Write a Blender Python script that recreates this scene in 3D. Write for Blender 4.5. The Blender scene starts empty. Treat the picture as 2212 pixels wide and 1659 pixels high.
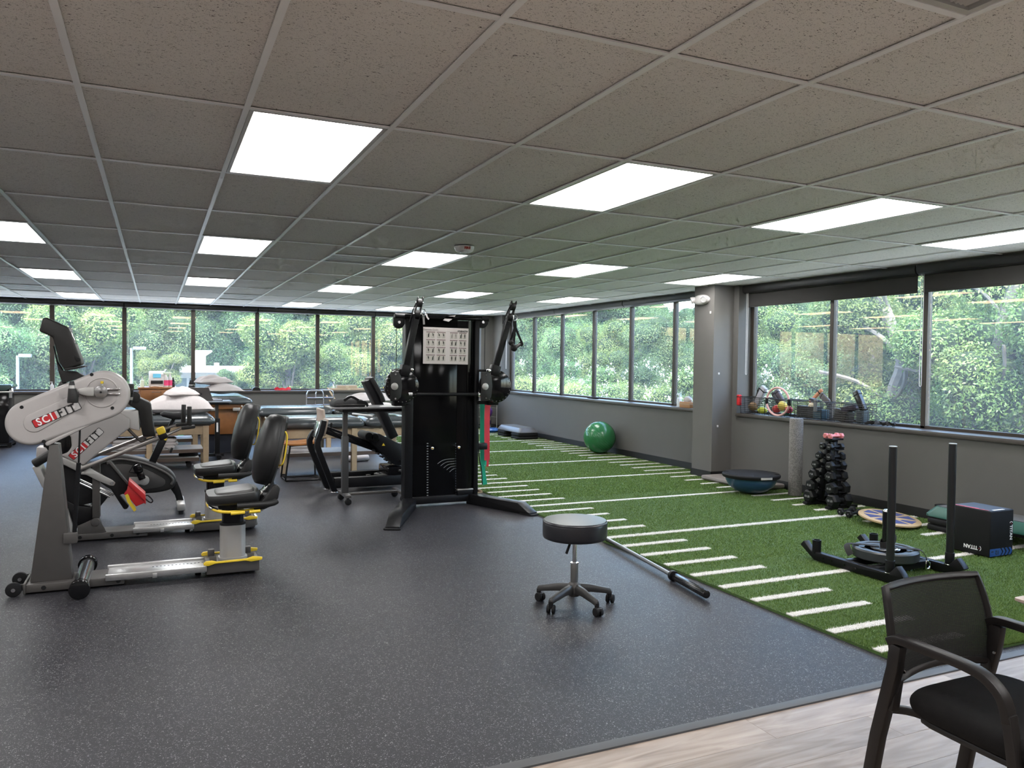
import bpy, bmesh, math, random
import numpy as np
from mathutils import Vector, Matrix, Euler

# ------------------------------------------------------------------ camera
scene = bpy.context.scene
COL = scene.collection
random.seed(7); RNG = np.random.default_rng(11)
PI = math.pi
W_PX, H_PX = 2212.0, 1659.0
YAW, PITCH, ROLL, FPX = 0.42750604, -0.0274756582, 0.0124690551, 1686.98
CAM_H = 1.49
CEIL = 2.521
_cy, _sy, _cp, _sp = math.cos(YAW), math.sin(YAW), math.cos(PITCH), math.sin(PITCH)
_F = Vector((_sy * _cp, _cy * _cp, _sp)); _r = Vector((_cy, -_sy, 0)); _u = _r.cross(_F)
_R = _r * math.cos(ROLL) + _u * math.sin(ROLL); _U = _u * math.cos(ROLL) - _r * math.sin(ROLL)
CAMLOC = Vector((0, 0, CAM_H))
cam_data = bpy.data.cameras.new('camera'); cam = bpy.data.objects.new('camera', cam_data); COL.objects.link(cam)
cam_data.sensor_width = 36.0; cam_data.lens = FPX / W_PX * 36.0; cam_data.clip_start = 0.05; cam_data.clip_end = 500
M = Matrix((( _R.x, _U.x, -_F.x, 0), (_R.y, _U.y, -_F.y, 0), (_R.z, _U.z, -_F.z, CAM_H), (0, 0, 0, 1)))
cam.matrix_world = M
scene.camera = cam

def _ray(px, py): return _F + _R * ((px - W_PX / 2) / FPX) - _U * ((py - H_PX / 2) / FPX)
def PZ(px, py, z=0.0):
    d = _ray(px, py); return CAMLOC + d * ((z - CAM_H) / d.z)
def PY(px, py, y):
    d = _ray(px, py); return CAMLOC + d * (y / d.y)
def PX(px, py, x):
    d = _ray(px, py); return CAMLOC + d * (x / d.x)
def XZ(pts, y):                       # measured outline -> (x, z) on the vertical plane at depth y
    return [(p.x, p.z) for p in (PY(a, b, y) for a, b in pts)]

# ------------------------------------------------------------------ view, world, sun
vs = scene.view_settings
vs.view_transform = 'Standard'; vs.look = 'None'; vs.exposure = 0.35; vs.gamma = 1.0; vs.use_curve_mapping = False
cy_ = scene.cycles
cy_.max_bounces = 6; cy_.diffuse_bounces = 3; cy_.glossy_bounces = 2; cy_.transmission_bounces = 4; cy_.transparent_max_bounces = 8
cy_.caustics_reflective = False; cy_.caustics_refractive = False; cy_.sample_clamp_indirect = 5.0
cy_.use_adaptive_sampling = True; cy_.adaptive_threshold = 0.12; cy_.adaptive_min_samples = 10; cy_.use_denoising = True
PANEL_STRENGTH = 13.2
SKY_STRENGTH = 2.0
SUN_STRENGTH = 6.3
world = bpy.data.worlds.new('sky_world'); scene.world = world; world.use_nodes = True
nt = world.node_tree; nt.nodes.clear()
sky = nt.nodes.new('ShaderNodeTexSky'); sky.sky_type = 'NISHITA'; sky.sun_disc = False
sky.sun_elevation = math.radians(56); sky.sun_rotation = math.radians(205); sky.air_density = 1.0; sky.dust_density = 2.2; sky.ozone_density = 1.0
bg = nt.nodes.new('ShaderNodeBackground'); bg.inputs['Strength'].default_value = SKY_STRENGTH
wo = nt.nodes.new('ShaderNodeOutputWorld')
nt.links.new(sky.outputs[0], bg.inputs[0]); nt.links.new(bg.outputs[0], wo.inputs[0])
sun_d = bpy.data.lights.new('sun', 'SUN'); sun_d.energy = SUN_STRENGTH; sun_d.angle = math.radians(0.6); sun_d.color = (1.0, 0.95, 0.86)
sun = bpy.data.objects.new('sun', sun_d); COL.objects.link(sun)
_sd = Vector((0.50, 0.55, -0.95)).normalized()        # direction the light travels
sun.rotation_euler = _sd.to_track_quat('-Z', 'Y').to_euler(); sun.location = (-10, -10, 30)

# ------------------------------------------------------------------ materials
MATS = {}
def _princ(name):
    m = bpy.data.materials.new(name); m.use_nodes = True
    n = m.node_tree.nodes; b = n['Principled BSDF']
    return m, m.node_tree, b
def srgb(r, g, b):
    f = lambda c: (c / 255 / 12.92) if c / 255 <= 0.04045 else ((c / 255 + 0.055) / 1.055) ** 2.4
    return (f(r), f(g), f(b))
def mat(name, col, rough=0.5, metal=0.0, vary=0.10, scale=14.0, bump=0.0, bscale=90.0, spec=0.5, coat=0.0, emit=None, sheen=0.0):
    """principled material, colour gently varied by noise, fine relief from a second noise"""
    if name in MATS: return MATS[name]
    m, t, b = _princ(name)
    tc = t.nodes.new('ShaderNodeTexCoord')
    nz = t.nodes.new('ShaderNodeTexNoise'); nz.inputs['Scale'].default_value = scale; nz.inputs['Detail'].default_value = 3
    t.links.new(tc.outputs['Object'], nz.inputs['Vector'])
    mr = t.nodes.new('ShaderNodeMapRange'); mr.inputs[3].default_value = 1 - vary; mr.inputs[4].default_value = 1 + vary
    t.links.new(nz.outputs[0], mr.inputs[0])
    hs = t.nodes.new('ShaderNodeHueSaturation'); hs.inputs['Color'].default_value = (*col, 1)
    t.links.new(mr.outputs[0], hs.inputs['Value']); t.links.new(hs.outputs[0], b.inputs['Base Color'])
    b.inputs['Roughness'].default_value = rough; b.inputs['Metallic'].default_value = metal
    b.inputs['Specular IOR Level'].default_value = spec
    if coat: b.inputs['Coat Weight'].default_value = coat; b.inputs['Coat Roughness'].default_value = 0.08
    if sheen: b.inputs['Sheen Weight'].default_value = sheen
    if emit: b.inputs['Emission Color'].default_value = (*emit[:3], 1); b.inputs['Emission Strength'].default_value = emit[3]
    if bump:
        n2 = t.nodes.new('ShaderNodeTexNoise'); n2.inputs['Scale'].default_value = bscale; n2.inputs['Detail'].default_value = 2
        t.links.new(tc.outputs['Object'], n2.inputs['Vector'])
        bp = t.nodes.new('ShaderNodeBump'); bp.inputs['Strength'].default_value = bump; bp.inputs['Distance'].default_value = 0.01
        t.links.new(n2.outputs[0], bp.inputs['Height']); t.links.new(bp.outputs[0], b.inputs['Normal'])
    MATS[name] = m
    return m
def ramp(t, stops):
    r = t.nodes.new('ShaderNodeValToRGB'); e = r.color_ramp.elements
    while len(e) < len(stops): e.new(0.5)
    for k, (p, c) in enumerate(stops): e[k].position = p; e[k].color = (*c, 1)
    return r

# ------------------------------------------------------------------ mesh builder
OFF = {}
class MB:
    def __init__(s): s.v = []; s.f = []
    def add(s, vs_, fs_):
        o = len(s.v); s.v += [tuple(p) for p in vs_]; s.f += [tuple(i + o for i in f) for f in fs_]; return s
    def box(s, c, d, rot=None):
        x, y, z = d[0] / 2, d[1] / 2, d[2] / 2
        vs_ = [Vector((a * x, b * y, e * z)) for a in (-1, 1) for b in (-1, 1) for e in (-1, 1)]
        if rot is not None:
            R = rot if isinstance(rot, Matrix) else Euler(rot).to_matrix()
            vs_ = [R @ p for p in vs_]
        c = Vector(c)
        return s.add([p + c for p in vs_], [(0, 1, 3, 2), (4, 6, 7, 5), (0, 4, 5, 1), (2, 3, 7, 6), (0, 2, 6, 4), (1, 5, 7, 3)])
    def bb(s, a, b):
        return s.box([(a[i] + b[i]) / 2 for i in range(3)], [abs(b[i] - a[i]) for i in range(3)])
    def beam(s, p0, p1, w, h, up=(0, 0, 1)):
        p0, p1 = Vector(p0), Vector(p1); d = (p1 - p0); L = d.length; d.normalize()
        upv = Vector(up)
        if abs(d.dot(upv)) > 0.98: upv = Vector((0, 1, 0)) if abs(d.y) < 0.9 else Vector((1, 0, 0))
        sd = d.cross(upv).normalized(); u = sd.cross(d).normalized()
        R = Matrix((sd, d, u)).transposed()
        return s.box((p0 + p1) / 2, (w, L, h), R)
    def cyl(s, p0, p1, r0, r1=None, n=16, caps=True):
        r1 = r0 if r1 is None else r1
        p0, p1 = Vector(p0), Vector(p1); d = (p1 - p0).normalized()
        a = d.orthogonal().normalized(); b = d.cross(a)
        vs_ = []
        for p, r in ((p0, r0), (p1, r1)):
            for k in range(n):
                t = 2 * PI * k / n; vs_.append(p + a * (r * math.cos(t)) + b * (r * math.sin(t)))
        fs_ = [(k, (k + 1) % n, n + (k + 1) % n, n + k) for k in range(n)]
        if caps: fs_ += [tuple(range(n - 1, -1, -1)), tuple(range(n, 2 * n))]
        return s.add(vs_, fs_)
    def sweep(s, path, prof, up=(0, 0, 1), closed=False, caps=True, scales=None):
        P = [Vector(p) for p in path]; n = len(P); m = len(prof); vs_ = []
        upv = Vector(up); prev = None
        for i in range(n):
            if closed: t = P[(i + 1) % n] - P[i - 1]
            else: t = P[min(i + 1, n - 1)] - P[max(i - 1, 0)]
            t.normalize()
            if prev is None:
                a = t.cross(upv)
                if a.length < 1e-3: a = t.orthogonal()
            else:
                a = prev - t * prev.dot(t)
            a.normalize(); prev = a; b = a.cross(t)
            sc = scales[i] if scales else 1.0
            for (u, w) in prof: vs_.append(P[i] + a * (u * sc) + b * (w * sc))
        fs_ = []
        for i in range(n if closed else n - 1):
            j = (i + 1) % n
            for k in range(m): fs_.append((i * m + k, i * m + (k + 1) % m, j * m + (k + 1) % m, j * m + k))
        if caps and not closed: fs_ += [tuple(range(m - 1, -1, -1)), tuple((n - 1) * m + k for k in range(m))]
        return s.add(vs_, fs_)
    def tube(s, path, r, n=10, closed=False, smooth=0, scales=None):
        if smooth: path = cat(path, smooth, closed)
        return s.sweep(path, [(r * math.cos(2 * PI * k / n), r * math.sin(2 * PI * k / n)) for k in range(n)], closed=closed, scales=scales)
    def strip(s, path, w, h, up=(0, 0, 1), smooth=0, closed=False):
        if smooth: path = cat(path, smooth, closed)
        return s.sweep(path, [(-w / 2, -h / 2), (w / 2, -h / 2), (w / 2, h / 2), (-w / 2, h / 2)], up=up, closed=closed)
    def prism(s, poly, axis, a0, a1):
        n = len(poly)
        mk = {'y': lambda u, v, a: (u, a, v), 'x': lambda u, v, a: (a, u, v), 'z': lambda u, v, a: (u, v, a)}[axis]
        vs_ = [mk(u, v, a0) for u, v in poly] + [mk(u, v, a1) for u, v in poly]
        fs_ = [tuple(range(n)), tuple(range(2 * n - 1, n - 1, -1))] + [(k, n + k, n + (k + 1) % n, (k + 1) % n) for k in range(n)]
        return s.add(vs_, fs_)
    def lathe(s, prof, n=24, o=(0, 0, 0), R=None):
        o = Vector(o); vs_ = []; m = len(prof)
        for k in range(n):
            t = 2 * PI * k / n
            for r, z in prof:
                p = Vector((r * math.cos(t), r * math.sin(t), z))
                if R is not None: p = R @ p
                vs_.append(p + o)
        fs_ = []
        for k in range(n):
            j = (k + 1) % n
            for i in range(m - 1): fs_.append((k * m + i, j * m + i, j * m + i + 1, k * m + i + 1))
        if prof[0][0] > 1e-6: fs_.append(tuple(k * m for k in range(n - 1, -1, -1)))
        if prof[-1][0] > 1e-6: fs_.append(tuple(k * m + m - 1 for k in range(n)))
        return s.add(vs_, fs_)
    def ball(s, c, r, n=20, m=12, R=None):
        r = (r, r, r) if not hasattr(r, '__len__') else r
        c = Vector(c); vs_ = []; fs_ = []
        for i in range(m + 1):
            ph = PI * i / m
            for k in range(n):
                t = 2 * PI * k / n
                p = Vector((r[0] * math.sin(ph) * math.cos(t), r[1] * math.sin(ph) * math.sin(t), r[2] * math.cos(ph)))
                if R is not None: p = R @ p
                vs_.append(p + c)
        for i in range(m):
            for k in range(n): fs_.append((i * n + k, (i + 1) * n + k, (i + 1) * n + (k + 1) % n, i * n + (k + 1) % n))
        return s.add(vs_, fs_)
    def build(s, name, material, parent=None, bevel=0.0, seg=2, smooth=True, angle=38, sub=0, fix=True):
        off = Vector(OFF.get(parent, (0, 0, 0))) if parent is not None else Vector((0, 0, 0))
        me = bpy.data.meshes.new(name)
        me.from_pydata([(p[0] - off.x, p[1] - off.y, p[2] - off.z) for p in s.v], [], s.f)
        if fix or bevel:
            bm = bmesh.new(); bm.from_mesh(me)
            bmesh.ops.remove_doubles(bm, verts=bm.verts, dist=1e-5)
            bmesh.ops.recalc_face_normals(bm, faces=bm.faces)
            if bevel:
                es = [e for e in bm.edges if len(e.link_faces) == 2 and e.calc_face_angle(0) > math.radians(32)]
                bmesh.ops.bevel(bm, geom=es, offset=bevel, segments=seg, profile=0.5, affect='EDGES', clamp_overlap=True)
            bm.to_mesh(me); bm.free()
        if smooth:
            me.shade_smooth(); me.set_sharp_from_angle(angle=math.radians(angle))
        me.materials.append(material)
        o = bpy.data.objects.new(name, me); COL.objects.link(o)
        if parent is not None:
            o.parent = parent; OFF[o] = tuple(off)
        if sub:
            md = o.modifiers.new('sub', 'SUBSURF'); md.levels = sub; md.render_levels = sub
        return o
def cat(path, k, closed=False):
    P = [Vector(p) for p in path]; n = len(P); out = []
    g = (lambda i: P[i % n]) if closed else (lambda i: P[max(0, min(n - 1, i))])
    for i in range(n if closed else n - 1):
        a, b, c, d = g(i - 1), g(i), g(i + 1), g(i + 2)
        for j in range(k):
            t = j / k
            out.append(0.5 * ((2 * b) + (c - a) * t + (2 * a - 5 * b + 4 * c - d) * t * t + (3 * b - a - 3 * c + d) * t ** 3))
    if not closed: out.append(P[-1])
    return out
def cat2(path, k, closed=True): return [(p.x, p.y) for p in cat([(a, b, 0) for a, b in path], k, closed)]
def rrect(w, h, r, n=4, cx=0, cy=0):
    out = []
    for sx, sy, a0 in ((1, 1, 0), (-1, 1, 90), (-1, -1, 180), (1, -1, 270)):
        for k in range(n + 1):
            a = math.radians(a0 + 90 * k / n); out.append((cx + sx * (w / 2 - r) + r * math.cos(a), cy + sy * (h / 2 - r) + r * math.sin(a)))
    return out
def capsule(c0, r0, c1, r1, n=14):
    """outline of two circles joined by their outer tangents (2-D)"""
    d = math.hypot(c1[0] - c0[0], c1[1] - c0[1]); th = math.atan2(c1[1] - c0[1], c1[0] - c0[0]); al = math.acos(max(-1, min(1, (r0 - r1) / d)))
    out = []
    for k in range(n + 1):
        a = th + al + (2 * PI - 2 * al) * k / n; out.append((c0[0] + r0 * math.cos(a), c0[1] + r0 * math.sin(a)))
    for k in range(n + 1):
        a = th - al + 2 * al * k / n; out.append((c1[0] + r1 * math.cos(a), c1[1] + r1 * math.sin(a)))
    return out
def tag(o, label=None, cat_=None, group=None, kind=None):
    if label: o['label'] = label
    if cat_: o['category'] = cat_
    if group: o['group'] = group
    if kind: o['kind'] = kind
    return o
def thing(name, label, cat_, loc=(0, 0, 0), rz=0.0, group=None, world=True, kind=None):
    """Empty at the base of a thing. world=True: its parts are given in world coordinates"""
    o = bpy.data.objects.new(name, None); COL.objects.link(o); o.empty_display_size = 0.1
    o.location = loc; o.rotation_euler = (0, 0, rz)
    if world: OFF[o] = tuple(loc)
    return tag(o, label, cat_, group, kind)
def copy_tree(o, parent=None):
    c = o.copy(); COL.objects.link(c); c.parent = parent
    for ch in list(o.children): copy_tree(ch, c)
    return c
def text(body, size, material, parent, mtx, name='lettering', extrude=0.0006, align='CENTER', offset=0.0, shear=0.0, off=True, label=None, spacing=1.0, label_kind=None):
    cu = bpy.data.curves.new(name, 'FONT'); cu.body = body; cu.size = size; cu.extrude = extrude; cu.align_x = align; cu.align_y = 'CENTER'
    cu.offset = offset; cu.shear = shear; cu.space_character = spacing; cu.resolution_u = 3
    t = bpy.data.objects.new(name + '_tmp', cu); COL.objects.link(t)
    dg = bpy.context.evaluated_depsgraph_get(); dg.update()
    me = bpy.data.meshes.new_from_object(t.evaluated_get(dg)); me.name = name
    bpy.data.objects.remove(t); bpy.data.curves.remove(cu)
    me.transform(mtx)
    of = Vector(OFF.get(parent, (0, 0, 0))) if off else Vector((0, 0, 0))
    me.transform(Matrix.Translation(-of))
    me.materials.clear(); me.materials.append(material)
    o = bpy.data.objects.new(name, me); COL.objects.link(o); o.parent = parent
    if label: o['label'] = label
    return o
def frame(o, xdir, ydir):                 # 4x4 with given origin and axes (text lies in x-y)
    x = Vector(xdir).normalized(); y = Vector(ydir); y = (y - x * y.dot(x)).normalized(); z = x.cross(y)
    return Matrix(((x.x, y.x, z.x, o[0]), (x.y, y.y, z.y, o[1]), (x.z, y.z, z.z, o[2]), (0, 0, 0, 1)))

# common materials
black_metal = mat('black_powder_coat', (0.008, 0.008, 0.009), 0.36, 0.0, 0.15, 20, 0.03, 300, spec=0.2)
black_gloss = mat('black_gloss_plastic', (0.006, 0.006, 0.007), 0.09, 0.0, 0.05, 4, spec=0.35)
black_rubber = mat('black_rubber', (0.009, 0.009, 0.010), 0.65, 0.0, 0.12, 30, 0.05, 200, spec=0.25)
dark_plastic = mat('charcoal_plastic', (0.016, 0.0155, 0.0155), 0.48, 0.0, 0.1, 20, 0.03, 400, spec=0.35)
grey_metal = mat('graphite_painted_steel', (0.075, 0.070, 0.067), 0.42, 0.15, 0.08, 12, 0.02, 300)
silver = mat('silver_painted_steel', (0.40, 0.39, 0.375), 0.35, 0.35, 0.06, 10, 0.01, 300)
chrome = mat('chrome', (0.75, 0.75, 0.76), 0.12, 1.0, 0.03, 10)
alu = mat('brushed_aluminium', (0.62, 0.62, 0.62), 0.3, 0.9, 0.08, 40)
white_plastic = mat('white_plastic', (0.52, 0.50, 0.49), 0.35, 0.0, 0.03, 6)
shroud_white = mat('machine_shroud_white', (0.41, 0.385, 0.375), 0.38, 0.0, 0.03, 6)
yellow_p = mat('yellow_plastic', (0.78, 0.55, 0.035), 0.42, 0.0, 0.06, 20)
red_p = mat('red_plastic', (0.55, 0.025, 0.03), 0.35, 0.0, 0.06, 20)
white_paint = mat('white_print', (0.8, 0.8, 0.8), 0.5, 0, 0.02, 20)
black_paint = mat('black_print', (0.01, 0.01, 0.01), 0.5, 0, 0.02, 20)
vinyl_pad = mat('black_vinyl_upholstery', (0.013, 0.013, 0.0135), 0.40, 0.0, 0.08, 9, 0.06, 260, spec=0.35)
teal_vinyl = mat('slate_blue_vinyl', (0.060, 0.070, 0.076), 0.24, 0.0, 0.06, 8, 0.03, 200, spec=0.65)
maple = mat('pale_maple', (0.44, 0.33, 0.21), 0.5, 0.0, 0.14, 22, 0.02, 100)
cherry = mat('cherry_veneer', (0.27, 0.11, 0.035), 0.42, 0.0, 0.22, 14, 0.02, 80)
linen = mat('white_linen', (0.55, 0.51, 0.51), 0.85, 0.0, 0.05, 10, 0.25, 30)
# ================================================================== STRUCTURE
XW, XG = 6.88, 7.12           # right wall face, right glass plane
YW, YG = 16.18, 16.38         # far wall face, far glass plane
XL, YB = -6.0, -3.0
SILL, HEAD = 0.872, 2.50
wall_m = mat('wall_paint_grey', (0.105, 0.101, 0.095), 0.75, 0, 0.05, 5, 0.12, 160)
pillar_m = mat('pillar_paint_grey', (0.125, 0.119, 0.111), 0.75, 0, 0.05, 5, 0.12, 160)
sill_m = mat('sill_paint_dark_bronze', (0.060, 0.052, 0.047), 0.4, 0, 0.06, 8)
bronze = mat('bronze_window_frame', (0.045, 0.036, 0.029), 0.4, 0.3, 0.08, 10)
base_m = mat('black_vinyl_baseboard', (0.010, 0.010, 0.011), 0.5, 0, 0.1, 10)
def struct(o): o['kind'] = 'structure'; return o

def rubber_mat():
    m, t, b = _princ('speckled_rubber_floor')
    tc = t.nodes.new('ShaderNodeTexCoord')
    def flecks(scale, thr, size):
        v = t.nodes.new('ShaderNodeTexVoronoi'); v.inputs['Scale'].default_value = scale; v.inputs['Randomness'].default_value = 1
        w = t.nodes.new('ShaderNodeTexNoise'); w.inputs['Scale'].default_value = scale * 0.9
        mx = t.nodes.new('ShaderNodeMixRGB'); mx.inputs[0].default_value = 0.02
        t.links.new(tc.outputs['Object'], w.inputs[0]); t.links.new(tc.outputs['Object'], mx.inputs[1]); t.links.new(w.outputs[1], mx.inputs[2])
        t.links.new(mx.outputs[0], v.inputs['Vector'])
        lt = t.nodes.new('ShaderNodeMath'); lt.operation = 'LESS_THAN'; lt.inputs[1].default_value = size; t.links.new(v.outputs['Distance'], lt.inputs[0])
        sp = t.nodes.new('ShaderNodeSeparateColor'); t.links.new(v.outputs['Color'], sp.inputs[0])
        gt = t.nodes.new('ShaderNodeMath'); gt.operation = 'GREATER_THAN'; gt.inputs[1].default_value = thr; t.links.new(sp.outputs[0], gt.inputs[0])
        ml = t.nodes.new('ShaderNodeMath'); ml.operation = 'MULTIPLY'; t.links.new(lt.outputs[0], ml.inputs[0]); t.links.new(gt.outputs[0], ml.inputs[1])
        return ml
    a, c = flecks(120, 0.74, 0.30), flecks(210, 0.78, 0.34)
    mx = t.nodes.new('ShaderNodeMath'); mx.operation = 'MAXIMUM'; t.links.new(a.outputs[0], mx.inputs[0]); t.links.new(c.outputs[0], mx.inputs[1])
    nz = t.nodes.new('ShaderNodeTexNoise'); nz.inputs['Scale'].default_value = 2.2; nz.inputs['Detail'].default_value = 6; t.links.new(tc.outputs['Object'], nz.inputs[0])
    base = ramp(t, [(0.3, (0.0165, 0.0160, 0.0195)), (0.7, (0.025, 0.0245, 0.0295))]); t.links.new(nz.outputs[0], base.inputs[0])
    mc = t.nodes.new('ShaderNodeMixRGB'); mc.inputs[2].default_value = (0.20, 0.20, 0.205, 1)
    t.links.new(mx.outputs[0], mc.inputs[0]); t.links.new(base.outputs[0], mc.inputs[1]); t.links.new(mc.outputs[0], b.inputs['Base Color'])
    n3 = t.nodes.new('ShaderNodeTexNoise'); n3.inputs['Scale'].default_value = 260; t.links.new(tc.outputs['Object'], n3.inputs[0])
    bp = t.nodes.new('ShaderNodeBump'); bp.inputs['Strength'].default_value = 0.25; bp.inputs['Distance'].default_value = 0.003
    t.links.new(n3.outputs[0], bp.inputs['Height']); t.links.new(bp.outputs[0], b.inputs['Normal'])
    rr = t.nodes.new('ShaderNodeMapRange'); b.inputs['Specular IOR Level'].default_value = 0.24; rr.inputs[3].default_value = 0.42; rr.inputs[4].default_value = 0.52; t.links.new(nz.outputs[0], rr.inputs[0]); t.links.new(rr.outputs[0], b.inputs['Roughness'])
    return m
rubber_floor = rubber_mat()
floor = struct(MB().bb((XL - .2, 2.60, -0.12), (XW + .3, YW + .25, 0.0)).build('floor', rubber_floor, smooth=False))
floor['label'] = 'dark grey speckled rubber gym floor'

def plank_mat():
    m, t, b = _princ('grey_brown_vinyl_plank')
    tc = t.nodes.new('ShaderNodeTexCoord'); oi = t.nodes.new('ShaderNodeObjectInfo')
    ad = t.nodes.new('ShaderNodeVectorMath'); ad.operation = 'ADD'
    cx = t.nodes.new('ShaderNodeCombineXYZ'); mu = t.nodes.new('ShaderNodeMath'); mu.operation = 'MULTIPLY'; mu.inputs[1].default_value = 37
    t.links.new(oi.outputs['Random'], mu.inputs[0]); t.links.new(mu.outputs[0], cx.inputs[2]); t.links.new(tc.outputs['Object'], ad.inputs[0]); t.links.new(cx.outputs[0], ad.inputs[1])
    mp = t.nodes.new('ShaderNodeMapping'); mp.inputs['Scale'].default_value = (1.3, 9.0, 1.0); t.links.new(ad.outputs[0], mp.inputs[0])
    nz = t.nodes.new('ShaderNodeTexNoise'); nz.inputs['Scale'].default_value = 2.0; nz.inputs['Detail'].default_value = 7; nz.inputs['Distortion'].default_value = 1.2; t.links.new(mp.outputs[0], nz.inputs[0])
    rp = ramp(t, [(0.28, (0.18, 0.132, 0.102)), (0.5, (0.285, 0.222, 0.178)), (0.75, (0.39, 0.32, 0.268))]); t.links.new(nz.outputs[0], rp.inputs[0])
    hs = t.nodes.new('ShaderNodeHueSaturation'); mr = t.nodes.new('ShaderNodeMapRange'); mr.inputs[3].default_value = 0.90; mr.inputs[4].default_value = 1.12
    t.links.new(oi.outputs['Random'], mr.inputs[0]); t.links.new(mr.outputs[0], hs.inputs['Value']); t.links.new(rp.outputs[0], hs.inputs['Color']); t.links.new(hs.outputs[0], b.inputs['Base Color'])
    bp = t.nodes.new('ShaderNodeBump'); bp.inputs['Strength'].default_value = 0.15; bp.inputs['Distance'].default_value = 0.004
    t.links.new(nz.outputs[0], bp.inputs['Height']); t.links.new(bp.outputs[0], b.inputs['Normal'])
    b.inputs['Roughness'].default_value = 0.36
    return m
plank_m = plank_mat()
floor2 = struct(MB().bb((XL - .2, YB - .2, -0.12), (XW + .3, 2.60, -0.006)).build('floor_entry', mat('plank_subfloor', (0.26, 0.225, 0.20), 0.5), smooth=False))
floor2['label'] = 'grey-brown wood-look plank floor in the near right corner'
pl_me = None
for r in range(12):
    y1 = 2.545 - r * 0.184; x = -1.4 - 0.43 * (r * 5 % 7) / 3
    while x < 6.6:
        if pl_me is None:
            o = MB().bb((0, 0, -0.006), (1.2188, 0.1833, 0.0)).build('plank', plank_m, floor2, bevel=0.0005, seg=1); pl_me = o.data
        else:
            o = bpy.data.objects.new('plank', pl_me); COL.objects.link(o); o.parent = floor2
        o.location = (x, y1 - 0.1835, 0); x += 1.2195
tr = MB().prism([(2.545, 0.0), (2.548, 0.006), (2.565, 0.009), (2.60, 0.006), (2.605, 0.0)], 'x', XL, XW).build('trim_1', mat('grey_rubber_reducer', (0.05, 0.05, 0.052), 0.5))
struct(tr)['label'] = 'grey rubber edge strip between plank floor and gym floor'

# ---- walls
def wall(name, parts, m=None, label=None):
    b = MB()
    for a, c in parts: b.bb(a, c)
    o = struct(b.build(name, m or wall_m, smooth=False))
    if label: o['label'] = label
    return o
B1 = (8.60, 15.66); B2 = (1.10, 8.03)                  # the two window bays of the right wall (y range)
FX = (-5.30, 6.60)                                      # window run of the far wall (x range)
wall('wall_right', [((XW, YB, 0), (XW + .32, YW + .3, SILL - .04)), ((XW, B1[1], SILL - .04), (XW + .32, YW + .3, CEIL + .05)),
                    ((XW, B2[1], SILL - .04), (XW + .32, B1[0], CEIL + .05)), ((XW, YB, SILL - .04), (XW + .32, B2[0], CEIL + .05)),
                    ((XW + .06, YB, HEAD), (XW + .32, YW + .3, CEIL + .05))], label='grey wall with long window bays on the right')
wall('wall_far', [((XL, YW, 0), (XW, YW + .3, SILL - .04)), ((FX[1], YW, SILL - .04), (XW, YW + .3, CEIL + .05)), ((XL, YW, SILL - .04), (FX[0], YW + .3, CEIL + .05)),
                  ((XL, YW + .06, HEAD), (XW, YW + .3, CEIL + .05))], label='grey far wall below and beside the window run')
light_wall = mat('wall_paint_light', (0.56, 0.55, 0.54), 0.75, 0, 0.04, 5)
wall('wall_left', [((XL - .2, YB, 0), (XL, YW + .3, CEIL + .05))], light_wall)
wall('wall_back', [((XL, YB - .2, 0), (XW, YB, CEIL + .05))], light_wall)
pil = wall('wall_pillar', [((6.56, 8.125, 0), (XW + .05, 8.53, CEIL + .01))], pillar_m, 'grey square pillar between the two right window bays')
for px, py, X in ((1552, 807, 'y'), (1549.5, 920.5, 'y')):
    p = PY(px, py, 8.125); c = MB().box((p.x, p.y - .006, p.z), (0.022, 0.012, 0.026)).build('adhesive_clip', white_plastic, pil, bevel=0.003)
p = PX(1535.5, 675, 6.56); MB().box((6.554, p.y, p.z), (0.012, 0.022, 0.034)).build('adhesive_clip', white_plastic, pil, bevel=0.003)
# baseboards
wall('baseboard_right', [((XW - .010, YB, 0), (XW, 8.125, .105)), ((XW - .010, 8.53, 0), (XW, YW, .105))], base_m)
wall('baseboard_pillar', [((6.55, 8.115, 0), (6.56, 8.54, .105)), ((6.55, 8.115, 0), (XW - .011, 8.125, .105)), ((6.55, 8.53, 0), (XW - .011, 8.54, .105))], base_m)
wall('baseboard_far', [((XL, YW - .010, 0), (XW - .011, YW, .105))], base_m)
# sills
for k, (a, c, lab) in enumerate((((XW - .03, B1[0], SILL - .045), (XG - .03, B1[1], SILL), 'dark sill under the far right window bay'),
                            ((XW - .03, B2[0], SILL - .045), (XG - .03, B2[1], SILL), 'dark sill under the near right window bay'),
                            ((FX[0], YW - .03, SILL - .045), (FX[1], YG - .03, SILL), 'dark sill under the far window run'))):
    struct(MB().bb(a, c).build('trim_%d' % (k + 2), sill_m, bevel=0.006))['label'] = lab

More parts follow.
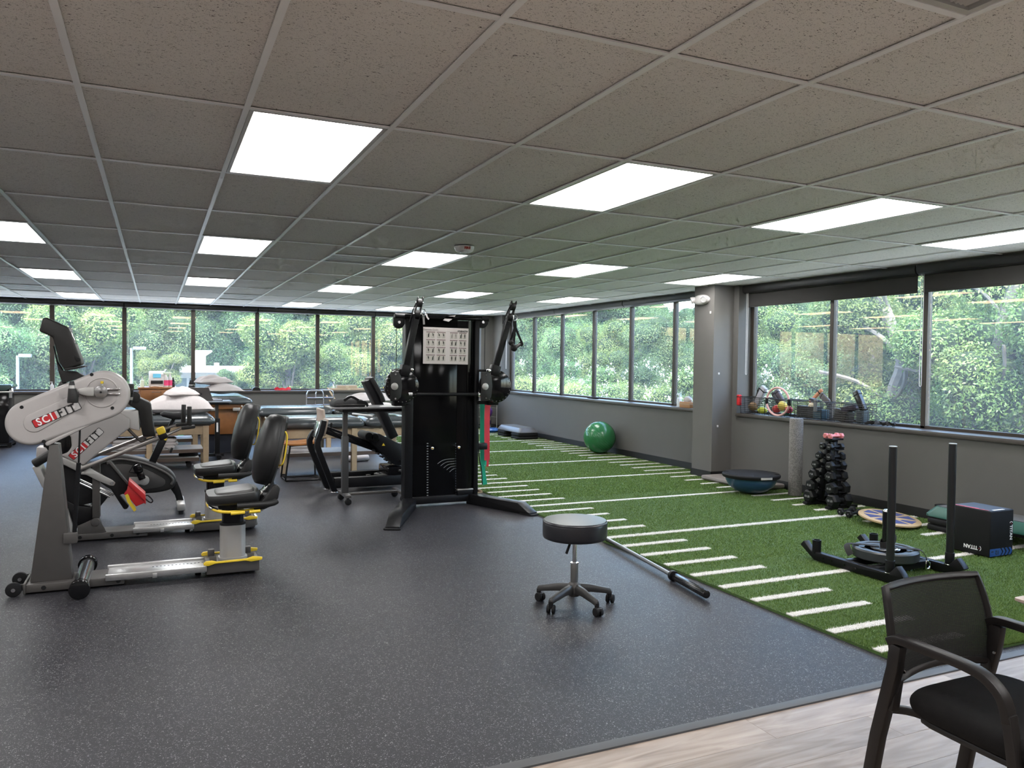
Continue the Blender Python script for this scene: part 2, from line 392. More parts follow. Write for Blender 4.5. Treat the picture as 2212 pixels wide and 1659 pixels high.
# ---- windows: each opening is one window, its panes and mullions are parts
def glass_mat():
    m = bpy.data.materials.new('coated_window_glass'); m.use_nodes = True; t = m.node_tree; t.nodes.clear()
    out = t.nodes.new('ShaderNodeOutputMaterial'); tr_ = t.nodes.new('ShaderNodeBsdfTransparent'); gl = t.nodes.new('ShaderNodeBsdfGlossy'); mx = t.nodes.new('ShaderNodeMixShader')
    lw = t.nodes.new('ShaderNodeLayerWeight'); lw.inputs['Blend'].default_value = 0.5
    pw = t.nodes.new('ShaderNodeMath'); pw.operation = 'POWER'; pw.inputs[1].default_value = 5.0
    ma = t.nodes.new('ShaderNodeMath'); ma.operation = 'MULTIPLY_ADD'; ma.inputs[1].default_value = 0.75; ma.inputs[2].default_value = 0.028
    tr_.inputs[0].default_value = (0.93, 0.96, 0.955, 1); gl.inputs[0].default_value = (1.0, 0.66, 0.36, 1); gl.inputs['Roughness'].default_value = 0.0
    nz = t.nodes.new('ShaderNodeTexNoise'); nz.inputs['Scale'].default_value = 0.9; tc = t.nodes.new('ShaderNodeTexCoord'); t.links.new(tc.outputs['Object'], nz.inputs[0])
    bp = t.nodes.new('ShaderNodeBump'); bp.inputs['Strength'].default_value = 0.02; bp.inputs['Distance'].default_value = 0.02; t.links.new(nz.outputs[0], bp.inputs['Height']); t.links.new(bp.outputs[0], gl.inputs['Normal'])
    t.links.new(lw.outputs['Facing'], pw.inputs[0]); t.links.new(pw.outputs[0], ma.inputs[0]); haze = t.nodes.new('ShaderNodeBsdfTranslucent'); haze.inputs[0].default_value = (0.9, 0.95, 0.95, 1); m2 = t.nodes.new('ShaderNodeMixShader'); m2.inputs[0].default_value = 0.030   # milky haze over the view, put into the glass as a translucent share
    t.links.new(tr_.outputs[0], m2.inputs[1]); t.links.new(haze.outputs[0], m2.inputs[2])
    t.links.new(ma.outputs[0], mx.inputs[0]); t.links.new(m2.outputs[0], mx.inputs[1]); t.links.new(gl.outputs[0], mx.inputs[2]); t.links.new(mx.outputs[0], out.inputs[0])
    return m
glass = glass_mat()
def window(name, label, axis, g, lo, hi, mull):
    """axis 'x': plane x=g running along y; axis 'y': plane y=g running along x"""
    P = (lambda a, d, z: (g + d, a, z)) if axis == 'x' else (lambda a, d, z: (a, g + d, z))
    root = struct(thing(name, label, None, P((lo + hi) / 2, 0, SILL)))
    fb = MB(); fb.bb(P(lo, -.035, SILL - .03), P(hi, .05, SILL + .03)); fb.bb(P(lo, -.035, HEAD - .07), P(hi, .05, HEAD + .01))
    fb.build('frame_rail', bronze, root, bevel=0.004, seg=1)
    ed = sorted([lo] + list(mull) + [hi]); mw = .038 if axis == 'y' else .027
    for e in ed: MB().bb(P(e - mw, -.035, SILL), P(e + mw, .035, HEAD)).build('mullion', bronze, root, bevel=0.004, seg=1)
    for a, c in zip(ed[:-1], ed[1:]):
        MB().bb(P(a + .033, -.003, SILL + .02), P(c - .033, .003, HEAD - .05)).build('pane', glass, root, smooth=False)
    return root
far_m = [-4.11, -2.91, -1.72, -.545, .65, 1.835, 3.03, 4.20, 5.40]
window('window_1', 'long run of bronze-framed windows in the far wall', 'y', YG, FX[0] + .03, FX[1] - .03, far_m)
window('window_2', 'bronze-framed window bay in the right wall beyond the pillar', 'x', XG, B1[0] + .03, B1[1] - .03, [14.515, 13.304, 12.09, 10.895, 9.705])
window('window_3', 'bronze-framed window bay in the right wall nearer than the pillar', 'x', XG, B2[0] + .03, B2[1] - .03, [6.685, 5.48, 4.28, 3.08, 2.0])

# ---- ceiling
def tile_mat():
    m, t, b = _princ('fissured_mineral_ceiling_tile')
    tc = t.nodes.new('ShaderNodeTexCoord'); oi = t.nodes.new('ShaderNodeObjectInfo')
    mu = t.nodes.new('ShaderNodeVectorMath'); mu.operation = 'SCALE'; mu.inputs['Scale'].default_value = 1.0
    ge = t.nodes.new('ShaderNodeNewGeometry')
    def fis(sc, thr, stretch):
        mp = t.nodes.new('ShaderNodeMapping'); mp.inputs['Scale'].default_value = stretch; mp.inputs['Rotation'].default_value = (0, 0, sc)
        t.links.new(ge.outputs['Position'], mp.inputs[0])
        n = t.nodes.new('ShaderNodeTexNoise'); n.inputs['Scale'].default_value = sc; n.inputs['Detail'].default_value = 1.0; n.inputs['Distortion'].default_value = 1.5
        t.links.new(mp.outputs[0], n.inputs[0])
        r = t.nodes.new('ShaderNodeMapRange'); r.inputs[1].default_value = thr; r.inputs[2].default_value = thr + 0.05; t.links.new(n.outputs[0], r.inputs[0])
        return r
    a, c = fis(75, 0.655, (1, 1.9, 1)), fis(190, 0.665, (1, 1.3, 1))
    mx = t.nodes.new('ShaderNodeMath'); mx.operation = 'MAXIMUM'; t.links.new(a.outputs[0], mx.inputs[0]); t.links.new(c.outputs[0], mx.inputs[1])
    mc = t.nodes.new('ShaderNodeMixRGB'); mc.inputs[1].default_value = (0.83, 0.795, 0.755, 1); mc.inputs[2].default_value = (0.10, 0.085, 0.075, 1)
    t.links.new(mx.outputs[0], mc.inputs[0])
    n0 = t.nodes.new('ShaderNodeTexNoise'); n0.inputs['Scale'].default_value = 1.1; n0.inputs['Detail'].default_value = 4; t.links.new(ge.outputs['Position'], n0.inputs[0])
    hs = t.nodes.new('ShaderNodeHueSaturation'); mr = t.nodes.new('ShaderNodeMapRange'); mr.inputs[3].default_value = 0.90; mr.inputs[4].default_value = 1.08; t.links.new(n0.outputs[0], mr.inputs[0])
    t.links.new(mr.outputs[0], hs.inputs['Value']); t.links.new(mc.outputs[0], hs.inputs['Color']); t.links.new(hs.outputs[0], b.inputs['Base Color'])
    bp = t.nodes.new('ShaderNodeBump'); bp.inputs['Strength'].default_value = 0.5; bp.inputs['Distance'].default_value = 0.003; bp.invert = True
    t.links.new(mx.outputs[0], bp.inputs['Height']); t.links.new(bp.outputs[0], b.inputs['Normal'])
    b.inputs['Roughness'].default_value = 0.62
    return m
tile_m = tile_mat()
grid_m = mat('ceiling_grid_white', (0.93, 0.93, 0.93), 0.28, 0, 0.10, 3)
ceiling = struct(MB().bb((XL - .2, YB - .2, CEIL + .10), (XW + .45, YW + .4, CEIL + .35)).build('ceiling', mat('plenum_slab', (0.3, 0.3, 0.3), 0.9), smooth=False))
ceiling['label'] = 'suspended ceiling of speckled tiles in a white metal grid'
GX0, GY0, DX, DY = -0.8817, 2.180, 0.6096, 1.2192
ILO, IHI, JLO, JHI = -9, 13, -5, 12
LIGHTS = {(i, j) for i in (-7, -4, -1, 2, 5, 8, 11) for j in (-5, -2, 1, 4, 7, 10)}
VENTS = {(4, -1): (0, .5), (4, 4): (.5, 1), (9, 8): (0, 1), (-2, 9): (0, 1), (3, 9): (0, 1)}   # share of the cell along y
t_me = None; far_tiles = MB(); n_t = 0
for i in range(ILO, IHI + 1):
    for j in range(JLO, JHI + 1):
        if (i, j) in LIGHTS or (i, j) in VENTS: continue
        x0, y0 = GX0 + i * DX, GY0 + j * DY
        x1, y1 = min(x0 + DX, XW + .1), min(y0 + DY, YW + .1)
        x0, y0 = max(x0, XL), max(y0, YB)
        if x1 - x0 < .05 or y1 - y0 < .05: continue
        full = abs(x1 - x0 - DX) < 1e-6 and abs(y1 - y0 - DY) < 1e-6
        vis = False
        for cx, cyy in ((x0, y0), (x1, y0), (x0, y1), (x1, y1)):
            d = Vector((cx, cyy, CEIL - CAM_H)); dep = d.dot(_F)
            if dep > .2 and abs(d.dot(_R) / dep) < 0.80 and abs(d.dot(_U) / dep) < 0.62: vis = True
        if not vis:
            far_tiles.bb((x0 + .002, y0 + .002, CEIL + .004), (x1 - .002, y1 - .002, CEIL + .018)); continue
        n_t += 1
        if full:
            if t_me is None:
                o = MB().bb((.003, .003, .008), (DX - .003, DY - .003, .022)).build('ceiling_tile', tile_m, ceiling, smooth=False); t_me = o.data
            else:
                o = bpy.data.objects.new('ceiling_tile', t_me); COL.objects.link(o); o.parent = ceiling
            o.location = (x0, y0, CEIL)
        else:
            o = MB().bb((.003, .003, .008), (x1 - x0 - .003, y1 - y0 - .003, .022)).build('ceiling_tile', tile_m, ceiling, smooth=False); o.location = (x0, y0, CEIL)
ft = far_tiles.build('ceiling_tiles_out_of_view', tile_m, ceiling, smooth=False, fix=False); ft['kind'] = 'stuff'
for i in range(ILO, IHI + 2):
    x = GX0 + i * DX
    if XL < x < XW + .1: MB().bb((x - .012, YB, CEIL - .003), (x + .012, YW + .06, CEIL + .003)).build('grid_bar', grid_m, ceiling, smooth=False)
for j in range(JLO, JHI + 2):
    y = GY0 + j * DY
    if YB < y < YW: MB().bb((XL, y - .012, CEIL - .0025), (XW + .06, y + .012, CEIL + .003)).build('grid_bar', grid_m, ceiling, smooth=False)
# ceiling lights
def panel_mat():
    m = bpy.data.materials.new('led_panel_diffuser'); m.use_nodes = True; t = m.node_tree; t.nodes.clear()
    e = t.nodes.new('ShaderNodeEmission'); e.inputs[0].default_value = (1.0, 0.985, 0.975, 1); e.inputs[1].default_value = PANEL_STRENGTH
    o = t.nodes.new('ShaderNodeOutputMaterial'); t.links.new(e.outputs[0], o.inputs[0]); return m
panel_m = panel_mat(); pf_me = pd_me = None
ORD = ['leftmost', 'second', 'third', 'fourth', 'fifth', 'sixth', 'seventh']
ROWN = {1: 'nearest row of ceiling panels', 4: 'second row of ceiling panels', 7: 'third row of ceiling panels', 10: 'farthest row of ceiling panels'}
SEEN = {1: [2, 5, 8, 11], 4: [-1, 2, 5, 8, 11], 7: [-1, 2, 5, 8, 11], 10: [-1, 2, 5, 8, 11]}
for (i, j) in sorted(LIGHTS):
    x0, y0 = GX0 + i * DX, GY0 + j * DY
    if y0 + DY > YW or y0 < YB - .5 or x0 < XL or x0 + DX > XW: 
        if not (i == 11 and j >= 1): continue
    if i in SEEN.get(j, []):
        n = SEEN[j].index(i); lab = 'bright white LED panel, %s from the left in the %s' % (ORD[n], ROWN[j]) if n else 'bright white LED panel, leftmost in the %s' % ROWN[j]
    else: lab = 'bright white LED ceiling panel out of the picture'
    th = thing('ceiling_light', lab, 'ceiling light', (x0, y0, CEIL), group='LED ceiling panels', world=False)
    if pf_me is None:
        b = MB(); w = .018
        for a, c in (((.014, .014), (DX - .014, .014 + w)), ((.014, DY - .014 - w), (DX - .014, DY - .014)), ((.014, .014 + w), (.014 + w, DY - .014 - w)), ((DX - .014 - w, .014 + w), (DX - .014, DY - .014 - w))):
            b.bb((*a, -.002), (*c, .02))
        f_ = b.build('frame', white_plastic, th, smooth=False); pf_me = f_.data
        d_ = MB().add([(.033, .033, .004), (.033, DY - .033, .004), (DX - .033, DY - .033, .004), (DX - .033, .033, .004)], [(0, 1, 2, 3)]).build('diffuser', panel_m, th, smooth=False, fix=False); pd_me = d_.data
        MB().bb((.02, .02, .012), (DX - .02, DY - .02, .02)).build('back_pan', white_plastic, th, smooth=False); pb_me = bpy.data.objects['back_pan'].data
    else:
        for nm, me in (('frame', pf_me), ('diffuser', pd_me), ('back_pan', pb_me)):
            o = bpy.data.objects.new(nm, me); COL.objects.link(o); o.parent = th
# air vents in the ceiling
vent_m = mat('vent_painted_metal', (0.55, 0.55, 0.53), 0.45, 0, 0.12, 6); slot_m = mat('vent_dark_slot', (0.30, 0.30, 0.29), 0.8)
VL = {(4, -1): 'white louvred air grille at the top right corner of the picture', (4, 4): 'stained air diffuser left of the panel beside the fire strobe', (9, 8): 'air diffuser in the ceiling behind the cable tower',
      (-2, 9): 'air diffuser in the far left of the ceiling', (3, 9): 'air diffuser in the ceiling above the laptop stand windows'}
for (i, j), (f0, f1) in sorted(VENTS.items()):
    x0, yc0 = GX0 + i * DX, GY0 + j * DY
    y0, D = yc0 + f0 * DY, (f1 - f0) * DY
    if D < DY - .01:
        ty = yc0 + (DY / 2 if f0 == 0 else 0)
        o = MB().bb((.003, .003, .008), (DX - .003, DY / 2 - .003, .022)).build('ceiling_tile', tile_m, ceiling, smooth=False); o.location = (x0, ty, CEIL)
        MB().bb((x0, yc0 + DY / 2 - .012, CEIL - .0025), (x0 + DX, yc0 + DY / 2 + .012, CEIL + .003)).build('grid_bar', grid_m, ceiling, smooth=False)
    th = thing('air_vent', VL[(i, j)], 'air vent', (x0, y0, CEIL), world=False)
    MB().bb((.003, .003, .03), (DX - .003, D - .003, .04)).build('back_plate', slot_m, th, smooth=False)
    b = MB()
    for a, c in (((.003, .003), (DX - .003, .035)), ((.003, D - .035), (DX - .003, D - .003)), ((.003, .035), (.035, D - .035)), ((DX - .035, .035), (DX - .003, D - .035))): b.bb((*a, 0), (*c, .03))
    b.build('frame', vent_m, th, smooth=False)
    near = j < 0; ns = 26 if near else 6
    s_me = None
    for k in range(ns):                                   # louvres run along y in the near grille
        t = .045 + ((DX if near else D) - .09) * (k + .5) / ns
        if s_me is None:
            if near: o = MB().box((0, D / 2, .012), ((DX - .09) / ns * .62, D - .07, .0025), (0, math.radians(30), 0)).build('slat', vent_m, th, smooth=False)
            else: o = MB().box((DX / 2, 0, .012), (DX - .07, (D - .09) / ns * .985, .0025), (math.radians(1.5), 0, 0)).build('slat', vent_m, th, smooth=False)
            s_me = o.data
        else: o = bpy.data.objects.new('slat', s_me); COL.objects.link(o); o.parent = th
        o.location = (t, 0, 0) if near else (0, t, 0)

# roller shades: cassettes along the heads, one fabric pulled part way in the near right bay
shade_m = mat('charcoal_shade_fabric', (0.040, 0.038, 0.036), 0.85, 0, 0.05, 12, 0.1, 400)
cass_m = mat('shade_cassette_dark', (0.020, 0.019, 0.019), 0.4, 0, 0.1, 10)
def shade(axis, g, a, c, drop, label):
    P = (lambda t, d, z: (g + d, t, z)) if axis == 'x' else (lambda t, d, z: (t, g + d, z))
    th = thing('roller_shade', label, 'roller shade', P((a + c) / 2, -.16, CEIL), group='roller shades along the windows')
    pr = [(-.19, CEIL - .005), (-.08, CEIL - .005), (-.08, CEIL - .10), (-.15, CEIL - .105), (-.185, CEIL - .085), (-.198, CEIL - .05)]
    b = MB()
    n = len(pr); vv = [P(a + .008, d, z) for d, z in pr] + [P(c - .008, d, z) for d, z in pr]
    b.add(vv, [tuple(range(n)), tuple(range(2 * n - 1, n - 1, -1))] + [(k, n + k, n + (k + 1) % n, (k + 1) % n) for k in range(n)])
    b.build('cassette', cass_m, th)
    if drop:
        MB().bb(P(a + .03, -.118, drop), P(c - .03, -.115, CEIL - .09)).build('fabric', shade_m, th, smooth=False)
        MB().bb(P(a + .03, -.124, drop - .012), P(c - .03, -.109, drop + .012)).build('hem_bar', shade_m, th, bevel=.004)
    return th
def chain(th, x, y, z0, z1):
    pts = [(x, y - .012, z1), (x, y - .012, z0 + .02), (x, y - .008, z0 + .004), (x, y, z0), (x, y + .008, z0 + .004), (x, y + .012, z0 + .02), (x, y + .012, z1)]
    MB().tube(pts, .0035, 6).build('pull_chain', white_plastic, th)
cuts = [B2[0], 3.08, 5.48, B2[1]]
for k, nm in ((0, 'rolled part way down behind the mesh chair side'), (1, 'part lowered dark roller shade over the rightmost panes of the near bay'), (2, 'part lowered dark roller shade next to the pillar in the near bay')):
    th = shade('x', XG, cuts[k], cuts[k + 1], 2.255, nm if k else 'part lowered dark roller shade beyond the right picture edge')
    if k == 2: chain(th, XG - .16, 7.96, 1.37, CEIL - .08)
    if k == 1: chain(th, XG - .16, 5.42, 1.30, CEIL - .08)
cuts = [B1[0], 10.895, 13.304, B1[1]]
LB = ['rolled up dark roller shade beside the pillar in the far right bay', 'rolled up dark roller shade in the middle of the far right bay', 'rolled up dark roller shade at the far corner of the right wall']
for k in range(3):
    th = shade('x', XG, cuts[k], cuts[k + 1], 0, LB[k])
    if k == 2: chain(th, XG - .16, 15.60, 1.35, CEIL - .08)
cuts = [FX[0], -2.91, -.545, 1.835, 4.20, FX[1]]
LB = ['rolled up dark roller shade at the far left window', 'rolled up dark roller shade over the windows behind the white crank machine', 'rolled up dark roller shade above the laptop stand windows', 'rolled up dark roller shade above the padded treatment tables', 'rolled up dark roller shade behind the cable tower']
for k in range(5):
    th = shade('y', YG, cuts[k], cuts[k + 1], 0, LB[k])
    if k == 2: chain(th, -.48, YG - .16, 1.35, CEIL - .08)

# ================================================================== TURF
TZ = 0.016; TX0, TX1, TY0, TY1 = 3.40, 6.84, 2.66, 16.12
turf_base_m = mat('turf_backing_green', (0.055, 0.105, 0.024), 0.9, 0, 0.2, 30)
def turf_mat(name, cols, rough=0.55):
    m, t, b = _princ(name)
    at = t.nodes.new('ShaderNodeAttribute'); at.attribute_name = 'tone'
    rp = ramp(t, cols); t.links.new(at.outputs['Fac'], rp.inputs[0]); t.links.new(rp.outputs[0], b.inputs['Base Color'])
    b.inputs['Roughness'].default_value = rough; b.inputs['Specular IOR Level'].default_value = 0.25
    return m
turf_m = turf_mat('turf_blade_green', [(0, (0.062, 0.118, 0.026)), (0.6, (0.125, 0.212, 0.048)), (1, (0.22, 0.31, 0.095))])
line_m = turf_mat('turf_blade_white', [(0, (0.80, 0.77, 0.74)), (1, (0.94, 0.92, 0.89))])
turf = thing('turf_carpet', 'green artificial turf lane with white yard lines along the windows', 'turf', ((TX0 + TX1) / 2, (TY0 + TY1) / 2, 0))
# the turf lies around the pillar
tb = MB(); tb.bb((TX0, TY0, 0.0), (6.545, TY1, TZ)); tb.bb((6.545, TY0, 0.0), (TX1, 8.10, TZ)); tb.bb((6.545, 8.55, 0), (TX1, TY1, TZ))
tb.build('backing', turf_base_m, turf, smooth=False)
def blades(name, xs, ys, h, w, m, parent, z0=TZ):
    n = len(xs); an = RNG.uniform(0, 2 * PI, n); ln = RNG.uniform(0.2, 0.9, n) * h
    hh = h * RNG.uniform(0.75, 1.1, n); ca, sa = np.cos(an), np.sin(an); la = RNG.uniform(0, 2 * PI, n)
    ww = w * RNG.uniform(.7, 1.3, n)
    off = Vector(OFF.get(parent, (0, 0, 0)))
    v = np.empty((n, 3, 3), np.float32)
    v[:, 0] = np.stack([xs - ca * ww, ys - sa * ww, np.full(n, z0 - .003)], 1); v[:, 1] = np.stack([xs + ca * ww, ys + sa * ww, np.full(n, z0 - .003)], 1)
    v[:, 2] = np.stack([xs + np.cos(la) * ln, ys + np.sin(la) * ln, z0 + hh], 1)
    v -= np.array(off, np.float32)
    me = bpy.data.meshes.new(name); me.vertices.add(n * 3); me.vertices.foreach_set('co', v.ravel())
    me.loops.add(n * 3); me.loops.foreach_set('vertex_index', np.arange(n * 3, dtype=np.int32)); me.polygons.add(n)
    me.polygons.foreach_set('loop_start', np.arange(0, n * 3, 3, dtype=np.int32)); me.update(calc_edges=True)
    a = me.attributes.new('tone', 'FLOAT', 'FACE'); a.data.foreach_set('value', RNG.uniform(0, 1, n).astype(np.float32))
    me.materials.append(m); o = bpy.data.objects.new(name, me); COL.objects.link(o); o.parent = parent; o['kind'] = 'stuff'; OFF[o] = tuple(off)
    return o
LSP = 0.3075; LINES = []
k = -4
while True:
    y = 4.09 + k * LSP
    if y > TY1 - .05: break
    if k % 5 == 0: LINES.append((TX0 + .005, TX1 - .03, y))
    else: LINES += [(TX0 + .005, 4.045, y), (6.13, TX1 - .03, y)]
    k += 1
LW = 0.060
def on_line(xs, ys):
    kk = np.round((ys - 4.09) / LSP); d = np.abs(ys - 4.09 - kk * LSP); lng = (kk % 5 == 0)
    inx = lng | (xs < 4.045) | (xs > 6.13)
    return (d < LW / 2) & inx & (kk >= -4)
def pillar_free(xs, ys): return ~((xs > 6.53) & (ys > 8.09) & (ys < 8.56))
NB = 560000
ys = TY0 + (TY1 - TY0) * RNG.power(0.45, NB); xs = RNG.uniform(TX0 - .004, TX1, NB)
# nearer rows get narrower blades, farther rows get wider ones
ok = pillar_free(xs, ys) & ~on_line(xs, ys); xs, ys = xs[ok], ys[ok]
for a, c, w in ((2.5, 4.6, .0022), (4.6, 7.5, .0034), (7.5, 17, .006)):
    s_ = (ys >= a) & (ys < c); blades('grass_blades', xs[s_], ys[s_], .012, w * .85, turf_m, turf)
for (x0, x1, y) in LINES:
    if x1 > 6.54 and 8.08 < y < 8.56: x1 = 6.53
    ln = MB().bb((x0, y - LW / 2, TZ - .002), (x1, y + LW / 2, TZ + .006)).build('yard_line', mat('turf_line_backing', (0.62, 0.60, 0.57), 0.9, 0, 0.08, 60, 0.4, 150), turf, smooth=False)
    n = int((x1 - x0) * LW * (42000 if y < 6 else 14000 if y < 10 else 4000))
    bx = RNG.uniform(x0, x1, n); by = y + (RNG.uniform(-.5, .5, n) * (LW + (.008 if y < 6 else -.002)))
    blades('tuft', bx, by, .014 if y < 6 else .008, .0026 if y < 6 else .005, line_m, ln)
# ================================================================== OUTSIDE
GZ = -3.6
struct(MB().bb((-60, YG + .6, GZ - .2), (90, 110, GZ)).build('ground_far', mat('parking_lot_concrete', (0.42, 0.42, 0.40), 0.9, 0, 0.12, 0.4), smooth=False))  # unseen ground, made pale so sunlight bounces up onto the ceiling
struct(MB().bb((XG + .6, -40, GZ - .2), (90, YG + .6, GZ)).build('ground_side', mat('pale_path_concrete', (0.40, 0.40, 0.37), 0.9, 0, 0.12, 0.6), smooth=False))  # also unseen, kept pale to throw sunlight in through the right windows
def leaf_mat(name, cols, transl=0.35, gloss=0.025):
    m = bpy.data.materials.new(name); m.use_nodes = True; t = m.node_tree; t.nodes.clear()
    out = t.nodes.new('ShaderNodeOutputMaterial'); at = t.nodes.new('ShaderNodeAttribute'); at.attribute_name = 'tone'
    rp = ramp(t, cols); t.links.new(at.outputs['Fac'], rp.inputs[0])
    oi = t.nodes.new('ShaderNodeObjectInfo'); hs = t.nodes.new('ShaderNodeHueSaturation')
    m1 = t.nodes.new('ShaderNodeMapRange'); m1.inputs[3].default_value = .62; m1.inputs[4].default_value = 1.22; t.links.new(oi.outputs['Random'], m1.inputs[0]); t.links.new(m1.outputs[0], hs.inputs['Value'])
    m2 = t.nodes.new('ShaderNodeMapRange'); m2.inputs[3].default_value = .485; m2.inputs[4].default_value = .52; t.links.new(oi.outputs['Random'], m2.inputs[0]); t.links.new(m2.outputs[0], hs.inputs['Hue'])
    t.links.new(rp.outputs[0], hs.inputs['Color'])
    d = t.nodes.new('ShaderNodeBsdfDiffuse'); tr_ = t.nodes.new('ShaderNodeBsdfTranslucent'); g = t.nodes.new('ShaderNodeBsdfGlossy'); g.inputs['Roughness'].default_value = .38
    a, c = t.nodes.new('ShaderNodeMixShader'), t.nodes.new('ShaderNodeMixShader'); a.inputs[0].default_value = transl; c.inputs[0].default_value = gloss
    t.links.new(hs.outputs[0], d.inputs[0]); t.links.new(hs.outputs[0], tr_.inputs[0])
    t.links.new(d.outputs[0], a.inputs[1]); t.links.new(tr_.outputs[0], a.inputs[2]); t.links.new(a.outputs[0], c.inputs[1]); t.links.new(g.outputs[0], c.inputs[2]); t.links.new(c.outputs[0], out.inputs[0])
    return m
leaf_dark = leaf_mat('leaf_deep_green', [(0, (0.035, 0.075, 0.030)), (.6, (0.085, 0.150, 0.060)), (1, (0.17, 0.24, 0.10))])
leaf_mid = leaf_mat('leaf_fresh_green', [(0, (0.055, 0.115, 0.042)), (.6, (0.125, 0.205, 0.075)), (1, (0.23, 0.30, 0.12))])
leaf_lime = leaf_mat('leaf_yellow_green', [(0, (0.09, 0.155, 0.045)), (.6, (0.19, 0.265, 0.075)), (1, (0.31, 0.37, 0.12))])
petal = leaf_mat('white_blossom', [(0, (0.42, 0.46, 0.38)), (1, (0.68, 0.70, 0.64))], .3, .02)
bark = mat('grey_bark', (0.16, 0.145, 0.125), 0.9, 0, 0.3, 6, 0.6, 25)
core_m = mat('inner_foliage', (0.014, 0.032, 0.010), 0.95, 0, 0.4, 3)  # opaque crown core; its near-black green paints the shade between boughs
def leaves_mesh(name, cen, nrm, size, aspect, tone, m):
    n = len(cen); up = RNG.normal(size=(n, 3)); a = np.cross(nrm, up); a /= np.linalg.norm(a, axis=1)[:, None] + 1e-9
    b = np.cross(nrm, a); b /= np.linalg.norm(b, axis=1)[:, None] + 1e-9
    s = (size * RNG.uniform(.6, 1.3, n))[:, None]; w = s * aspect
    v = np.empty((n, 4, 3), np.float32)
    v[:, 0] = cen - a * s * .5; v[:, 1] = cen - b * w * .5; v[:, 2] = cen + a * s * .5 - nrm * s * .12; v[:, 3] = cen + b * w * .5
    me = bpy.data.meshes.new(name); me.vertices.add(n * 4); me.vertices.foreach_set('co', v.ravel())
    me.loops.add(n * 4); me.loops.foreach_set('vertex_index', np.arange(n * 4, dtype=np.int32)); me.polygons.add(n)
    me.polygons.foreach_set('loop_start', np.arange(0, n * 4, 4, dtype=np.int32)); me.update(calc_edges=True)
    at = me.attributes.new('tone', 'FLOAT', 'FACE'); at.data.foreach_set('value', np.clip(tone, 0, 1).astype(np.float32))
    me.materials.append(m); return me
def boughs(R, nb, rb, seed):
    g = np.random.default_rng(seed); d = g.normal(size=(nb, 3)); d /= np.linalg.norm(d, axis=1)[:, None]
    rad = g.uniform(.35, 1.0, nb)[:, None]; c = d * rad * (np.array(R) - rb * .7)
    c[:, 2] += 0; r = rb * g.uniform(.65, 1.25, nb)
    return c, r
def crown_pts(R, nb, rb, n, seed, shell=(.72, 1.06), flat=.75):
    c, r = boughs(R, nb, rb, seed); g = np.random.default_rng(seed + 99)
    w = r ** 2 / (r ** 2).sum(); k = g.choice(nb, n, p=w)
    d = g.normal(size=(n, 3)); d /= np.linalg.norm(d, axis=1)[:, None]
    lump = 1 + .16 * np.sin(d[:, 0] * 9 + k) * np.sin(d[:, 1] * 8 + 2 * k) * np.sin(d[:, 2] * 9)
    p = c[k] + d * (r[k] * g.uniform(*shell, n) * lump)[:, None] * np.array([1, 1, flat])
    nr = d * .8 + np.array([0, 0, .55]) + g.normal(size=(n, 3)) * .55; nr /= np.linalg.norm(nr, axis=1)[:, None]
    tone = .45 + .35 * d[:, 2] * 0 + g.normal(size=n) * .2 + (g.uniform(-.38, .38, nb))[k]
    return p, nr, tone, c, r
def tree_proto(name, R, nb, rb, n, size, aspect, m, seed, trunk_r, base_z, flat=.8, flowers=0, limbs=5, core=True):
    """crown centred at 0; base_z below is the ground"""
    p, nr, tn, c, r = crown_pts(R, nb, rb, n, seed, flat=flat)
    me = leaves_mesh(name + '_leaves', p, nr, size, aspect, tn, m)
    cm = None
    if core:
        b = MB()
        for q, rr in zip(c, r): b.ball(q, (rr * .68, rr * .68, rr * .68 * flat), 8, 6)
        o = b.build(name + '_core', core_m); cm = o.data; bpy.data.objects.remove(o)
    b = MB(); g = random.Random(seed)
    b.tube([(0, 0, base_z), (.1 * trunk_r * g.uniform(-4, 4), .1, base_z * .55), (0.1, 0, base_z * .12), (0, 0.1, R[2] * .4)], trunk_r, 8, smooth=4, scales=None)
    for k in range(limbs):
        q = c[(k * 3) % nb]; b.tube([(0, 0, base_z * (.45 - .06 * k)), (q[0] * .45, q[1] * .45, q[2] * .35 + base_z * .15), tuple(q * .95)], trunk_r * .38, 6, smooth=4)
    o = b.build(name + '_trunk', bark); tm = o.data; bpy.data.objects.remove(o)
    fm = None
    if flowers:
        g2 = np.random.default_rng(seed + 5); ncl = flowers; k = g2.integers(0, nb, ncl); d = g2.normal(size=(ncl, 3)); d[:, 2] = np.abs(d[:, 2]) * .6; d /= np.linalg.norm(d, axis=1)[:, None]
        cc = c[k] + d * r[k][:, None] * 1.04
        m_ = 16; pp = np.repeat(cc, m_, 0) + g2.normal(size=(ncl * m_, 3)) * np.array([.05, .05, .075]); nn = g2.normal(size=(ncl * m_, 3)); nn[:, 2] += .5; nn /= np.linalg.norm(nn, axis=1)[:, None]
        fm = leaves_mesh(name + '_blossom', pp, nn, .055, .9, g2.uniform(0, 1, ncl * m_), petal)
    return dict(name=name, leaves=me, core=cm, trunk=tm, flowers=fm)
def place_tree(pt, loc, s, rz, label, group=None, lm=None):
    th = thing(pt['name'], label, 'tree', loc, rz, group, world=False); th.scale = (s, s, s) if not hasattr(s, '__len__') else s
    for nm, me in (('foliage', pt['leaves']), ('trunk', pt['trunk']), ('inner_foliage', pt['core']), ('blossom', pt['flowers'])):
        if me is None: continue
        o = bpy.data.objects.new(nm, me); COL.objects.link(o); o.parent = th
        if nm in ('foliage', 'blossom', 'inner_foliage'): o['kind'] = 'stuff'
        if lm and nm == 'foliage':
            o.material_slots[0].link = 'OBJECT'; o.material_slots[0].material = lm
    return th
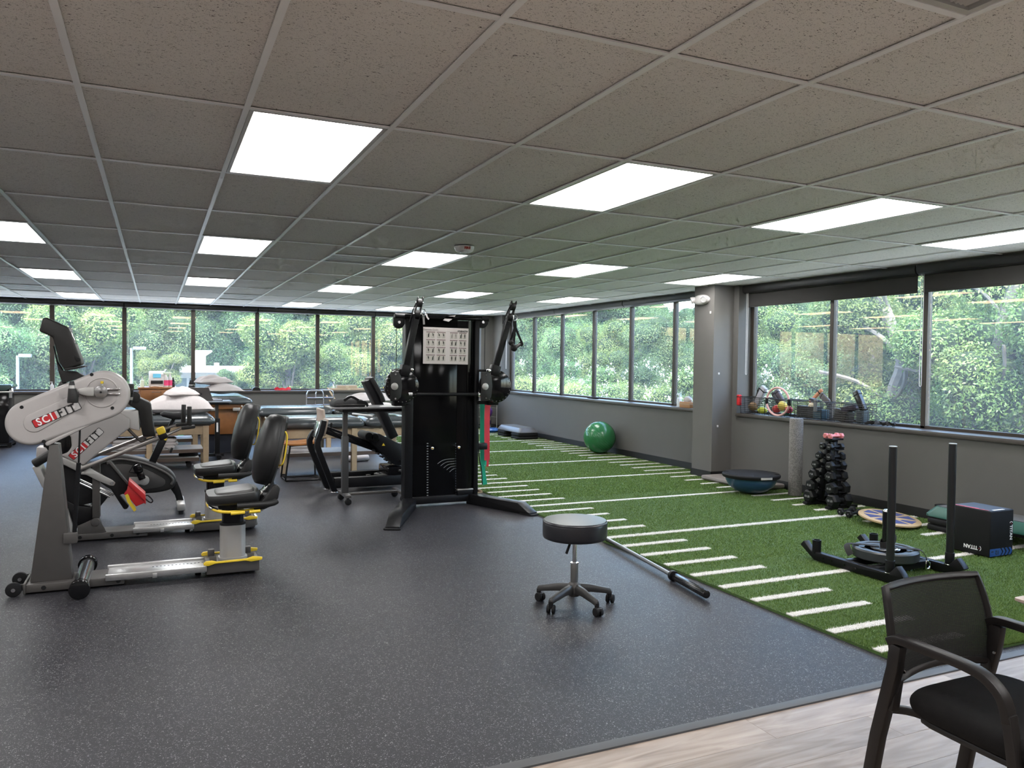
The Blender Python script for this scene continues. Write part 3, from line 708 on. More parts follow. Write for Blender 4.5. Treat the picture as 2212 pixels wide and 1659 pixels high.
T_big = tree_proto('forest_tree', (3.6, 3.6, 4.4), 60, .95, 105000, .078, .62, leaf_dark, 3, .22, -6.0)
T_big2 = tree_proto('forest_tree', (3.2, 3.2, 5.0), 54, .95, 105000, .075, .6, leaf_dark, 8, .2, -6.4)
T_med = tree_proto('young_tree', (1.9, 1.9, 2.5), 30, .55, 52000, .068, .55, leaf_lime, 21, .09, -3.4)
T_crepe = tree_proto('flowering_shrub_tree', (1.55, 1.55, 1.9), 34, .45, 80000, .046, .5, leaf_mid, 31, .05, -3.0, flowers=230, limbs=7)
T_near = tree_proto('leafy_tree', (2.3, 2.3, 2.6), 40, .60, 120000, .056, .40, leaf_mid, 44, .12, -3.4, limbs=9)
g = random.Random(5)
FOR = 'tall trees of the wood beyond the windows'
for k in range(12):
    x = -15 + k * 3.9 + g.uniform(-.8, .8); y = 45.5 + g.uniform(-1.5, 2.5)
    place_tree((T_big, T_big2)[k % 2], (x, y, 2.6 + g.uniform(-.6, .9)), g.uniform(.95, 1.25), g.uniform(0, 6), 'tall leafy tree in the wood behind the far windows', FOR, (leaf_dark, leaf_mid, leaf_dark)[k % 3])
for k in range(9):
    x = -20 + k * 6.2 + g.uniform(-1, 1); y = 55 + g.uniform(-2, 2)
    place_tree((T_big2, T_big)[k % 2], (x, y, 5.2 + g.uniform(-.6, .9)), g.uniform(1.5, 1.8), g.uniform(0, 6), 'tall leafy tree in the wood behind the far windows', FOR, leaf_dark)
for px, py, y, s, lab, lm in ((350, 806, 27, .46, 'lime green young tree behind the wooden drawer cabinet', leaf_lime), (512, 830, 28, .40, 'bushy green tree in front of the white flat-roofed building', leaf_mid),
                          (628, 778, 26, .98, 'bright yellow-green tree behind the padded treatment tables', leaf_lime), (735, 806, 25, .62, 'low yellow-green tree outside, right of the treatment tables', leaf_lime),
                          (850, 770, 27, 1.0, 'bright green tree outside just left of the cable tower', leaf_lime), (38, 790, 28, 1.05, 'fresh green tree at the far left window', leaf_mid), (185, 760, 30, 1.1, 'yellowish green tree behind the black display of the crank machine', leaf_lime),
                          (-70, 800, 26, .9, 'fresh green tree outside, left of the picture edge', leaf_mid)):
    p = PY(px, py, y); place_tree(T_med, p, s, g.uniform(0, 6), lab, None, lm)
# beyond the right wall
WD = 'wood beyond the right windows'
for k in range(11):
    y = 4 + k * 4.4 + g.uniform(-.8, .8); x = 27 + g.uniform(-1.5, 1.5) + .12 * y
    place_tree((T_big, T_big2)[k % 2], (x, y, 1.7 + g.uniform(-.5, .5)), g.uniform(.95, 1.15), g.uniform(0, 6), 'leafy tree in the wood behind the right window bays', WD, (leaf_mid, leaf_dark)[k % 2])
for k in range(7):
    y = 9 + k * 4.2 + g.uniform(-.8, .8); x = 18.5 + g.uniform(-1, 1)
    place_tree(T_big2, (x, y, .75 + g.uniform(-.3, .3)), g.uniform(.64, .76), g.uniform(0, 6), 'mid-sized tree standing between the flowering shrubs and the wood', 'trees behind the flowering shrubs', (leaf_mid, leaf_lime)[k % 2])
for k, (x, y, s, lab) in enumerate(((11.6, 13.2, 1.0, 'white-flowering shrub tree just right of the pillar outside'), (12.4, 15.8, 1.0, 'white-flowering shrub tree hidden partly by the pillar'), (13.0, 18.6, 1.08, 'white-flowering shrub tree in the rightmost panes of the far bay'),
        (12.7, 21.4, 1.0, 'white-flowering shrub tree in the middle of the far right bay'), (13.4, 24.4, 1.1, 'white-flowering shrub tree left of the middle of the far right bay'), (13.2, 27.6, 1.1, 'white-flowering shrub tree in the leftmost panes of the far right bay'),
        (12.8, 30.8, 1.1, 'white-flowering shrub tree beyond the far corner of the room'), (11.0, 10.8, .85, 'low white-flowering shrub tree behind the wire baskets'))):
    place_tree(T_crepe, (x, y, -.15 if s > .9 else -.5), s, g.uniform(0, 6), lab, None, (leaf_mid, leaf_lime)[k % 2])
for k, (x, y, z, s, lab) in enumerate(((11.9, 9.4, .9, 1.0, 'large-leaved green tree behind the second pane of the near bay'), (11.3, 7.2, .9, 1.0, 'large-leaved green tree behind the rightmost visible pane'), (14.2, 10.9, 1.0, 1.1, 'green tree filling the gap behind the two nearest trees'),
        (14.6, 7.6, 1.0, 1.1, 'green tree farther back at the right picture edge'), (11.4, 4.6, .8, 1.0, 'green tree outside beyond the right picture edge'))):
    place_tree(T_near, (x, y, z), s, g.uniform(0, 6), lab, None, (leaf_lime, leaf_lime, leaf_mid, leaf_mid, leaf_lime)[k])
# grey bare branches of the near trees
for path, r, lab in (([(11.2, 9.6, GZ), (11.0, 9.3, -1.0), (10.75, 8.9, .9), (10.8, 8.75, 1.6), (10.7, 9.0, 2.4), (10.6, 9.3, 3.2)], .10, 'pale grey forked tree trunk outside behind the shade chain'),
                     ([(10.4, 7.5, GZ), (10.3, 7.6, -.5), (10.5, 7.2, 1.0), (10.6, 7.0, 2.2), (10.5, 6.6, 3.2)], .07, 'slender grey tree trunk outside at the rightmost pane'),):
    th = thing('bare_trunk', lab, 'tree trunk', path[0])
    MB().tube(path, r, 8, smooth=5).build('trunk', bark, th)
    for k in range(4):
        q = Vector(path[2 + k % 3]); MB().tube([q, q + Vector((-.25, .45 - .3 * k, .35)), q + Vector((-.4, 1.1 - .55 * k, .5 + .1 * k))], r * .35, 6, smooth=4).build('branch', bark, th)
MB_white = mat('white_building_paint', (0.74, 0.76, 0.76), 0.6, 0, 0.04, 2); dark_glass = mat('dark_window_glass', (0.05, 0.075, 0.085), 0.15, 0, 0.1, 2)
# building behind the far windows
YBd = 33.0
p0, p1 = PY(345, 800, YBd), PY(700, 800, YBd)
bd = thing('flat_roofed_building', 'low white flat-roofed building with dark window band across the lot', 'building', (p0.x + 3, YBd + 3, GZ))
zr = PY(480, 793, YBd).z
MB().bb((p0.x, YBd + .4, GZ), (p1.x, YBd + 6, zr - .1)).build('wall', mat('building_wall_grey', (0.28, 0.30, 0.30), 0.7), bd, smooth=False)
MB().bb((p0.x - .3, YBd - .2, zr - .22), (p1.x + .2, YBd + 6.2, zr)).build('roof', MB_white, bd, bevel=.03)
for k in range(9):
    x = p0.x + .25 + k * .82; MB().bb((x, YBd + .34, zr - 1.35), (x + .72, YBd + .45, zr - .45)).build('window', dark_glass, bd, smooth=False)
q0, q1 = PY(422, 790, YBd + 1), PY(446, 757, YBd + 1)
MB().prism([(q0.x, zr), (q1.x - .03, zr), (q1.x - .03, q1.z - .22), (q1.x + .22, q1.z - .05), (q1.x + .22, q1.z), (q0.x, q1.z)], 'y', YBd + 1, YBd + 4).build('roof_tower', MB_white, bd)
for px in (385, 398, 468): 
    p = PY(px, 793, YBd + 1); MB().cyl((p.x, YBd + 1, zr), (p.x, YBd + 1, zr + .16), .10, n=10).build('roof_vent', MB_white, bd)
b2 = thing('office_building', 'white and blue-glass building seen between the trees right of the tables', 'building', (PY(745, 800, 40).x, 41, GZ))
a, c = PY(690, 764, 40), PY(800, 800, 40)
MB().bb((a.x, 40, GZ), (c.x + .6, 44, a.z)).build('wall', MB_white, b2, smooth=False)
for k in range(4):
    x = a.x + .2 + k * .66; MB().bb((x, 39.93, a.z - .55), (x + .5, 40.05, a.z - .2)).build('window', mat('blue_glass', (0.12, 0.22, 0.30), 0.15), b2, smooth=False)
MB().bb((a.x - .2, 39.7, a.z - 1.15), (c.x + .6, 40.05, a.z - .80)).build('canopy', dark_glass, b2, smooth=False)
for px, py, dx, lab in ((284, 752, .35, 'grey parking lot lamp post behind the white crank machine'), (38, 768, .30, 'grey parking lot lamp post at the far left window')):
    p = PY(px, py, 25)
    th = thing('lamp_post', lab, 'lamp post', (p.x, 25, GZ))
    MB().cyl((p.x, 25, GZ), (p.x, 25, p.z), .055, .04, n=8).build('pole', mat('lamp_post_grey', (0.16, 0.18, 0.18), .5), th)
    MB().box((p.x + dx * .6, 25, p.z), (dx, .2, .09)).build('lamp_head', mat('lamp_post_grey', (0.16, 0.18, 0.18), .5), th, bevel=.02)
# ================================================================== EXERCISE MACHINES ON THE LEFT
def crop(ox, oy, sc): return lambda pts: [(ox + a * sc, oy + b * sc) for a, b in pts]
C1 = crop(0, 660, 640 / 2212); CA = crop(0, 780, 300 / 2212); CB = crop(60, 960, 280 / 2212); C4 = crop(230, 840, 200 / 1229); CS = crop(400, 860, 240 / 1531)
pad_top_m = mat('grey_vinyl_pad', (0.06, 0.057, 0.057), 0.38, 0, 0.08, 9, 0.06, 260)
red_label = mat('red_label', (0.48, 0.02, 0.025), 0.4, 0, 0.03, 10); label_white = mat('label_white', (0.60, 0.58, 0.57), 0.4, 0, 0.02, 10)
def loft(secs):
    """secs: list of rings (same count) of 3-D points"""
    b = MB(); m = len(secs[0]); vs_ = [p for s in secs for p in s]; fs_ = []
    for i in range(len(secs) - 1):
        for k in range(m): fs_.append((i * m + k, i * m + (k + 1) % m, (i + 1) * m + (k + 1) % m, (i + 1) * m + k))
    fs_ += [tuple(range(m - 1, -1, -1)), tuple((len(secs) - 1) * m + k for k in range(m))]
    return b.add(vs_, fs_)
def scifit_label(parent, c, ang, L, H, y):
    """logo plate lying on a plane facing the viewer (-y)"""
    xd = Vector((math.cos(ang), 0, math.sin(ang))); zd = Vector((-math.sin(ang), 0, math.cos(ang))); o = Vector((c[0], y, c[1]))
    def plate(x0, x1, h, dy, m, nm, r):
        poly = rrect(x1 - x0, h, r, 3, (x0 + x1) / 2, 0)
        b = MB(); n = len(poly)
        a = [o + xd * u + zd * v + Vector((0, dy, 0)) for u, v in poly]; d = [p + Vector((0, .002, 0)) for p in a]
        b.add(a + d, [tuple(range(n)), tuple(range(2 * n - 1, n - 1, -1))] + [(k, n + k, n + (k + 1) % n, (k + 1) % n) for k in range(n)])
        return b.build(nm, m, parent, smooth=False)
    bd = plate(-L / 2, L / 2, H, -.002, black_paint, 'logo_plate', H * .16)
    bd['label'] = 'red and white logo plate'
    plate(-L / 2 + .004, L / 2 - .004, H - .008, -.0032, label_white, 'white_field', H * .12)
    plate(-L / 2 + .004, -L * .02, H - .008, -.0044, red_label, 'red_field', H * .10)
    def ch(c_, u, m, sx=1.0):
        text(c_, H * 1.22, m, parent, frame(o + Vector((0, -.0066, 0)) + xd * (u * L) - zd * .001, xd, zd) @ Matrix.Diagonal((sx, 1, 1, 1)), offset=.0014)
    for c_, u in (('S', -.375), ('C', -.235), ('I', -.105)): ch(c_, u, white_paint, .88)
    for c_, u in (('F', .075), ('I', .20), ('T', .33)): ch(c_, u, black_paint, .92)
    sb, sw = MB(), MB()                       # serifs of the letters
    def ser(bld, u, v, w):
        q = o + xd * (u * L) + zd * (v * H) + Vector((0, -.0066, 0)); bld.beam(q - xd * w / 2, q + xd * w / 2, .001, H * .055, up=zd)
    for v in (-.41, .41): ser(sw, -.105, v, H * .27); ser(sb, .20, v, H * .25)
    ser(sb, .042, -.41, H * .22); ser(sb, .33, -.41, H * .25)
    sw.build('serif', white_paint, parent); sb.build('serif', black_paint, parent)

def rail_and_seat(th, yc, xl, xr, xc, seat_dx, track, wheels=True):
    hw = .118
    r = MB().bb((xl, yc - hw, .012), (track[0] + .10, yc + hw, .066)).build('base_rail', grey_metal, th, bevel=.008)
    ends = MB().bb((xl - .01, yc - hw - .01, .01), (xl + .004, yc + hw + .01, .075)); ends.build('end_plate', grey_metal, r, bevel=.003)
    for x in (xl + .10, xl + .33, xl + .52):
        MB().cyl((x, yc - hw - .002, .038), (x, yc - hw + .002, .038), .014, n=14).build('bolt_hole', black_rubber, r)
    tk = MB().bb((track[0], yc - hw + .01, .05), (track[1], yc + hw - .01, .074)); o = tk.build('slide_track', alu, th, bevel=.003)
    for s in (-1, 1): MB().bb((track[0] - .01, yc + s * (hw + .008) - .012, .045), (track[1], yc + s * (hw + .008) + .012, .088)).build('track_edge', alu, o, bevel=.005)
    hb = MB()
    for k in range(14): hb.cyl((track[1] - .02 - k * .024, yc + .03, .0735), (track[1] - .02 - k * .024, yc + .03, .0748), .006, n=8)
    hb.build('index_holes', black_rubber, o)
    MB().box(((track[0] + track[1]) / 2 - .02, yc - hw - .022, .055), (.03, .006, .03)).build('stop_lug', alu, o, bevel=.003)
    for x in (xl + .03, track[1] - .05): MB().cyl((x, yc, 0), (x, yc, .02), .02, n=12).build('levelling_foot', black_rubber, r)
    bl = MB().bb((track[1] - .005, yc - hw - .012, .022), (xr, yc + hw + .012, .098)).build('carriage_block', grey_metal, th, bevel=.008)
    MB().bb((xr - .09, yc - hw + .02, 0), (xr - .03, yc + hw - .02, .03)).build('rear_foot', black_rubber, bl, bevel=.005)
    for s in (-1, 1):
        y = yc + s * .142; x0, x1 = track[1] - .02, xr + .012
        pl = [(x0, .094), (x0 + .03, .088), (x0 + .07, .100), (x1 - .11, .104), (x1 - .07, .094), (x1, .10), (x1 + .004, .118), (x1 - .02, .122), (x1 - .06, .128), (x1 - .1, .116), (x0 + .08, .113), (x0 + .05, .122), (x0 + .01, .12), (x0 - .004, .106)]
        MB().prism(pl, 'y', y - .01, y + .01).build('step_bar', yellow_p, th, bevel=.003)['label'] = 'yellow foot release bar'
        for x in (x0 + .06, x1 - .07): MB().bb((x - .022, yc + s * .10 - .012, .09), (x + .022, yc + s * .12 + .012, .145)).build('bar_bracket', grey_metal, bl, bevel=.006)
    # column
    cx = xc
    cp = rrect(.168, .13, .05, 5)
    MB().prism([(cx + a, yc + b) for a, b in cp], 'z', .098, .345).build('seat_column', silver, th)
    MB().prism([(cx + a * 1.12, yc + b * 1.12) for a, b in cp], 'z', .095, .112).build('column_collar', silver, th)
    MB().prism([(cx + a * .86, yc + b * .86) for a, b in cp], 'z', .34, .47).build('inner_column', black_gloss, th)
    MB().prism([(cx + a * 1.03, yc + b * 1.03) for a, b in cp], 'z', .335, .352).build('column_cap', black_rubber, th)
    # seat
    sx = cx + seat_dx
    outline = [(-.175, -.10), (-.150, -.165), (-.05, -.200), (.10, -.205), (.155, -.180), (.168, -.10), (.168, .10), (.155, .180), (.10, .205), (-.05, .200), (-.150, .165), (-.175, .10)]
    ol = cat2(outline, 4)
    secs = []
    for z, k in ((.498, .90), (.505, .97), (.530, 1.0), (.556, 1.0), (.572, .965)): secs.append([(sx + a * k, yc + b * k, z + (.012 * (a / .17)) * (1 if z > .51 else .3)) for a, b in ol])
    seat = loft(secs).build('seat', vinyl_pad, th, angle=60)
    loft([[(sx + .01 + a * .74, yc + b * .74, .571 + .012 * (a / .17)) for a, b in ol], [(sx + .01 + a * .72, yc + b * .72, .583 + .012 * (a / .17)) for a, b in ol], [(sx + .01 + a * .66, yc + b * .66, .586 + .012 * (a / .17)) for a, b in ol]]).build('top_panel', pad_top_m, seat, angle=60)
    MB().bb((cx - .10, yc - .09, .455), (cx + .17, yc + .09, .503)).build('seat_bracket', dark_plastic, th, bevel=.012)
    # grab rails under the seat
    lp = MB(); lp.tube([(sx + .12, yc - .19, .462), (sx + .02, yc - .20, .455), (sx - .09, yc - .19, .46), (sx - .15, yc - .12, .478), (sx - .165, yc, .486), (sx - .15, yc + .12, .478), (sx - .09, yc + .19, .46), (sx + .05, yc + .20, .455)], .011, 10, smooth=5)
    lo = lp.build('grab_loop', yellow_p, th); lo['label'] = 'yellow seat release loop'
    MB().tube([(sx - .105, yc - .178, .466), (sx - .15, yc - .12, .479), (sx - .165, yc, .487)], .0122, 10, smooth=5).build('bare_loop_section', chrome, lo)
    MB().cyl((sx - .03, yc - .215, .448), (sx + .06, yc - .215, .452), .012, n=12).build('lever_grip', yellow_p, th); MB().cyl((sx + .09, yc - .215, .452), (sx + .16, yc - .215, .454), .012, n=12).build('lever_grip', yellow_p, th)
    MB().cyl((sx + .05, yc - .215, .451), (sx + .18, yc - .20, .456), .006, n=8).build('lever_rod', chrome, th)
    # backrest arm, hinge and armrests
    arm = [(sx + .10, .455), (sx + .16, .44), (sx + .24, .47), (sx + .285, .52), (sx + .30, .59), (sx + .285, .62), (sx + .25, .615), (sx + .22, .56), (sx + .16, .50)]
    for s in (-1, 1): MB().prism(arm, 'y', yc + s * .14 - .03, yc + s * .14 + .03).build('side_bracket', dark_plastic, th, bevel=.012)
    MB().bb((sx + .2, yc - .13, .47), (sx + .27, yc + .13, .53)).build('cross_bracket', dark_plastic, th, bevel=.01)
    hg = MB()
    for k in range(3):
        a = Vector((sx + .17 + k * .03, yc - .05, .535 + k * .035)); hg.beam(a, a + Vector((.02, 0, .03)), .09, .014)
    hg.beam((sx + .16, yc - .02, .52), (sx + .27, yc - .02, .645), .07, .012); hg.build('hinge', chrome, th, bevel=.003)
    for s in (-1, 1):
        MB().tube([(sx + .27, yc + s * .20, .512), (sx + .23, yc + s * .215, .500), (sx + .10, yc + s * .218, .498), (sx + .01, yc + s * .215, .496)], .021, 12, smooth=4).build('armrest', dark_plastic, th)
    # backrest pad: leaning, widest in the middle
    d = Vector((.235, 0, 1)).normalized(); nrm = Vector((-d.z, 0, d.x)); o0 = Vector((sx + .215, yc, .605))
    rows = [(0.0, .075, .075), (.03, .11, .095), (.12, .175, .115), (.24, .200, .122), (.36, .165, .115), (.45, .115, .098), (.485, .085, .075), (.50, .05, .04)]
    def ring(s, hw_, tk_, back):
        pts = []
        for u, v in ((-1, 0), (-.985, .35), (-.80, .72), (-.55, .95), (0, 1.0), (.55, .95), (.80, .72), (.985, .35), (1, 0), (.9, -.12), (0, -.16), (-.9, -.12)):
            pts.append(o0 + d * s + Vector((0, u * hw_, 0)) + nrm * (v * tk_))
        return pts
    bp = loft([ring(*r_, 0) for r_ in rows]).build('backrest', vinyl_pad, th, angle=50)
    loft([[o0 + d * s + Vector((0, u * h2 * 1.01, 0)) + nrm * (v * .045 - .014) for u, v in ((-1, .3), (1, .3), (.96, -.25), (.5, -.75), (-.5, -.75), (-.96, -.25))] for s, h2, t2 in rows]).build('back_shell', dark_plastic, bp, angle=50)
    wb = MB()
    for k in (-1, 1): 
        q = o0 + d * .455 + nrm * .106 + Vector((0, k * .022 - .01, 0)); wb.beam(q, q + d * .012, .014, .003, up=nrm)
    wb.build('stitch_mark', white_paint, bp)
    lp = [o0 + d * .44 - nrm * .03 + Vector((0, s * .11, 0)) for s in (1,)] + []
    hb = MB().tube([o0 + d * .40 - nrm * .03 + Vector((0, .12, 0)), o0 + d * .36 - nrm * .055 + Vector((0, .12, 0)), o0 + d * .22 - nrm * .070 + Vector((0, .12, 0)), o0 + d * .16 - nrm * .06 + Vector((0, .11, 0)), o0 + d * .16 - nrm * .03 + Vector((0, -.02, 0)), o0 + d * .16 - nrm * .06 + Vector((0, -.11, 0)), o0 + d * .22 - nrm * .070 + Vector((0, -.12, 0)), o0 + d * .36 - nrm * .055 + Vector((0, -.12, 0)), o0 + d * .40 - nrm * .03 + Vector((0, -.12, 0))], .0055, 8, smooth=4)
    hb.build('rear_release_frame', yellow_p, th)['label'] = 'yellow wire release frame'

# ---------------- machine A: arm ergometer with seat
YA = 5.765
bikeA = thing('arm_ergometer', 'white and grey seated arm crank machine in front, with slanted rounded housing', 'exercise machine', (-.1, YA, 0))
rail_and_seat(bikeA, YA, -.745, .655, .487, .0, (-.29, .312))
YN = 5.675                                             # near face of the housing
cc = XZ(CA([(490, 985), (1640, 540), (905, 985), (2068, 540)]), YN)
r0, r1 = cc[2][0] - cc[0][0], cc[3][0] - cc[1][0]
cap = capsule(cc[0], r0, cc[1], r1, 20)
hs_ = MB().prism(cap, 'y', YN, YN + .185).build('housing', shroud_white, bikeA, bevel=.022, seg=4)
def ring_plate(c, r, y0, y1, m, nm, par, bev=.004): return MB().cyl((c[0], y0, c[1]), (c[0], y1, c[1]), r, n=40).build(nm, m, par, bevel=bev)
hubc = XZ(CA([(1612, 492)]), YN)[0]; sc_ = (XZ(CA([(1712, 492)]), YN)[0][0] - hubc[0]) / 100
rc = XZ(CA([(1625, 500)]), YN)[0]
b = MB(); b.lathe([(sc_ * 275, 0), (sc_ * 268, .004), (sc_ * 255, .004), (sc_ * 248, -.004), (0, -.004)], 40, (rc[0], YN - .001, rc[1]), Matrix.Rotation(PI / 2, 3, 'X'))
b.build('hub_ring', shroud_white, hs_, angle=70)
rp_ = capsule(XZ(CA([(545, 985)]), YN)[0], sc_ * 165, XZ(CA([(1230, 640)]), YN)[0], sc_ * 130, 14)
MB().prism(rp_, 'y', YN - .006, YN + .01).build('raised_panel', shroud_white, hs_, bevel=.006, seg=3)
for q in XZ(CA([(345, 735), (695, 1280), (1460, 215), (1790, 748)]), YN):
    MB().cyl((q[0], YN - .002, q[1]), (q[0], YN + .004, q[1]), sc_ * 30, n=18).build('screw_recess', black_rubber, hs_)
la, lb = XZ(CA([(515, 945), (1255, 635)]), YN)
lc = XZ(CA([(908, 850)]), YN)[0]
scifit_label(hs_, lc, math.atan2(lb[1] - la[1], lb[0] - la[0]), math.hypot(lb[0] - la[0], lb[1] - la[1]) * 1.01, sc_ * 150, YN - .006)
q0, q1 = XZ(CA([(725, 1375), (1590, 950)]), YN + .02)
MB().beam((q0[0], YN + .07, q0[1] + .018), (q1[0], YN + .07, q1[1] + .018), .13, .030).build('housing_lip', shroud_white, bikeA, bevel=.012)
# hub, crank and grips
MB().cyl((hubc[0], YN - .05, hubc[1]), (hubc[0], YN, hubc[1]), sc_ * 112, n=36).build('crank_hub', mat('turned_steel', (0.34, 0.34, 0.34), .25, .9, .15, 30), bikeA, bevel=.004)
MB().cyl((hubc[0], YN - .053, hubc[1]), (hubc[0], YN - .049, hubc[1]), sc_ * 18, n=16).build('hub_bolt', black_rubber, bikeA)
for dz in (-.50, .33):
    MB().beam((hubc[0] + sc_ * 90, YN - .012, hubc[1] - dz * sc_ * 95), (hubc[0] + sc_ * 305, YN - .012, hubc[1] - dz * sc_ * 115), .014, .010).build('slide_rod', chrome, bikeA, bevel=.003)
q = XZ(CA([(1625, 385), (1625, 318), (1625, 360)]), YN - .03)
MB().cyl((q[0][0], YN - .03, q[0][1] - .004), (q[2][0], YN - .03, q[2][1]), .008, n=12).build('pin_stem', chrome, bikeA)
MB().cyl((q[2][0], YN - .03, q[2][1]), (q[1][0], YN - .03, q[1][1]), .009, n=12).build('pin_knob', yellow_p, bikeA, bevel=.002)
def crank(y, sgn, name):
    a = XZ(CA([(1500, 412), (1360, 418), (1230, 452), (1150, 470), (1150, 540), (1260, 520), (1400, 555), (1500, 555)]), YN - .03)
    if sgn > 0: a = [(2 * hubc[0] - u, 2 * hubc[1] - v) for u, v in a]
    ca = MB().prism(a, 'y', y - .012, y + .012).build('crank_arm', silver, bikeA, bevel=.004)
    g_ = XZ(CA([(1160, 665), (1160, 640), (1165, 540), (1150, 435), (1145, 385), (1145, 320)]), YN - .08)
    if sgn > 0: g_ = [(2 * hubc[0] - u, 2 * hubc[1] - v - .02) for u, v in g_]
    rr = [.030, .032, .030, .022, .018, .012]
    MB().lathe([(0, 0)] + [(r_, i * .001) for i, r_ in enumerate([])] + [(.0, 0)], 4) if False else None
    b2 = MB(); ring_ = [(math.cos(2 * PI * k / 14), math.sin(2 * PI * k / 14)) for k in range(14)]
    secs = [[(p[0] + r_ * cx_, y + (-.045 if sgn < 0 else .045) + r_ * cy_, p[1]) for cx_, cy_ in ring_] for p, r_ in zip(g_, rr)]
    loft(secs[:4]).build('hand_grip', dark_plastic, ca); loft(secs[3:5]).build('grip_band', silver, ca); loft(secs[4:]).build('grip_tip', dark_plastic, ca)
    MB().bb((g_[2][0] - .02, min(y, y + sgn * .045), g_[2][1] - .02), (g_[2][0] + .03, max(y, y + sgn * .045), g_[2][1] + .02)).build('grip_pivot', dark_plastic, ca, bevel=.008)
crank(YN - .038, -1, 'near'); crank(YN + .185 + .038, 1, 'far')
# post, stabiliser tube, wheels, gas strut, display
pp = XZ([(107, 960), (127, 960)], YN + .03) + XZ([(156, 1253), (64, 1259)], YA - .08)
MB().prism(pp, 'y', YA - .075, YA + .075).build('upright_post', grey_metal, bikeA, bevel=.006)
sx_ = PZ(166, 1298).x + .012
cylo = MB().cyl((sx_, 5.43, .062), (sx_, 6.10, .062), .046, n=28).build('stabiliser_tube', mat('polished_dark_tube', (0.20, 0.20, 0.21), 0.18, 0.85, 0.05, 8), bikeA)
for y in (5.415, 6.055): MB().cyl((sx_, y, .062), (sx_, y + .06, .062), .060, n=28).build('end_cap', black_gloss, cylo, bevel=.006)
MB().cyl((sx_, 6.10, .062), (sx_, 6.14, .062), .048, n=20).build('end_knob', chrome, cylo, bevel=.004)
for y in (5.64, 5.90):
    w = MB().cyl((-.805, y - .014, .045), (-.805, y + .014, .045), .045, n=24).build('transport_wheel', black_rubber, bikeA, bevel=.006)
    MB().cyl((-.805, y - .02, .045), (-.805, y + .02, .045), .012, n=12).build('axle', chrome, w)
    MB().bb((-.81, y + .016, .03), (-.745, y + .024, .07)).build('wheel_bracket', grey_metal, bikeA)
s0, s1, s2 = XZ([(173.5, 905), (170, 1003), (160, 1163)], YA - .06)
MB().cyl((s0[0], YA - .06, s0[1]), (s1[0], YA - .06, s1[1]), .006, n=10).build('strut_rod', black_metal, bikeA)
MB().cyl((s1[0], YA - .06, s1[1] + .01), (s2[0], YA - .06, s2[1]), .0135, n=14).build('gas_strut', black_metal, bikeA)
q = XZ([(145, 1160)], YA - .06)[0]; MB().bb((q[0] - .02, YA - .09, q[1] - .04), (s2[0] + .02, YA - .045, q[1] + .03)).build('strut_bracket', grey_metal, bikeA, bevel=.008)
YC = 5.69
con = XZ(C1([(318, 90), (350, 90), (512, 165), (524, 195), (548, 262), (603, 400), (608, 442), (480, 480), (440, 425), (392, 235), (290, 192)]), YC)
co = MB().prism(con, 'y', YC, YC + .22).build('display_housing', dark_plastic, bikeA, bevel=.012, seg=3)
MB().prism(XZ(C1([(520, 185), (548, 255), (560, 285), (548, 290), (510, 190)]), YC), 'y', YC + .02, YC + .20).build('screen_bezel', black_gloss, co, bevel=.004)
MB().prism(XZ(C1([(555, 372), (600, 395), (603, 415), (575, 420), (560, 395)]), YC), 'y', YC - .004, YC + .224).build('button_block', black_rubber, co, bevel=.004)
MB().prism(XZ(C1([(470, 470), (632, 449), (634, 458), (488, 488)]), YC), 'y', YC - .004, YC + .224).build('display_tray', dark_plastic, bikeA, bevel=.004)
MB().prism(XZ(C1([(395, 300), (425, 420), (468, 488), (560, 492), (620, 522), (605, 540), (500, 572), (462, 574), (438, 500)]), YC + .05), 'y', YC + .05, YC + .15).build('display_neck', dark_plastic, bikeA, bevel=.012, seg=3)
MB().beam((con[8][0] - .02, YC + .1, con[8][1] - .16), (con[8][0] + .10, YC + .1, con[8][1] - .22), .08, .10).build('neck_mount', dark_plastic, bikeA, bevel=.01)

# ---------------- machine B: recumbent stepper behind
YBk = 7.24; YM = 7.13
bikeB = thing('recumbent_stepper', 'white and grey recumbent stepper behind the crank machine, with red foot plate', 'exercise machine', (-.05, YBk, 0))
rail_and_seat(bikeB, YBk, -.66, .79, .468, .0, (-.165, .292))
MB().bb((.79, YBk - .09, .03), (.815, YBk + .09, .11)).build('rail_end_cap', alu, bikeB, bevel=.01)
bodyp = XZ([(129, 984), (180, 1006), (257, 943), (281, 924), (281, 905), (252, 886), (215, 880), (165, 895), (142, 930), (153, 945), (155, 965), (146, 978)], YM)
hb_ = MB().prism(bodyp, 'y', YM, YM + .22).build('housing', shroud_white, bikeB, bevel=.014, seg=3)
MB().prism(XZ([(252, 886), (281, 888), (299, 886), (302, 931), (281, 926), (276, 912)], YM + .02), 'y', YM + .02, YM + .24).build('housing_rear', white_plastic, bikeB, bevel=.008)
MB().prism(XZ([(129, 984), (180, 1006), (176, 1022), (131, 1000)], YM), 'y', YM - .02, YM + .24).build('housing_skirt', silver, bikeB, bevel=.008)
fw = XZ([(129, 962)], YM)[0]; MB().cyl((fw[0], YM + .04, fw[1]), (fw[0], YM + .18, fw[1]), .118, n=36).build('flywheel', black_gloss, bikeB, bevel=.01)
la, lb, lc = XZ(CA([(1180, 1500), (1605, 1110), (1375, 1315)]), YM)
scc = (XZ(CA([(1712, 492)]), YM)[0][0] - XZ(CA([(1612, 492)]), YM)[0][0]) / 100
scifit_label(hb_, lc, math.atan2(lb[1] - la[1], lb[0] - la[0]), scc * 690, scc * 128, YM - .001)
cl = XZ(C4([(292, 215), (300, 120), (340, 108), (410, 105), (570, 180), (592, 215), (640, 560), (655, 635), (485, 640), (468, 570), (420, 290)]), YM)
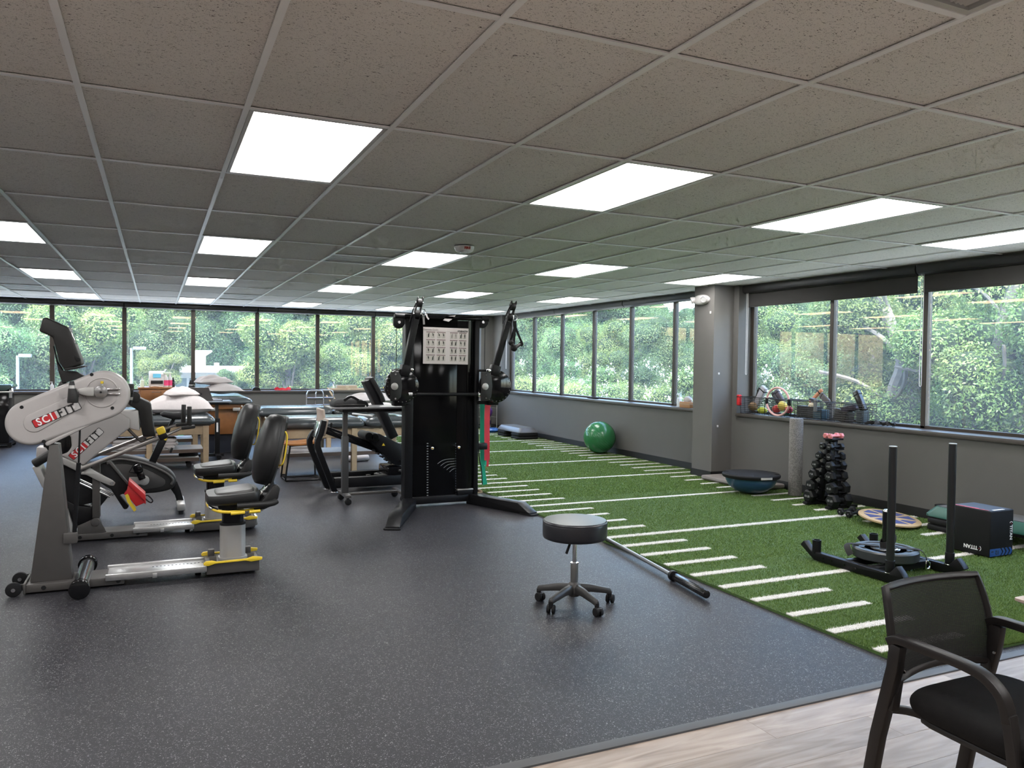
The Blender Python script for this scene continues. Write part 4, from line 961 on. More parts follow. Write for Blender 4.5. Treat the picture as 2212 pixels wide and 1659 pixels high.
co = MB().prism(cl, 'y', YM + .02, YM + .21).build('display_housing', dark_plastic, bikeB, bevel=.012, seg=3)
q = XZ(C4([(368, 108)]), YM)[0]; MB().cyl((q[0], YM - .0, q[1]), (q[0], YM + .05, q[1]), .045, n=20).build('display_pivot', dark_plastic, co, bevel=.006)
MB().prism(XZ(C4([(250, 205), (300, 85), (330, 90), (330, 165)]), YM), 'y', YM + .03, YM + .2).build('display_arm', dark_plastic, bikeB, bevel=.01)
tb_ = [Vector((p[0], YM + .05, p[1])) for p in XZ(C4([(250, 480), (300, 545), (440, 680), (500, 690), (640, 652)]), YM + .05)]
MB().tube(tb_, .012, 10, smooth=4).build('display_support_tube', grey_metal, bikeB)
steel_tube = mat('grey_steel_tube', (0.27, 0.25, 0.24), 0.3, 0.7, 0.05, 10)
def arm(yy, pts, grip_px, knob):
    a, m_, e = [Vector((p[0], yy, p[1])) for p in XZ(pts, yy)]
    MB().cyl(a, m_, .017, n=14).build('arm_tube', steel_tube, bikeB); MB().cyl(m_, e, .0125, n=14).build('inner_arm_tube', chrome, bikeB)
    g0, g1 = [Vector((p[0], yy, p[1])) for p in XZ(grip_px, yy)]
    MB().beam(e + Vector((-.01, 0, -.005)), e + Vector((.10, 0, .008)), .035, .03).build('grip_base', dark_plastic, bikeB, bevel=.01)
    MB().cyl(g0, g1, .019, n=14).build('hand_grip', dark_plastic, bikeB, bevel=.005)
    if knob:
        MB().beam(m_ + Vector((-.03, 0, -.01)), m_ + Vector((.03, 0, .02)), .05, .055).build('clamp', black_metal, bikeB, bevel=.008)
        k0 = Vector((m_.x - .015, yy - .01, m_.z + .03)); kb = MB().box(k0 + Vector((0, 0, .02)), (.065, .05, .06), (0, math.radians(-22), 0)); kb.build('clamp_lever', yellow_p, bikeB, bevel=.012)
        MB().beam(m_ + Vector((.015, 0, -.03)), m_ + Vector((.028, 0, .0)), .02, .02).build('clamp_catch', yellow_p, bikeB)
arm(YM - .06, [(172, 1014), (352, 943), (394, 924)], [(409, 918), (409, 878)], True)
arm(YM + .30, [(186, 992), (335, 934), (382, 917)], [(396, 912), (397, 874)], False)
# left padded bar and panel
q0, q1 = XZ([(72, 1003), (125, 972)], YM - .04); MB().cyl((q0[0], YM - .04, q0[1]), (q1[0], YM - .04, q1[1]), .034, n=18).build('padded_bar', dark_plastic, bikeB, bevel=.012)
pn = XZ([(70, 1008), (86, 1006), (106, 1050), (98, 1056), (92, 1052)], YM); MB().prism(pn, 'y', YM - .03, YM + .2).build('front_panel', silver, bikeB, bevel=.006)
MB().prism(XZ([(80, 965), (100, 966), (112, 986), (98, 1000), (78, 1000)], YM + .05), 'y', YM + .02, YM + .2).build('front_housing', shroud_white, bikeB, bevel=.01)
# lower mechanism
MB().prism(XZ([(199, 1004), (215, 1003), (215, 1120), (199, 1120)], YM), 'y', YM + .02, YM + .14).build('rear_post', grey_metal, bikeB, bevel=.004)
MB().prism(XZ([(100, 1006), (200, 1006), (203, 1085), (150, 1095), (120, 1090)], YM + .1), 'y', YM + .07, YM + .17).build('dark_cover', black_rubber, bikeB, bevel=.01)
MB().prism(XZ([(110, 1060), (165, 1090), (200, 1095), (215, 1125), (165, 1140), (120, 1150)], YM + .08), 'y', YM + .05, YM + .19).build('lower_cover', black_metal, bikeB, bevel=.01)
MB().prism(XZ([(167, 1137), (205, 1120), (214, 1120), (232, 1154), (167, 1160)], YM), 'y', YM + .01, YM + .025).build('gusset_plate', grey_metal, bikeB, bevel=.003)
q = XZ([(206, 1128)], YM)[0]; MB().cyl((q[0], YM - .004, q[1]), (q[0], YM + .02, q[1]), .033, n=24).build('pivot_cap', grey_metal, bikeB, bevel=.004)
MB().prism(XZ([(140, 1105), (146, 1100), (158, 1140), (156, 1150), (148, 1150)], YM), 'y', YM, YM + .05).build('link_plate', silver, bikeB, bevel=.004)
rods = MB()
for a, c in (([(172, 1035), (246, 1069)]), ([(172, 1043), (238, 1073)])):
    u, v = XZ([a, c], YM + .06); rods.cyl((u[0], YM + .06, u[1]), (v[0], YM + .06, v[1]), .011, n=12)
rods.build('guide_rods', chrome, bikeB)
MB().prism(XZ(CB([(1060, 400), (1225, 490), (1440, 600), (1500, 650), (1470, 705), (1400, 700), (1200, 620), (1000, 520), (900, 510), (920, 470)]), YM - .02), 'y', YM - .03, YM + .005).build('link_arm', silver, bikeB, bevel=.006)
q = XZ(CB([(1440, 657)]), YM - .03)[0]; MB().cyl((q[0], YM - .04, q[1]), (q[0], YM - .03, q[1]), .011, n=12).build('link_bolt', chrome, bikeB)
MB().prism(XZ(CB([(1240, 330), (1380, 280), (1440, 300), (1720, 660), (1690, 840), (1620, 840), (1560, 860), (1730, 1050), (1690, 1100), (1640, 1100), (1420, 760), (1250, 460)]), YM), 'y', YM - .025, YM + .05).build('pedal_carrier', black_rubber, bikeB, bevel=.008)
MB().prism(XZ(CB([(1345, 290), (1420, 285), (1715, 650), (1700, 690), (1390, 330), (1350, 345)]), YM - .03), 'y', YM - .04, YM - .025).build('carrier_trim', grey_metal, bikeB, bevel=.003)
red = XZ(CB([(1725, 605), (2005, 850), (2015, 1005), (1985, 985), (1850, 1045), (1735, 900), (1640, 835), (1695, 770)]), YM - .05)
fo = MB().prism(red, 'y', YM - .10, YM + .03).build('foot_plate', red_p, bikeB, bevel=.008); fo['label'] = 'red moulded foot plate'
MB().prism(XZ(CB([(1725, 605), (2005, 850), (2012, 950), (1995, 960), (1715, 690)]), YM - .1), 'y', YM - .12, YM + .05).build('plate_flange', red_p, fo, bevel=.004)
st = XZ(CB([(1658, 868), (1705, 845), (1725, 880), (1765, 985), (1835, 1068), (1850, 1125), (1810, 1150), (1770, 1085), (1700, 990)]), YM - .12)
MB().prism(st, 'y', YM - .115, YM - .105).build('foot_strap', yellow_p, fo)['label'] = 'yellow foot strap'
MB().tube([Vector((p[0], YM - .03, p[1])) for p in XZ(CB([(2000, 880), (2050, 870), (2130, 950), (2110, 990), (2060, 975), (2005, 920)]), YM - .03)], .006, 6, smooth=3).build('strap_buckle', black_metal, fo)

# ---------------- upright bike
YU = 8.30; YF = YU - .09
bk = thing('upright_exercise_bike', 'black upright exercise bike with teardrop casing between the steppers and tables', 'exercise bike', (-.1, YU, 0))
cas = XZ(C4([(-120, 1000), (0, 935), (150, 885), (350, 905), (560, 960), (800, 1060), (900, 1150), (925, 1220), (905, 1295), (840, 1340), (700, 1375), (520, 1390), (300, 1390), (60, 1340), (-120, 1200)]), YF)
cs = MB().prism(cat2(cas, 3), 'y', YF, YF + .18).build('casing', dark_plastic, bk, bevel=.02, seg=3)
inn = XZ(C4([(0, 1060), (150, 1000), (350, 1015), (560, 1085), (740, 1180), (780, 1230), (740, 1290), (520, 1330), (200, 1330), (20, 1250)]), YF)
MB().prism(cat2(inn, 3), 'y', YF - .006, YF + .01).build('side_panel', mat('graphite_panel', (0.05, 0.047, 0.046), 0.45), cs, bevel=.003)
rim = XZ(C4([(-30, 985), (150, 935), (350, 955), (560, 1010), (780, 1110), (880, 1200), (860, 1270)]), YF - .004)
MB().tube([Vector((p[0], YF - .002, p[1])) for p in rim], .012, 8, smooth=4).build('casing_trim', grey_metal, cs)
MB().prism(XZ(C4([(560, 965), (645, 1005), (800, 690), (775, 640), (690, 680)]), YU - .03), 'y', YU - .035, YU + .035).build('seat_post', black_metal, bk, bevel=.006)
MB().prism(XZ(C4([(720, 700), (800, 690), (860, 500), (920, 400), (870, 395), (800, 520)]), YU - .02), 'y', YU - .02, YU + .02).build('seat_stem', black_metal, bk, bevel=.004)
sd_ = XZ(C4([(700, 330), (760, 305), (880, 315), (1000, 310), (1010, 395), (880, 400), (740, 360)]), YU)
MB().prism(sd_, 'y', YU - .10, YU + .10).build('saddle', black_rubber, bk, bevel=.025, seg=3)
k0, k1 = XZ(C4([(770, 775), (860, 810)]), YU); MB().cyl((k0[0], YU - .03, k0[1]), (k1[0], YU - .03, k1[1]), .007, n=8).build('adjust_rod', chrome, bk)
MB().box((k1[0], YU - .03, k1[1]), (.022, .05, .05), (0, .4, 0)).build('adjust_knob', black_rubber, bk, bevel=.006)
lg = XZ(C4([(850, 1320), (935, 1220), (985, 1340), (1025, 1480), (1030, 1490), (935, 1490), (905, 1400)]), YU)
MB().prism(lg, 'y', YU - .04, YU + .04).build('rear_leg', black_metal, bk, bevel=.008)
ft_ = XZ(C4([(930, 1480), (1038, 1480), (1040, 1565), (935, 1575)]), YU - .05)
MB().prism(ft_, 'y', YU - .26, YU + .26).build('rear_foot_bar', silver, bk, bevel=.012)
for s in (-.22, .22): MB().cyl((ft_[0][0] + .035, YU + s, 0), (ft_[0][0] + .035, YU + s, ft_[2][1] + .01), .022, n=14).build('foot_glide', black_rubber, bk)
MB().beam((cas[0][0] + .06, YU, cas[12][1]), (cas[0][0] - .06, YU, .05), .08, .08).build('front_leg', black_metal, bk, bevel=.008)
MB().bb((cas[0][0] - .10, YU - .26, 0), (cas[0][0] - .02, YU + .26, .07)).build('front_foot_bar', silver, bk, bevel=.012)
hc = XZ(C4([(498, 1212)]), YF)[0]
MB().cyl((hc[0], YF - .03, hc[1]), (hc[0], YF, hc[1]), .046, n=24).build('crank_disc', silver, bk, bevel=.004)
q = XZ(C4([(300, 1215)]), YF)[0]; MB().beam((hc[0], YF - .03, hc[1]), (q[0], YF - .03, q[1]), .02, .07).build('crank_arm', silver, bk, bevel=.006)
pd = [Vector((p[0], YF - .07, p[1])) for p in XZ(C4([(480, 1200), (440, 1110), (395, 1000)]), YF - .07)]
MB().beam(pd[0], pd[1], .06, .06).build('pedal_spindle', black_gloss, bk, bevel=.008); MB().beam(pd[1], pd[2], .10, .075).build('pedal', black_gloss, bk, bevel=.015)
MB().tube([Vector((p[0], YF - .07, p[1])) for p in XZ(C4([(370, 990), (300, 1105), (400, 1120)]), YF - .07)], .006, 6).build('pedal_strap', black_rubber, bk)
hbp = XZ([(175, 870), (150, 900), (200, 990)], YU); MB().tube([(hbp[1][0], YU, hbp[1][1] - .25), (hbp[1][0] - .02, YU, hbp[1][1] + .05)], .03, 10).build('front_mast', black_metal, bk)
# ================================================================== TREATMENT AREA (back left)
def pillow(name, label, cat_, c, size, rz=0, tilt=0, m=None, puff=1.0, seed=0, amp=.10, exp=.55):
    """soft cushion: bulging in the middle, pinched corners, gentle folds"""
    g_ = random.Random(seed); n = 14; lx, ly, h = size; b = MB(); vs_ = []; fs_ = []
    R = Matrix.Rotation(rz, 3, 'Z') @ Matrix.Rotation(tilt, 3, 'Y')
    ph = [g_.uniform(0, 6) for _ in range(4)]
    for side in (1, -1):
        for i in range(n + 1):
            for j in range(n + 1):
                u, v = i / n * 2 - 1, j / n * 2 - 1
                e = max(0, (1 - u * u) * (1 - v * v)) ** exp
                pin = 1 - .08 * (u * u) * (1 - v * v) - .0
                z = side * h / 2 * e * puff * (1 + amp * math.sin(4 * u + ph[0] + 3 * v) + amp * .7 * math.sin(9 * v + ph[1] + 2 * u)) + amp * .1 * h * math.sin(5 * u + ph[2])
                if side < 0: z *= .45
                p = R @ Vector((u * lx / 2 * (1 - .06 * (1 - v * v)), v * ly / 2 * (1 - .06 * (1 - u * u)), z)); vs_.append((p.x + c[0], p.y + c[1], p.z + c[2]))
    o = (n + 1) ** 2
    for i in range(n):
        for j in range(n):
            a = i * (n + 1) + j; fs_ += [(a, a + n + 1, a + n + 2, a + 1), (o + a, o + a + 1, o + a + n + 2, o + a + n + 1)]
    b.add(vs_, fs_)
    ob = b.build(name, m or linen, angle=80); tag(ob, label, cat_); return ob
def towels(label, c, w, d, hs, seed, group=None):
    """a stack of folded towels, each fold a layer of one thing"""
    g_ = random.Random(seed); th = thing('folded_towels', label, 'towels', c, group=group); z = c[2]
    for k, h in enumerate(hs):
        ol = [(c[0] + x + g_.uniform(-.01, .01), c[1] + y) for x, y in rrect(w * g_.uniform(.88, 1.0), d, .03, 3)]
        secs = [[(x, y, z + zz * h + .006 * math.sin(9 * x + k)) for x, y in [((px - c[0]) * s + c[0], (py - c[1]) * s + c[1]) for px, py in ol]] for zz, s in ((0, .94), (.25, 1.0), (.7, 1.0), (1.0, .93))]
        loft(secs).build('towel', linen, th, angle=70); z += h * 1.0
    return th
def cushion(th, x0, x1, y0, y1, z0, z1, nm='cushion'):
    cx, cy_, w, d = (x0 + x1) / 2, (y0 + y1) / 2, x1 - x0, y1 - y0
    secs = []
    for z, ins in ((z0, .02), (z0 + (z1 - z0) * .12, .0), (z0 + (z1 - z0) * .42, .0), (z0 + (z1 - z0) * .72, .025), (z0 + (z1 - z0) * .92, .07), (z1, .14)):
        secs.append([(cx + a, cy_ + b_, z) for a, b_ in rrect(w - 2 * ins, d - 2 * ins, max(.09 - ins * .3, .04), 4)])
    return loft(secs).build(nm, teal_vinyl, th, angle=70)
shelf_m = mat('pale_laminate_shelf', (0.60, 0.57, 0.545), 0.5, 0, 0.04, 6)
def treatment_table(label, x0, x1, y0, depth, zt, split=None, shelf=True):
    th = thing('treatment_table', label, 'treatment table', ((x0 + x1) / 2, y0 + depth / 2, 0), group='padded treatment tables')
    zc = zt - .13; y1 = y0 + depth
    if split:
        cushion(th, x0, split, y0, y1, zc, zt); cushion(th, split + .01, x1, y0, y1, zc, zt, 'head_cushion')
    else: cushion(th, x0, x1, y0, y1, zc, zt)
    MB().bb((x0 + .06, y0 + .05, zc - .02), (x1 - .06, y1 - .05, zc)).build('table_top', mat('dark_plywood', (0.05, 0.04, 0.035), 0.6), th)
    a0, a1, b0, b1 = x0 + .17, x1 - .12, y0 + .08, y1 - .08
    fr = MB()
    for y in (b0, b1 - .025): MB().bb((a0, y, zc - .14), (a1, y + .025, zc - .02)).build('apron', maple, th, bevel=.002, seg=1)
    for x in (a0, a1 - .025): MB().bb((x, b0 + .03, zc - .14), (x + .025, b1 - .03, zc - .02)).build('apron', maple, th, bevel=.002, seg=1)
    xs_ = [a0, a1] + ([(a0 + a1) / 2 + .1] if x1 - x0 > 1.6 else [])
    for x in xs_:
        for y in (b0, b1):
            MB().bb((x - .036, y - .036, .012), (x + .036, y + .036, zc - .02)).build('leg', maple, th, bevel=.004, seg=1)
            MB().cyl((x, y, 0), (x, y, .014), .024, n=10).build('glide', black_rubber, th)
    if shelf:
        MB().bb((a0 + .03, b0 + .01, .245), (a1 - .03, b1 - .01, .27)).build('shelf', shelf_m, th, bevel=.003, seg=1)
        MB().bb((a0 + .03, b0 - .004, .222), (a1 - .03, b0 + .012, .268)).build('shelf_edge', mat('shelf_edge_brown', (0.10, 0.07, 0.055), 0.5), th)
    return th
T1 = treatment_table('padded treatment table with maple legs directly behind the recumbent stepper', -1.15, .73, 11.25, .76, .735)
T1b = treatment_table('padded treatment table in the second row, mostly hidden behind the pillow', -1.15, .66, 12.75, .72, .735)
T3 = treatment_table('padded treatment table with maple legs, nearer of the pair right of the steppers', 1.33, 3.25, 10.32, .76, .735, split=2.56)
T2 = treatment_table('padded treatment table with maple legs, farther of the pair right of the steppers', 1.42, 3.40, 12.62, .76, .74, split=2.60)
p = PY(600 + 26, 926, 10.40); 
MB_lab = MB().box((p.x + .06, 10.397, p.z), (.085, .004, .022)).build('maker_label', mat('pale_label', (0.6, 0.56, 0.6), 0.5), T3, smooth=False)
text('DURO', .016, mat('navy_print', (0.05, 0.04, 0.2), 0.5), T3, frame((p.x + .045, 10.394, p.z), (1, 0, 0), (0, 0, 1)), name='maker_lettering', offset=.0008) if False else None
# pillows and linen
pillow('pillow', 'plump white pillow on the treatment table behind the stepper handles', 'pillow', (PY(387, 890, 11.55).x, 11.62, .805), (.88, .54, .42), .03, 0, seed=1, puff=1.0)
pillow('folded_sheet', 'crumpled white sheet lying on top of the plump pillow', 'sheet', (PY(392, 868, 11.6).x, 11.62, 1.0), (.42, .34, .15), .2, 0, seed=3, amp=.3, exp=.4)
pillow('pillow', 'white pillow on the far part of the nearer table, beside the black bag', 'pillow', (PY(822, 880, 10.7).x, 10.74, .80), (.52, .50, .22), -.1, 0, seed=5)
pillow('folded_sheet', 'rolled white sheet on the farther table behind the black machine pad', 'sheet', (PY(800, 868, 12.9).x, 12.95, .83), (.85, .46, .22), .1, 0, seed=6, amp=.2, exp=.4)
towels('stack of folded white towels on the shelf of the farther table', (PY(648, 940, 12.75).x - .22, 12.95, .27), .36, .30, (.06, .055, .05, .045), 4)
towels('folded white towels on the low shelf of the nearer table, left end', (PY(648, 975, 10.6).x + .01, 10.66, .27), .42, .32, (.05, .045, .035), 9)
towels('folded white linen on the shelf of the table behind the stepper', (PY(315, 985, 11.5).x, 11.6, .27), .80, .40, (.05, .045, .05), 14)
# hi-lo table with cabinet body
hl = thing('hi_lo_treatment_table', 'wood-sided powered treatment table with blue-grey padded top behind the laptop', 'treatment table', (1.02, 13.9, 0))
hx0, hx1 = .70, 1.36
cushion(hl, hx0 - .04, hx1 + .04, 13.0, 14.9, .775, .885)
MB().bb((hx0, 13.06, .70), (hx1, 14.85, .775)).build('top_frame', cherry, hl, bevel=.003)
MB().bb((hx0 + .04, 13.12, .30), (hx1 - .06, 14.8, .70)).build('cabinet_body', cherry, hl, bevel=.003)
MB().bb((hx0 + .06, 13.2, .0), (hx1 - .1, 14.7, .30)).build('lift_base', mat('navy_black', (0.012, 0.016, 0.03), 0.5), hl)
for px in (463, 511):
    q = PY(px, 884, 13.03); MB().box((q.x, 13.03, q.z), (.11, .03, .05)).build('hinge_plate', silver, hl, bevel=.004); MB().cyl((q.x + .02, 13.03, q.z + .03), (q.x + .02, 13.03, q.z - .2), .010, n=8).build('brace_rod', chrome, hl)
q = PY(451, 966, 13.0); MB().cyl((q.x, 13.1, 0.0), (q.x, 13.1, .16), .012, n=10).build('levelling_leg', chrome, hl); MB().cyl((q.x, 13.1, 0), (q.x, 13.1, .012), .04, n=14).build('leg_foot', chrome, hl)
pillow('pillow', 'white pillow on the wood-sided table behind the laptop', 'pillow', (PY(483, 848, 13.5).x, 13.6, .975), (.62, .55, .22), .05, 0, seed=11)
pillow('folded_sheet', 'crumpled white sheets piled on the pillow behind the laptop', 'sheet', (PY(463, 832, 13.6).x, 13.68, 1.11), (.55, .40, .16), .3, 0, seed=12, amp=.35, exp=.35)
# drawer cabinet
dc = thing('drawer_cabinet', 'cherry wood drawer cabinet under the far windows', 'cabinet', (.02, 15.6, 0))
x0, x1, y0 = -.285, .325, 15.35
MB().bb((x0, y0 + .02, .06), (x1, 16.10, .935)).build('body', cherry, dc, bevel=.003); MB().bb((x0 - .015, y0 - .01, .935), (x1 + .015, 16.12, .965)).build('top', cherry, dc, bevel=.003)
MB().bb((x0 + .02, y0 + .05, 0), (x1 - .02, 16.05, .06)).build('plinth', black_rubber, dc)
for k, (za, zb) in enumerate(((.745, .93), (.56, .74), (.375, .555), (.07, .37))):
    d_ = MB().bb((x0 + .035, y0 - .002, za + .004), (x1 - .035, y0 + .03, zb - .004)).build('drawer', cherry, dc, bevel=.004)
    hx = (x0 + x1) / 2 - .02; MB().tube([(hx - .075, y0, (za + zb) / 2 + .045), (hx - .075, y0 - .025, (za + zb) / 2 + .045), (hx + .075, y0 - .025, (za + zb) / 2 + .045), (hx + .075, y0, (za + zb) / 2 + .045)], .005, 6).build('handle', chrome, d_)
ZC = .965
# machine, bottles on the cabinet
em = thing('therapy_unit', 'white electrotherapy unit with small blue screen on the wooden cabinet', 'therapy device', (PY(340, 842, 15.6).x, 15.62, ZC)); ex = PY(339, 842, 15.6).x
MB().prism([(15.50, ZC), (15.76, ZC), (15.76, ZC + .275), (15.66, ZC + .29), (15.56, ZC + .26), (15.50, ZC + .14)], 'x', ex - .135, ex + .135).build('casing', white_plastic, em, bevel=.02, seg=3)
MB().box((ex, 15.522, ZC + .205), (.13, .006, .075), (math.radians(-22), 0, 0)).build('screen', mat('blue_screen', (0.10, 0.30, 0.42), 0.2, emit=(.1, .35, .5, .35)), em)
MB().box((ex, 15.497, ZC + .09), (.20, .01, .06)).build('socket_panel', dark_plastic, em, bevel=.004)
MB().tube([(ex - .1, 15.47, ZC + .012), (ex - .03, 15.45, ZC + .02), (ex + .05, 15.47, ZC + .012), (ex + .1, 15.44, ZC + .01)], .01, 8, smooth=4).build('lead_cable', mat('cream_cable', (0.6, 0.52, 0.45), 0.6), em)
def pump_bottle(px, py, y, z, label, h=.17, r=.032, body=None, neck=None):
    q = PY(px, py, y); th = thing('pump_bottle', label, 'bottle', (q.x, y, z))
    MB().lathe([(0, 0), (r, .0), (r, h * .55), (r * .85, h * .66), (r * .35, h * .72), (r * .35, h * .78)], 18, (q.x, y, z)).build('body', body or mat('clear_gel_bottle', (0.62, 0.70, 0.55), 0.15), th)
    MB().lathe([(r * .42, h * .76), (r * .42, h * .84), (r * .15, h * .86), (r * .15, h * .97), (r * .4, h * .97), (r * .4, h)], 12, (q.x, y, z)).build('pump', neck or white_plastic, th)
    MB().beam((q.x, y, z + h * .98), (q.x - r * 1.3, y, z + h * .96), .012, .01).build('spout', neck or white_plastic, th); return th
pump_bottle(307, 840, 15.55, ZC, 'clear hand gel pump bottle on the left end of the wooden cabinet', .19, .036)
pump_bottle(112.5, 838, 16.24, SILL, 'small white pump bottle on the far sill beside the mullion', .17, .03, white_plastic)
for k, px in enumerate((358.5, 367)):
    y = 15.52 + .06 * k; q = PY(px, 842, y); th = thing('spray_bottle', ('white spray bottle with pink label, left one on the wooden cabinet', 'white spray bottle with pink label, right one on the wooden cabinet')[k], 'bottle', (q.x, y, ZC))
    MB().lathe([(0, 0), (.038, 0), (.040, .02), (.040, .15), (.022, .20), (.016, .22), (.016, .23)], 16, (q.x, y, ZC)).build('body', white_plastic, th)
    MB().lathe([(.0405, .03), (.0412, .03), (.0412, .125), (.0405, .125)], 16, (q.x, y, ZC)).build('label_band', mat('pink_label', (0.72, 0.06, 0.19), 0.5), th)
    MB().prism([(q.x - .02, ZC + .225), (q.x + .018, ZC + .225), (q.x + .03, ZC + .27), (q.x - .05, ZC + .275), (q.x - .055, ZC + .255)], 'y', y - .012, y + .012).build('trigger_head', mat('lime_white', (0.6, 0.68, 0.55), 0.4), th, bevel=.003)
q = PY(374, 842, 15.6); th = thing('dark_bottle', 'small black bottle at the right end of the wooden cabinet', 'bottle', (q.x, 15.6, ZC)); MB().lathe([(0, 0), (.028, 0), (.028, .11), (.014, .14), (.014, .17), (0, .17)], 14, (q.x, 15.6, ZC)).build('body', black_gloss, th)
th = thing('exercise_band', 'green elastic band hanging down beside the wooden cabinet', 'band', (PY(386, 1000, 15.3).x, 15.3, 0)); gx = PY(385, 860, 15.3).x
band_green = mat('green_latex_band', (0.0, 0.36, 0.20), 0.5, 0, 0.06, 8)
MB().strip([(gx, 15.3, .93), (gx + .015, 15.29, .75), (gx - .01, 15.3, .5), (gx + .02, 15.28, .25), (gx + .05, 15.2, .02)], .10, .004, up=(0, 1, 0), smooth=5).build('strip', band_green, th)
# laptop on a rolling stand with bottle
ls = thing('laptop_stand', 'height-adjustable rolling stand with a thin dark top behind the stepper seats', 'stand', (.84, 12.45, 0))
MB().bb((.30, 12.22, .845), (1.02, 12.66, .868)).build('stand_top', mat('grey_blue_top', (0.16, 0.18, 0.20), 0.35), ls, bevel=.006)
MB().bb((.31, 12.24, .82), (.98, 12.62, .846)).build('under_frame', black_metal, ls)
MB().bb((.80, 12.42, .42), (.845, 12.47, .82)).build('inner_column', grey_metal, ls); MB().bb((.795, 12.40, .05), (.865, 12.475, .60)).build('column', black_metal, ls, bevel=.004); MB().bb((.815, 12.397, .40), (.84, 12.4, .54)).build('sticker', white_paint, ls)
MB().bb((.40, 12.40, .035), (.92, 12.47, .075)).build('base_bar', black_metal, ls); MB().bb((.80, 12.15, .035), (.87, 12.72, .075)).build('base_bar', black_metal, ls)
for x, y in ((.42, 12.435), (.835, 12.17), (.835, 12.70)): MB().cyl((x, y - .012, .025), (x, y + .012, .025), .025, n=14).build('castor', black_rubber, ls)
lp = thing('laptop', 'dark silver laptop with open lid seen from behind on the rolling stand', 'laptop', (.58, 12.4, .868))
lid = [Vector((.43, 12.34, .872)), Vector((.765, 12.34, .872)), Vector((.70, 12.27, 1.065)), Vector((.405, 12.27, 1.065))]
nn = Vector((0, .008, .0028)); lap_m = mat('laptop_shell', (0.15, 0.135, 0.13), 0.35, 0.5, 0.05, 8)
MB().add([*lid, *[v + nn for v in lid]], [(0, 1, 2, 3), (7, 6, 5, 4), (0, 4, 5, 1), (1, 5, 6, 2), (2, 6, 7, 3), (3, 7, 4, 0)]).build('lid', lap_m, lp)
MB().bb((.44, 12.345, .868), (.90, 12.60, .882)).build('base', lap_m, lp, bevel=.004)
text('hp', .06, mat('dark_chrome_logo', (0.03, 0.03, 0.03), 0.3, 0.6), lp, frame((.578, 12.299, .975), (1, 0, 0), (0, -.34, .94)), name='lid_logo', shear=.25, extrude=.0008)
wb = thing('water_bottle', 'black insulated water bottle behind the laptop lid', 'bottle', (.47, 12.55, .868)); bx = .478
MB().lathe([(0, 0), (.050, 0), (.052, .02), (.052, .19), (.046, .215), (.036, .225)], 24, (bx, 12.55, .868)).build('body', black_metal, wb)
MB().lathe([(.040, .222), (.042, .222), (.042, .236), (.036, .236)], 24, (bx, 12.55, .868)).build('neck_ring', chrome, wb); MB().lathe([(.037, .232), (.037, .262), (.030, .27), (.022, .30), (0, .302)], 20, (bx, 12.55, .868)).build('cap', black_rubber, wb)
ph = thing('phone', 'black phone lying on the left end of the rolling stand', 'phone', (.36, 12.4, .868)); MB().bb((.325, 12.33, .868), (.40, 12.48, .880)).build('phone_body', black_gloss, ph, bevel=.004)
# low rolling platform with black pedal unit
q = PZ(385, 1011); yp = q.y
rp2 = thing('rolling_platform', 'low pale board on black castors between bike and treatment table', 'platform', (q.x, yp, 0))
xa, xb = PY(320, 990, yp).x, PY(430, 990, yp).x
MB().bb((xa, yp - .05, .115), (xb, yp + .42, .145)).build('board', shelf_m, rp2, bevel=.01); MB().bb((xa, yp - .055, .095), (xb, yp - .045, .14)).build('edge_band', mat('shelf_edge_brown', (0.10, 0.07, 0.055), 0.5), rp2)
for x in (xa + .08, xb - .13):
    for y in (yp + .02, yp + .34):
        MB().cyl((x, y - .012, .034), (x, y + .012, .034), .034, n=14).build('castor', black_rubber, rp2); MB().cyl((x, y, .04), (x, y, .10), .012, n=8).build('castor_stem', black_metal, rp2)
bp_ = thing('foot_pedal_unit', 'black oval pedal unit lying on the low pale board', 'pedal', (xb - .13, yp + .15, .145))
MB().prism([(xb - .13 + a, yp + .14 + b_) for a, b_ in cat2([(-.125, 0), (-.10, -.06), (0, -.07), (.10, -.06), (.125, 0), (.10, .06), (0, .07), (-.10, .06)], 3)], 'z', .145, .185).build('shell', black_rubber, bp_, bevel=.01)
MB().tube([(xb - .20, yp + .14, .184), (xb - .13, yp + .14, .2), (xb - .06, yp + .14, .184)], .012, 8, smooth=3).build('carry_handle', dark_plastic, bp_)
# far sill things
def sill_y(px, py, y=16.24): return PY(px, py, y)
q = sill_y(553, 840); hs2 = thing('half_round_speaker', 'small dark half-round speaker on the far sill', 'speaker', (q.x, 16.2, SILL))
MB().prism([(q.x - .085, SILL)] + [(q.x - .085 * math.cos(PI * k / 12), SILL + .075 * math.sin(PI * k / 12)) for k in range(1, 12)] + [(q.x + .085, SILL)], 'y', 16.155, 16.24).build('shell', mat('dark_speaker', (0.05, 0.06, 0.06), 0.35), hs2, bevel=.004)
MB().prism([(q.x - .075, SILL + .002)] + [(q.x - .075 * math.cos(PI * k / 12), SILL + .066 * math.sin(PI * k / 12)) for k in range(1, 12)] + [(q.x + .075, SILL + .002)], 'y', 16.150, 16.156).build('grille', black_rubber, hs2)
q = sill_y(610, 840); rb = thing('resistance_band_loop', 'crumpled red elastic band on the far sill', 'band', (q.x, 16.2, SILL)); band_red = mat('red_latex_band', (0.62, 0.02, 0.04), 0.5, 0, 0.06, 8)
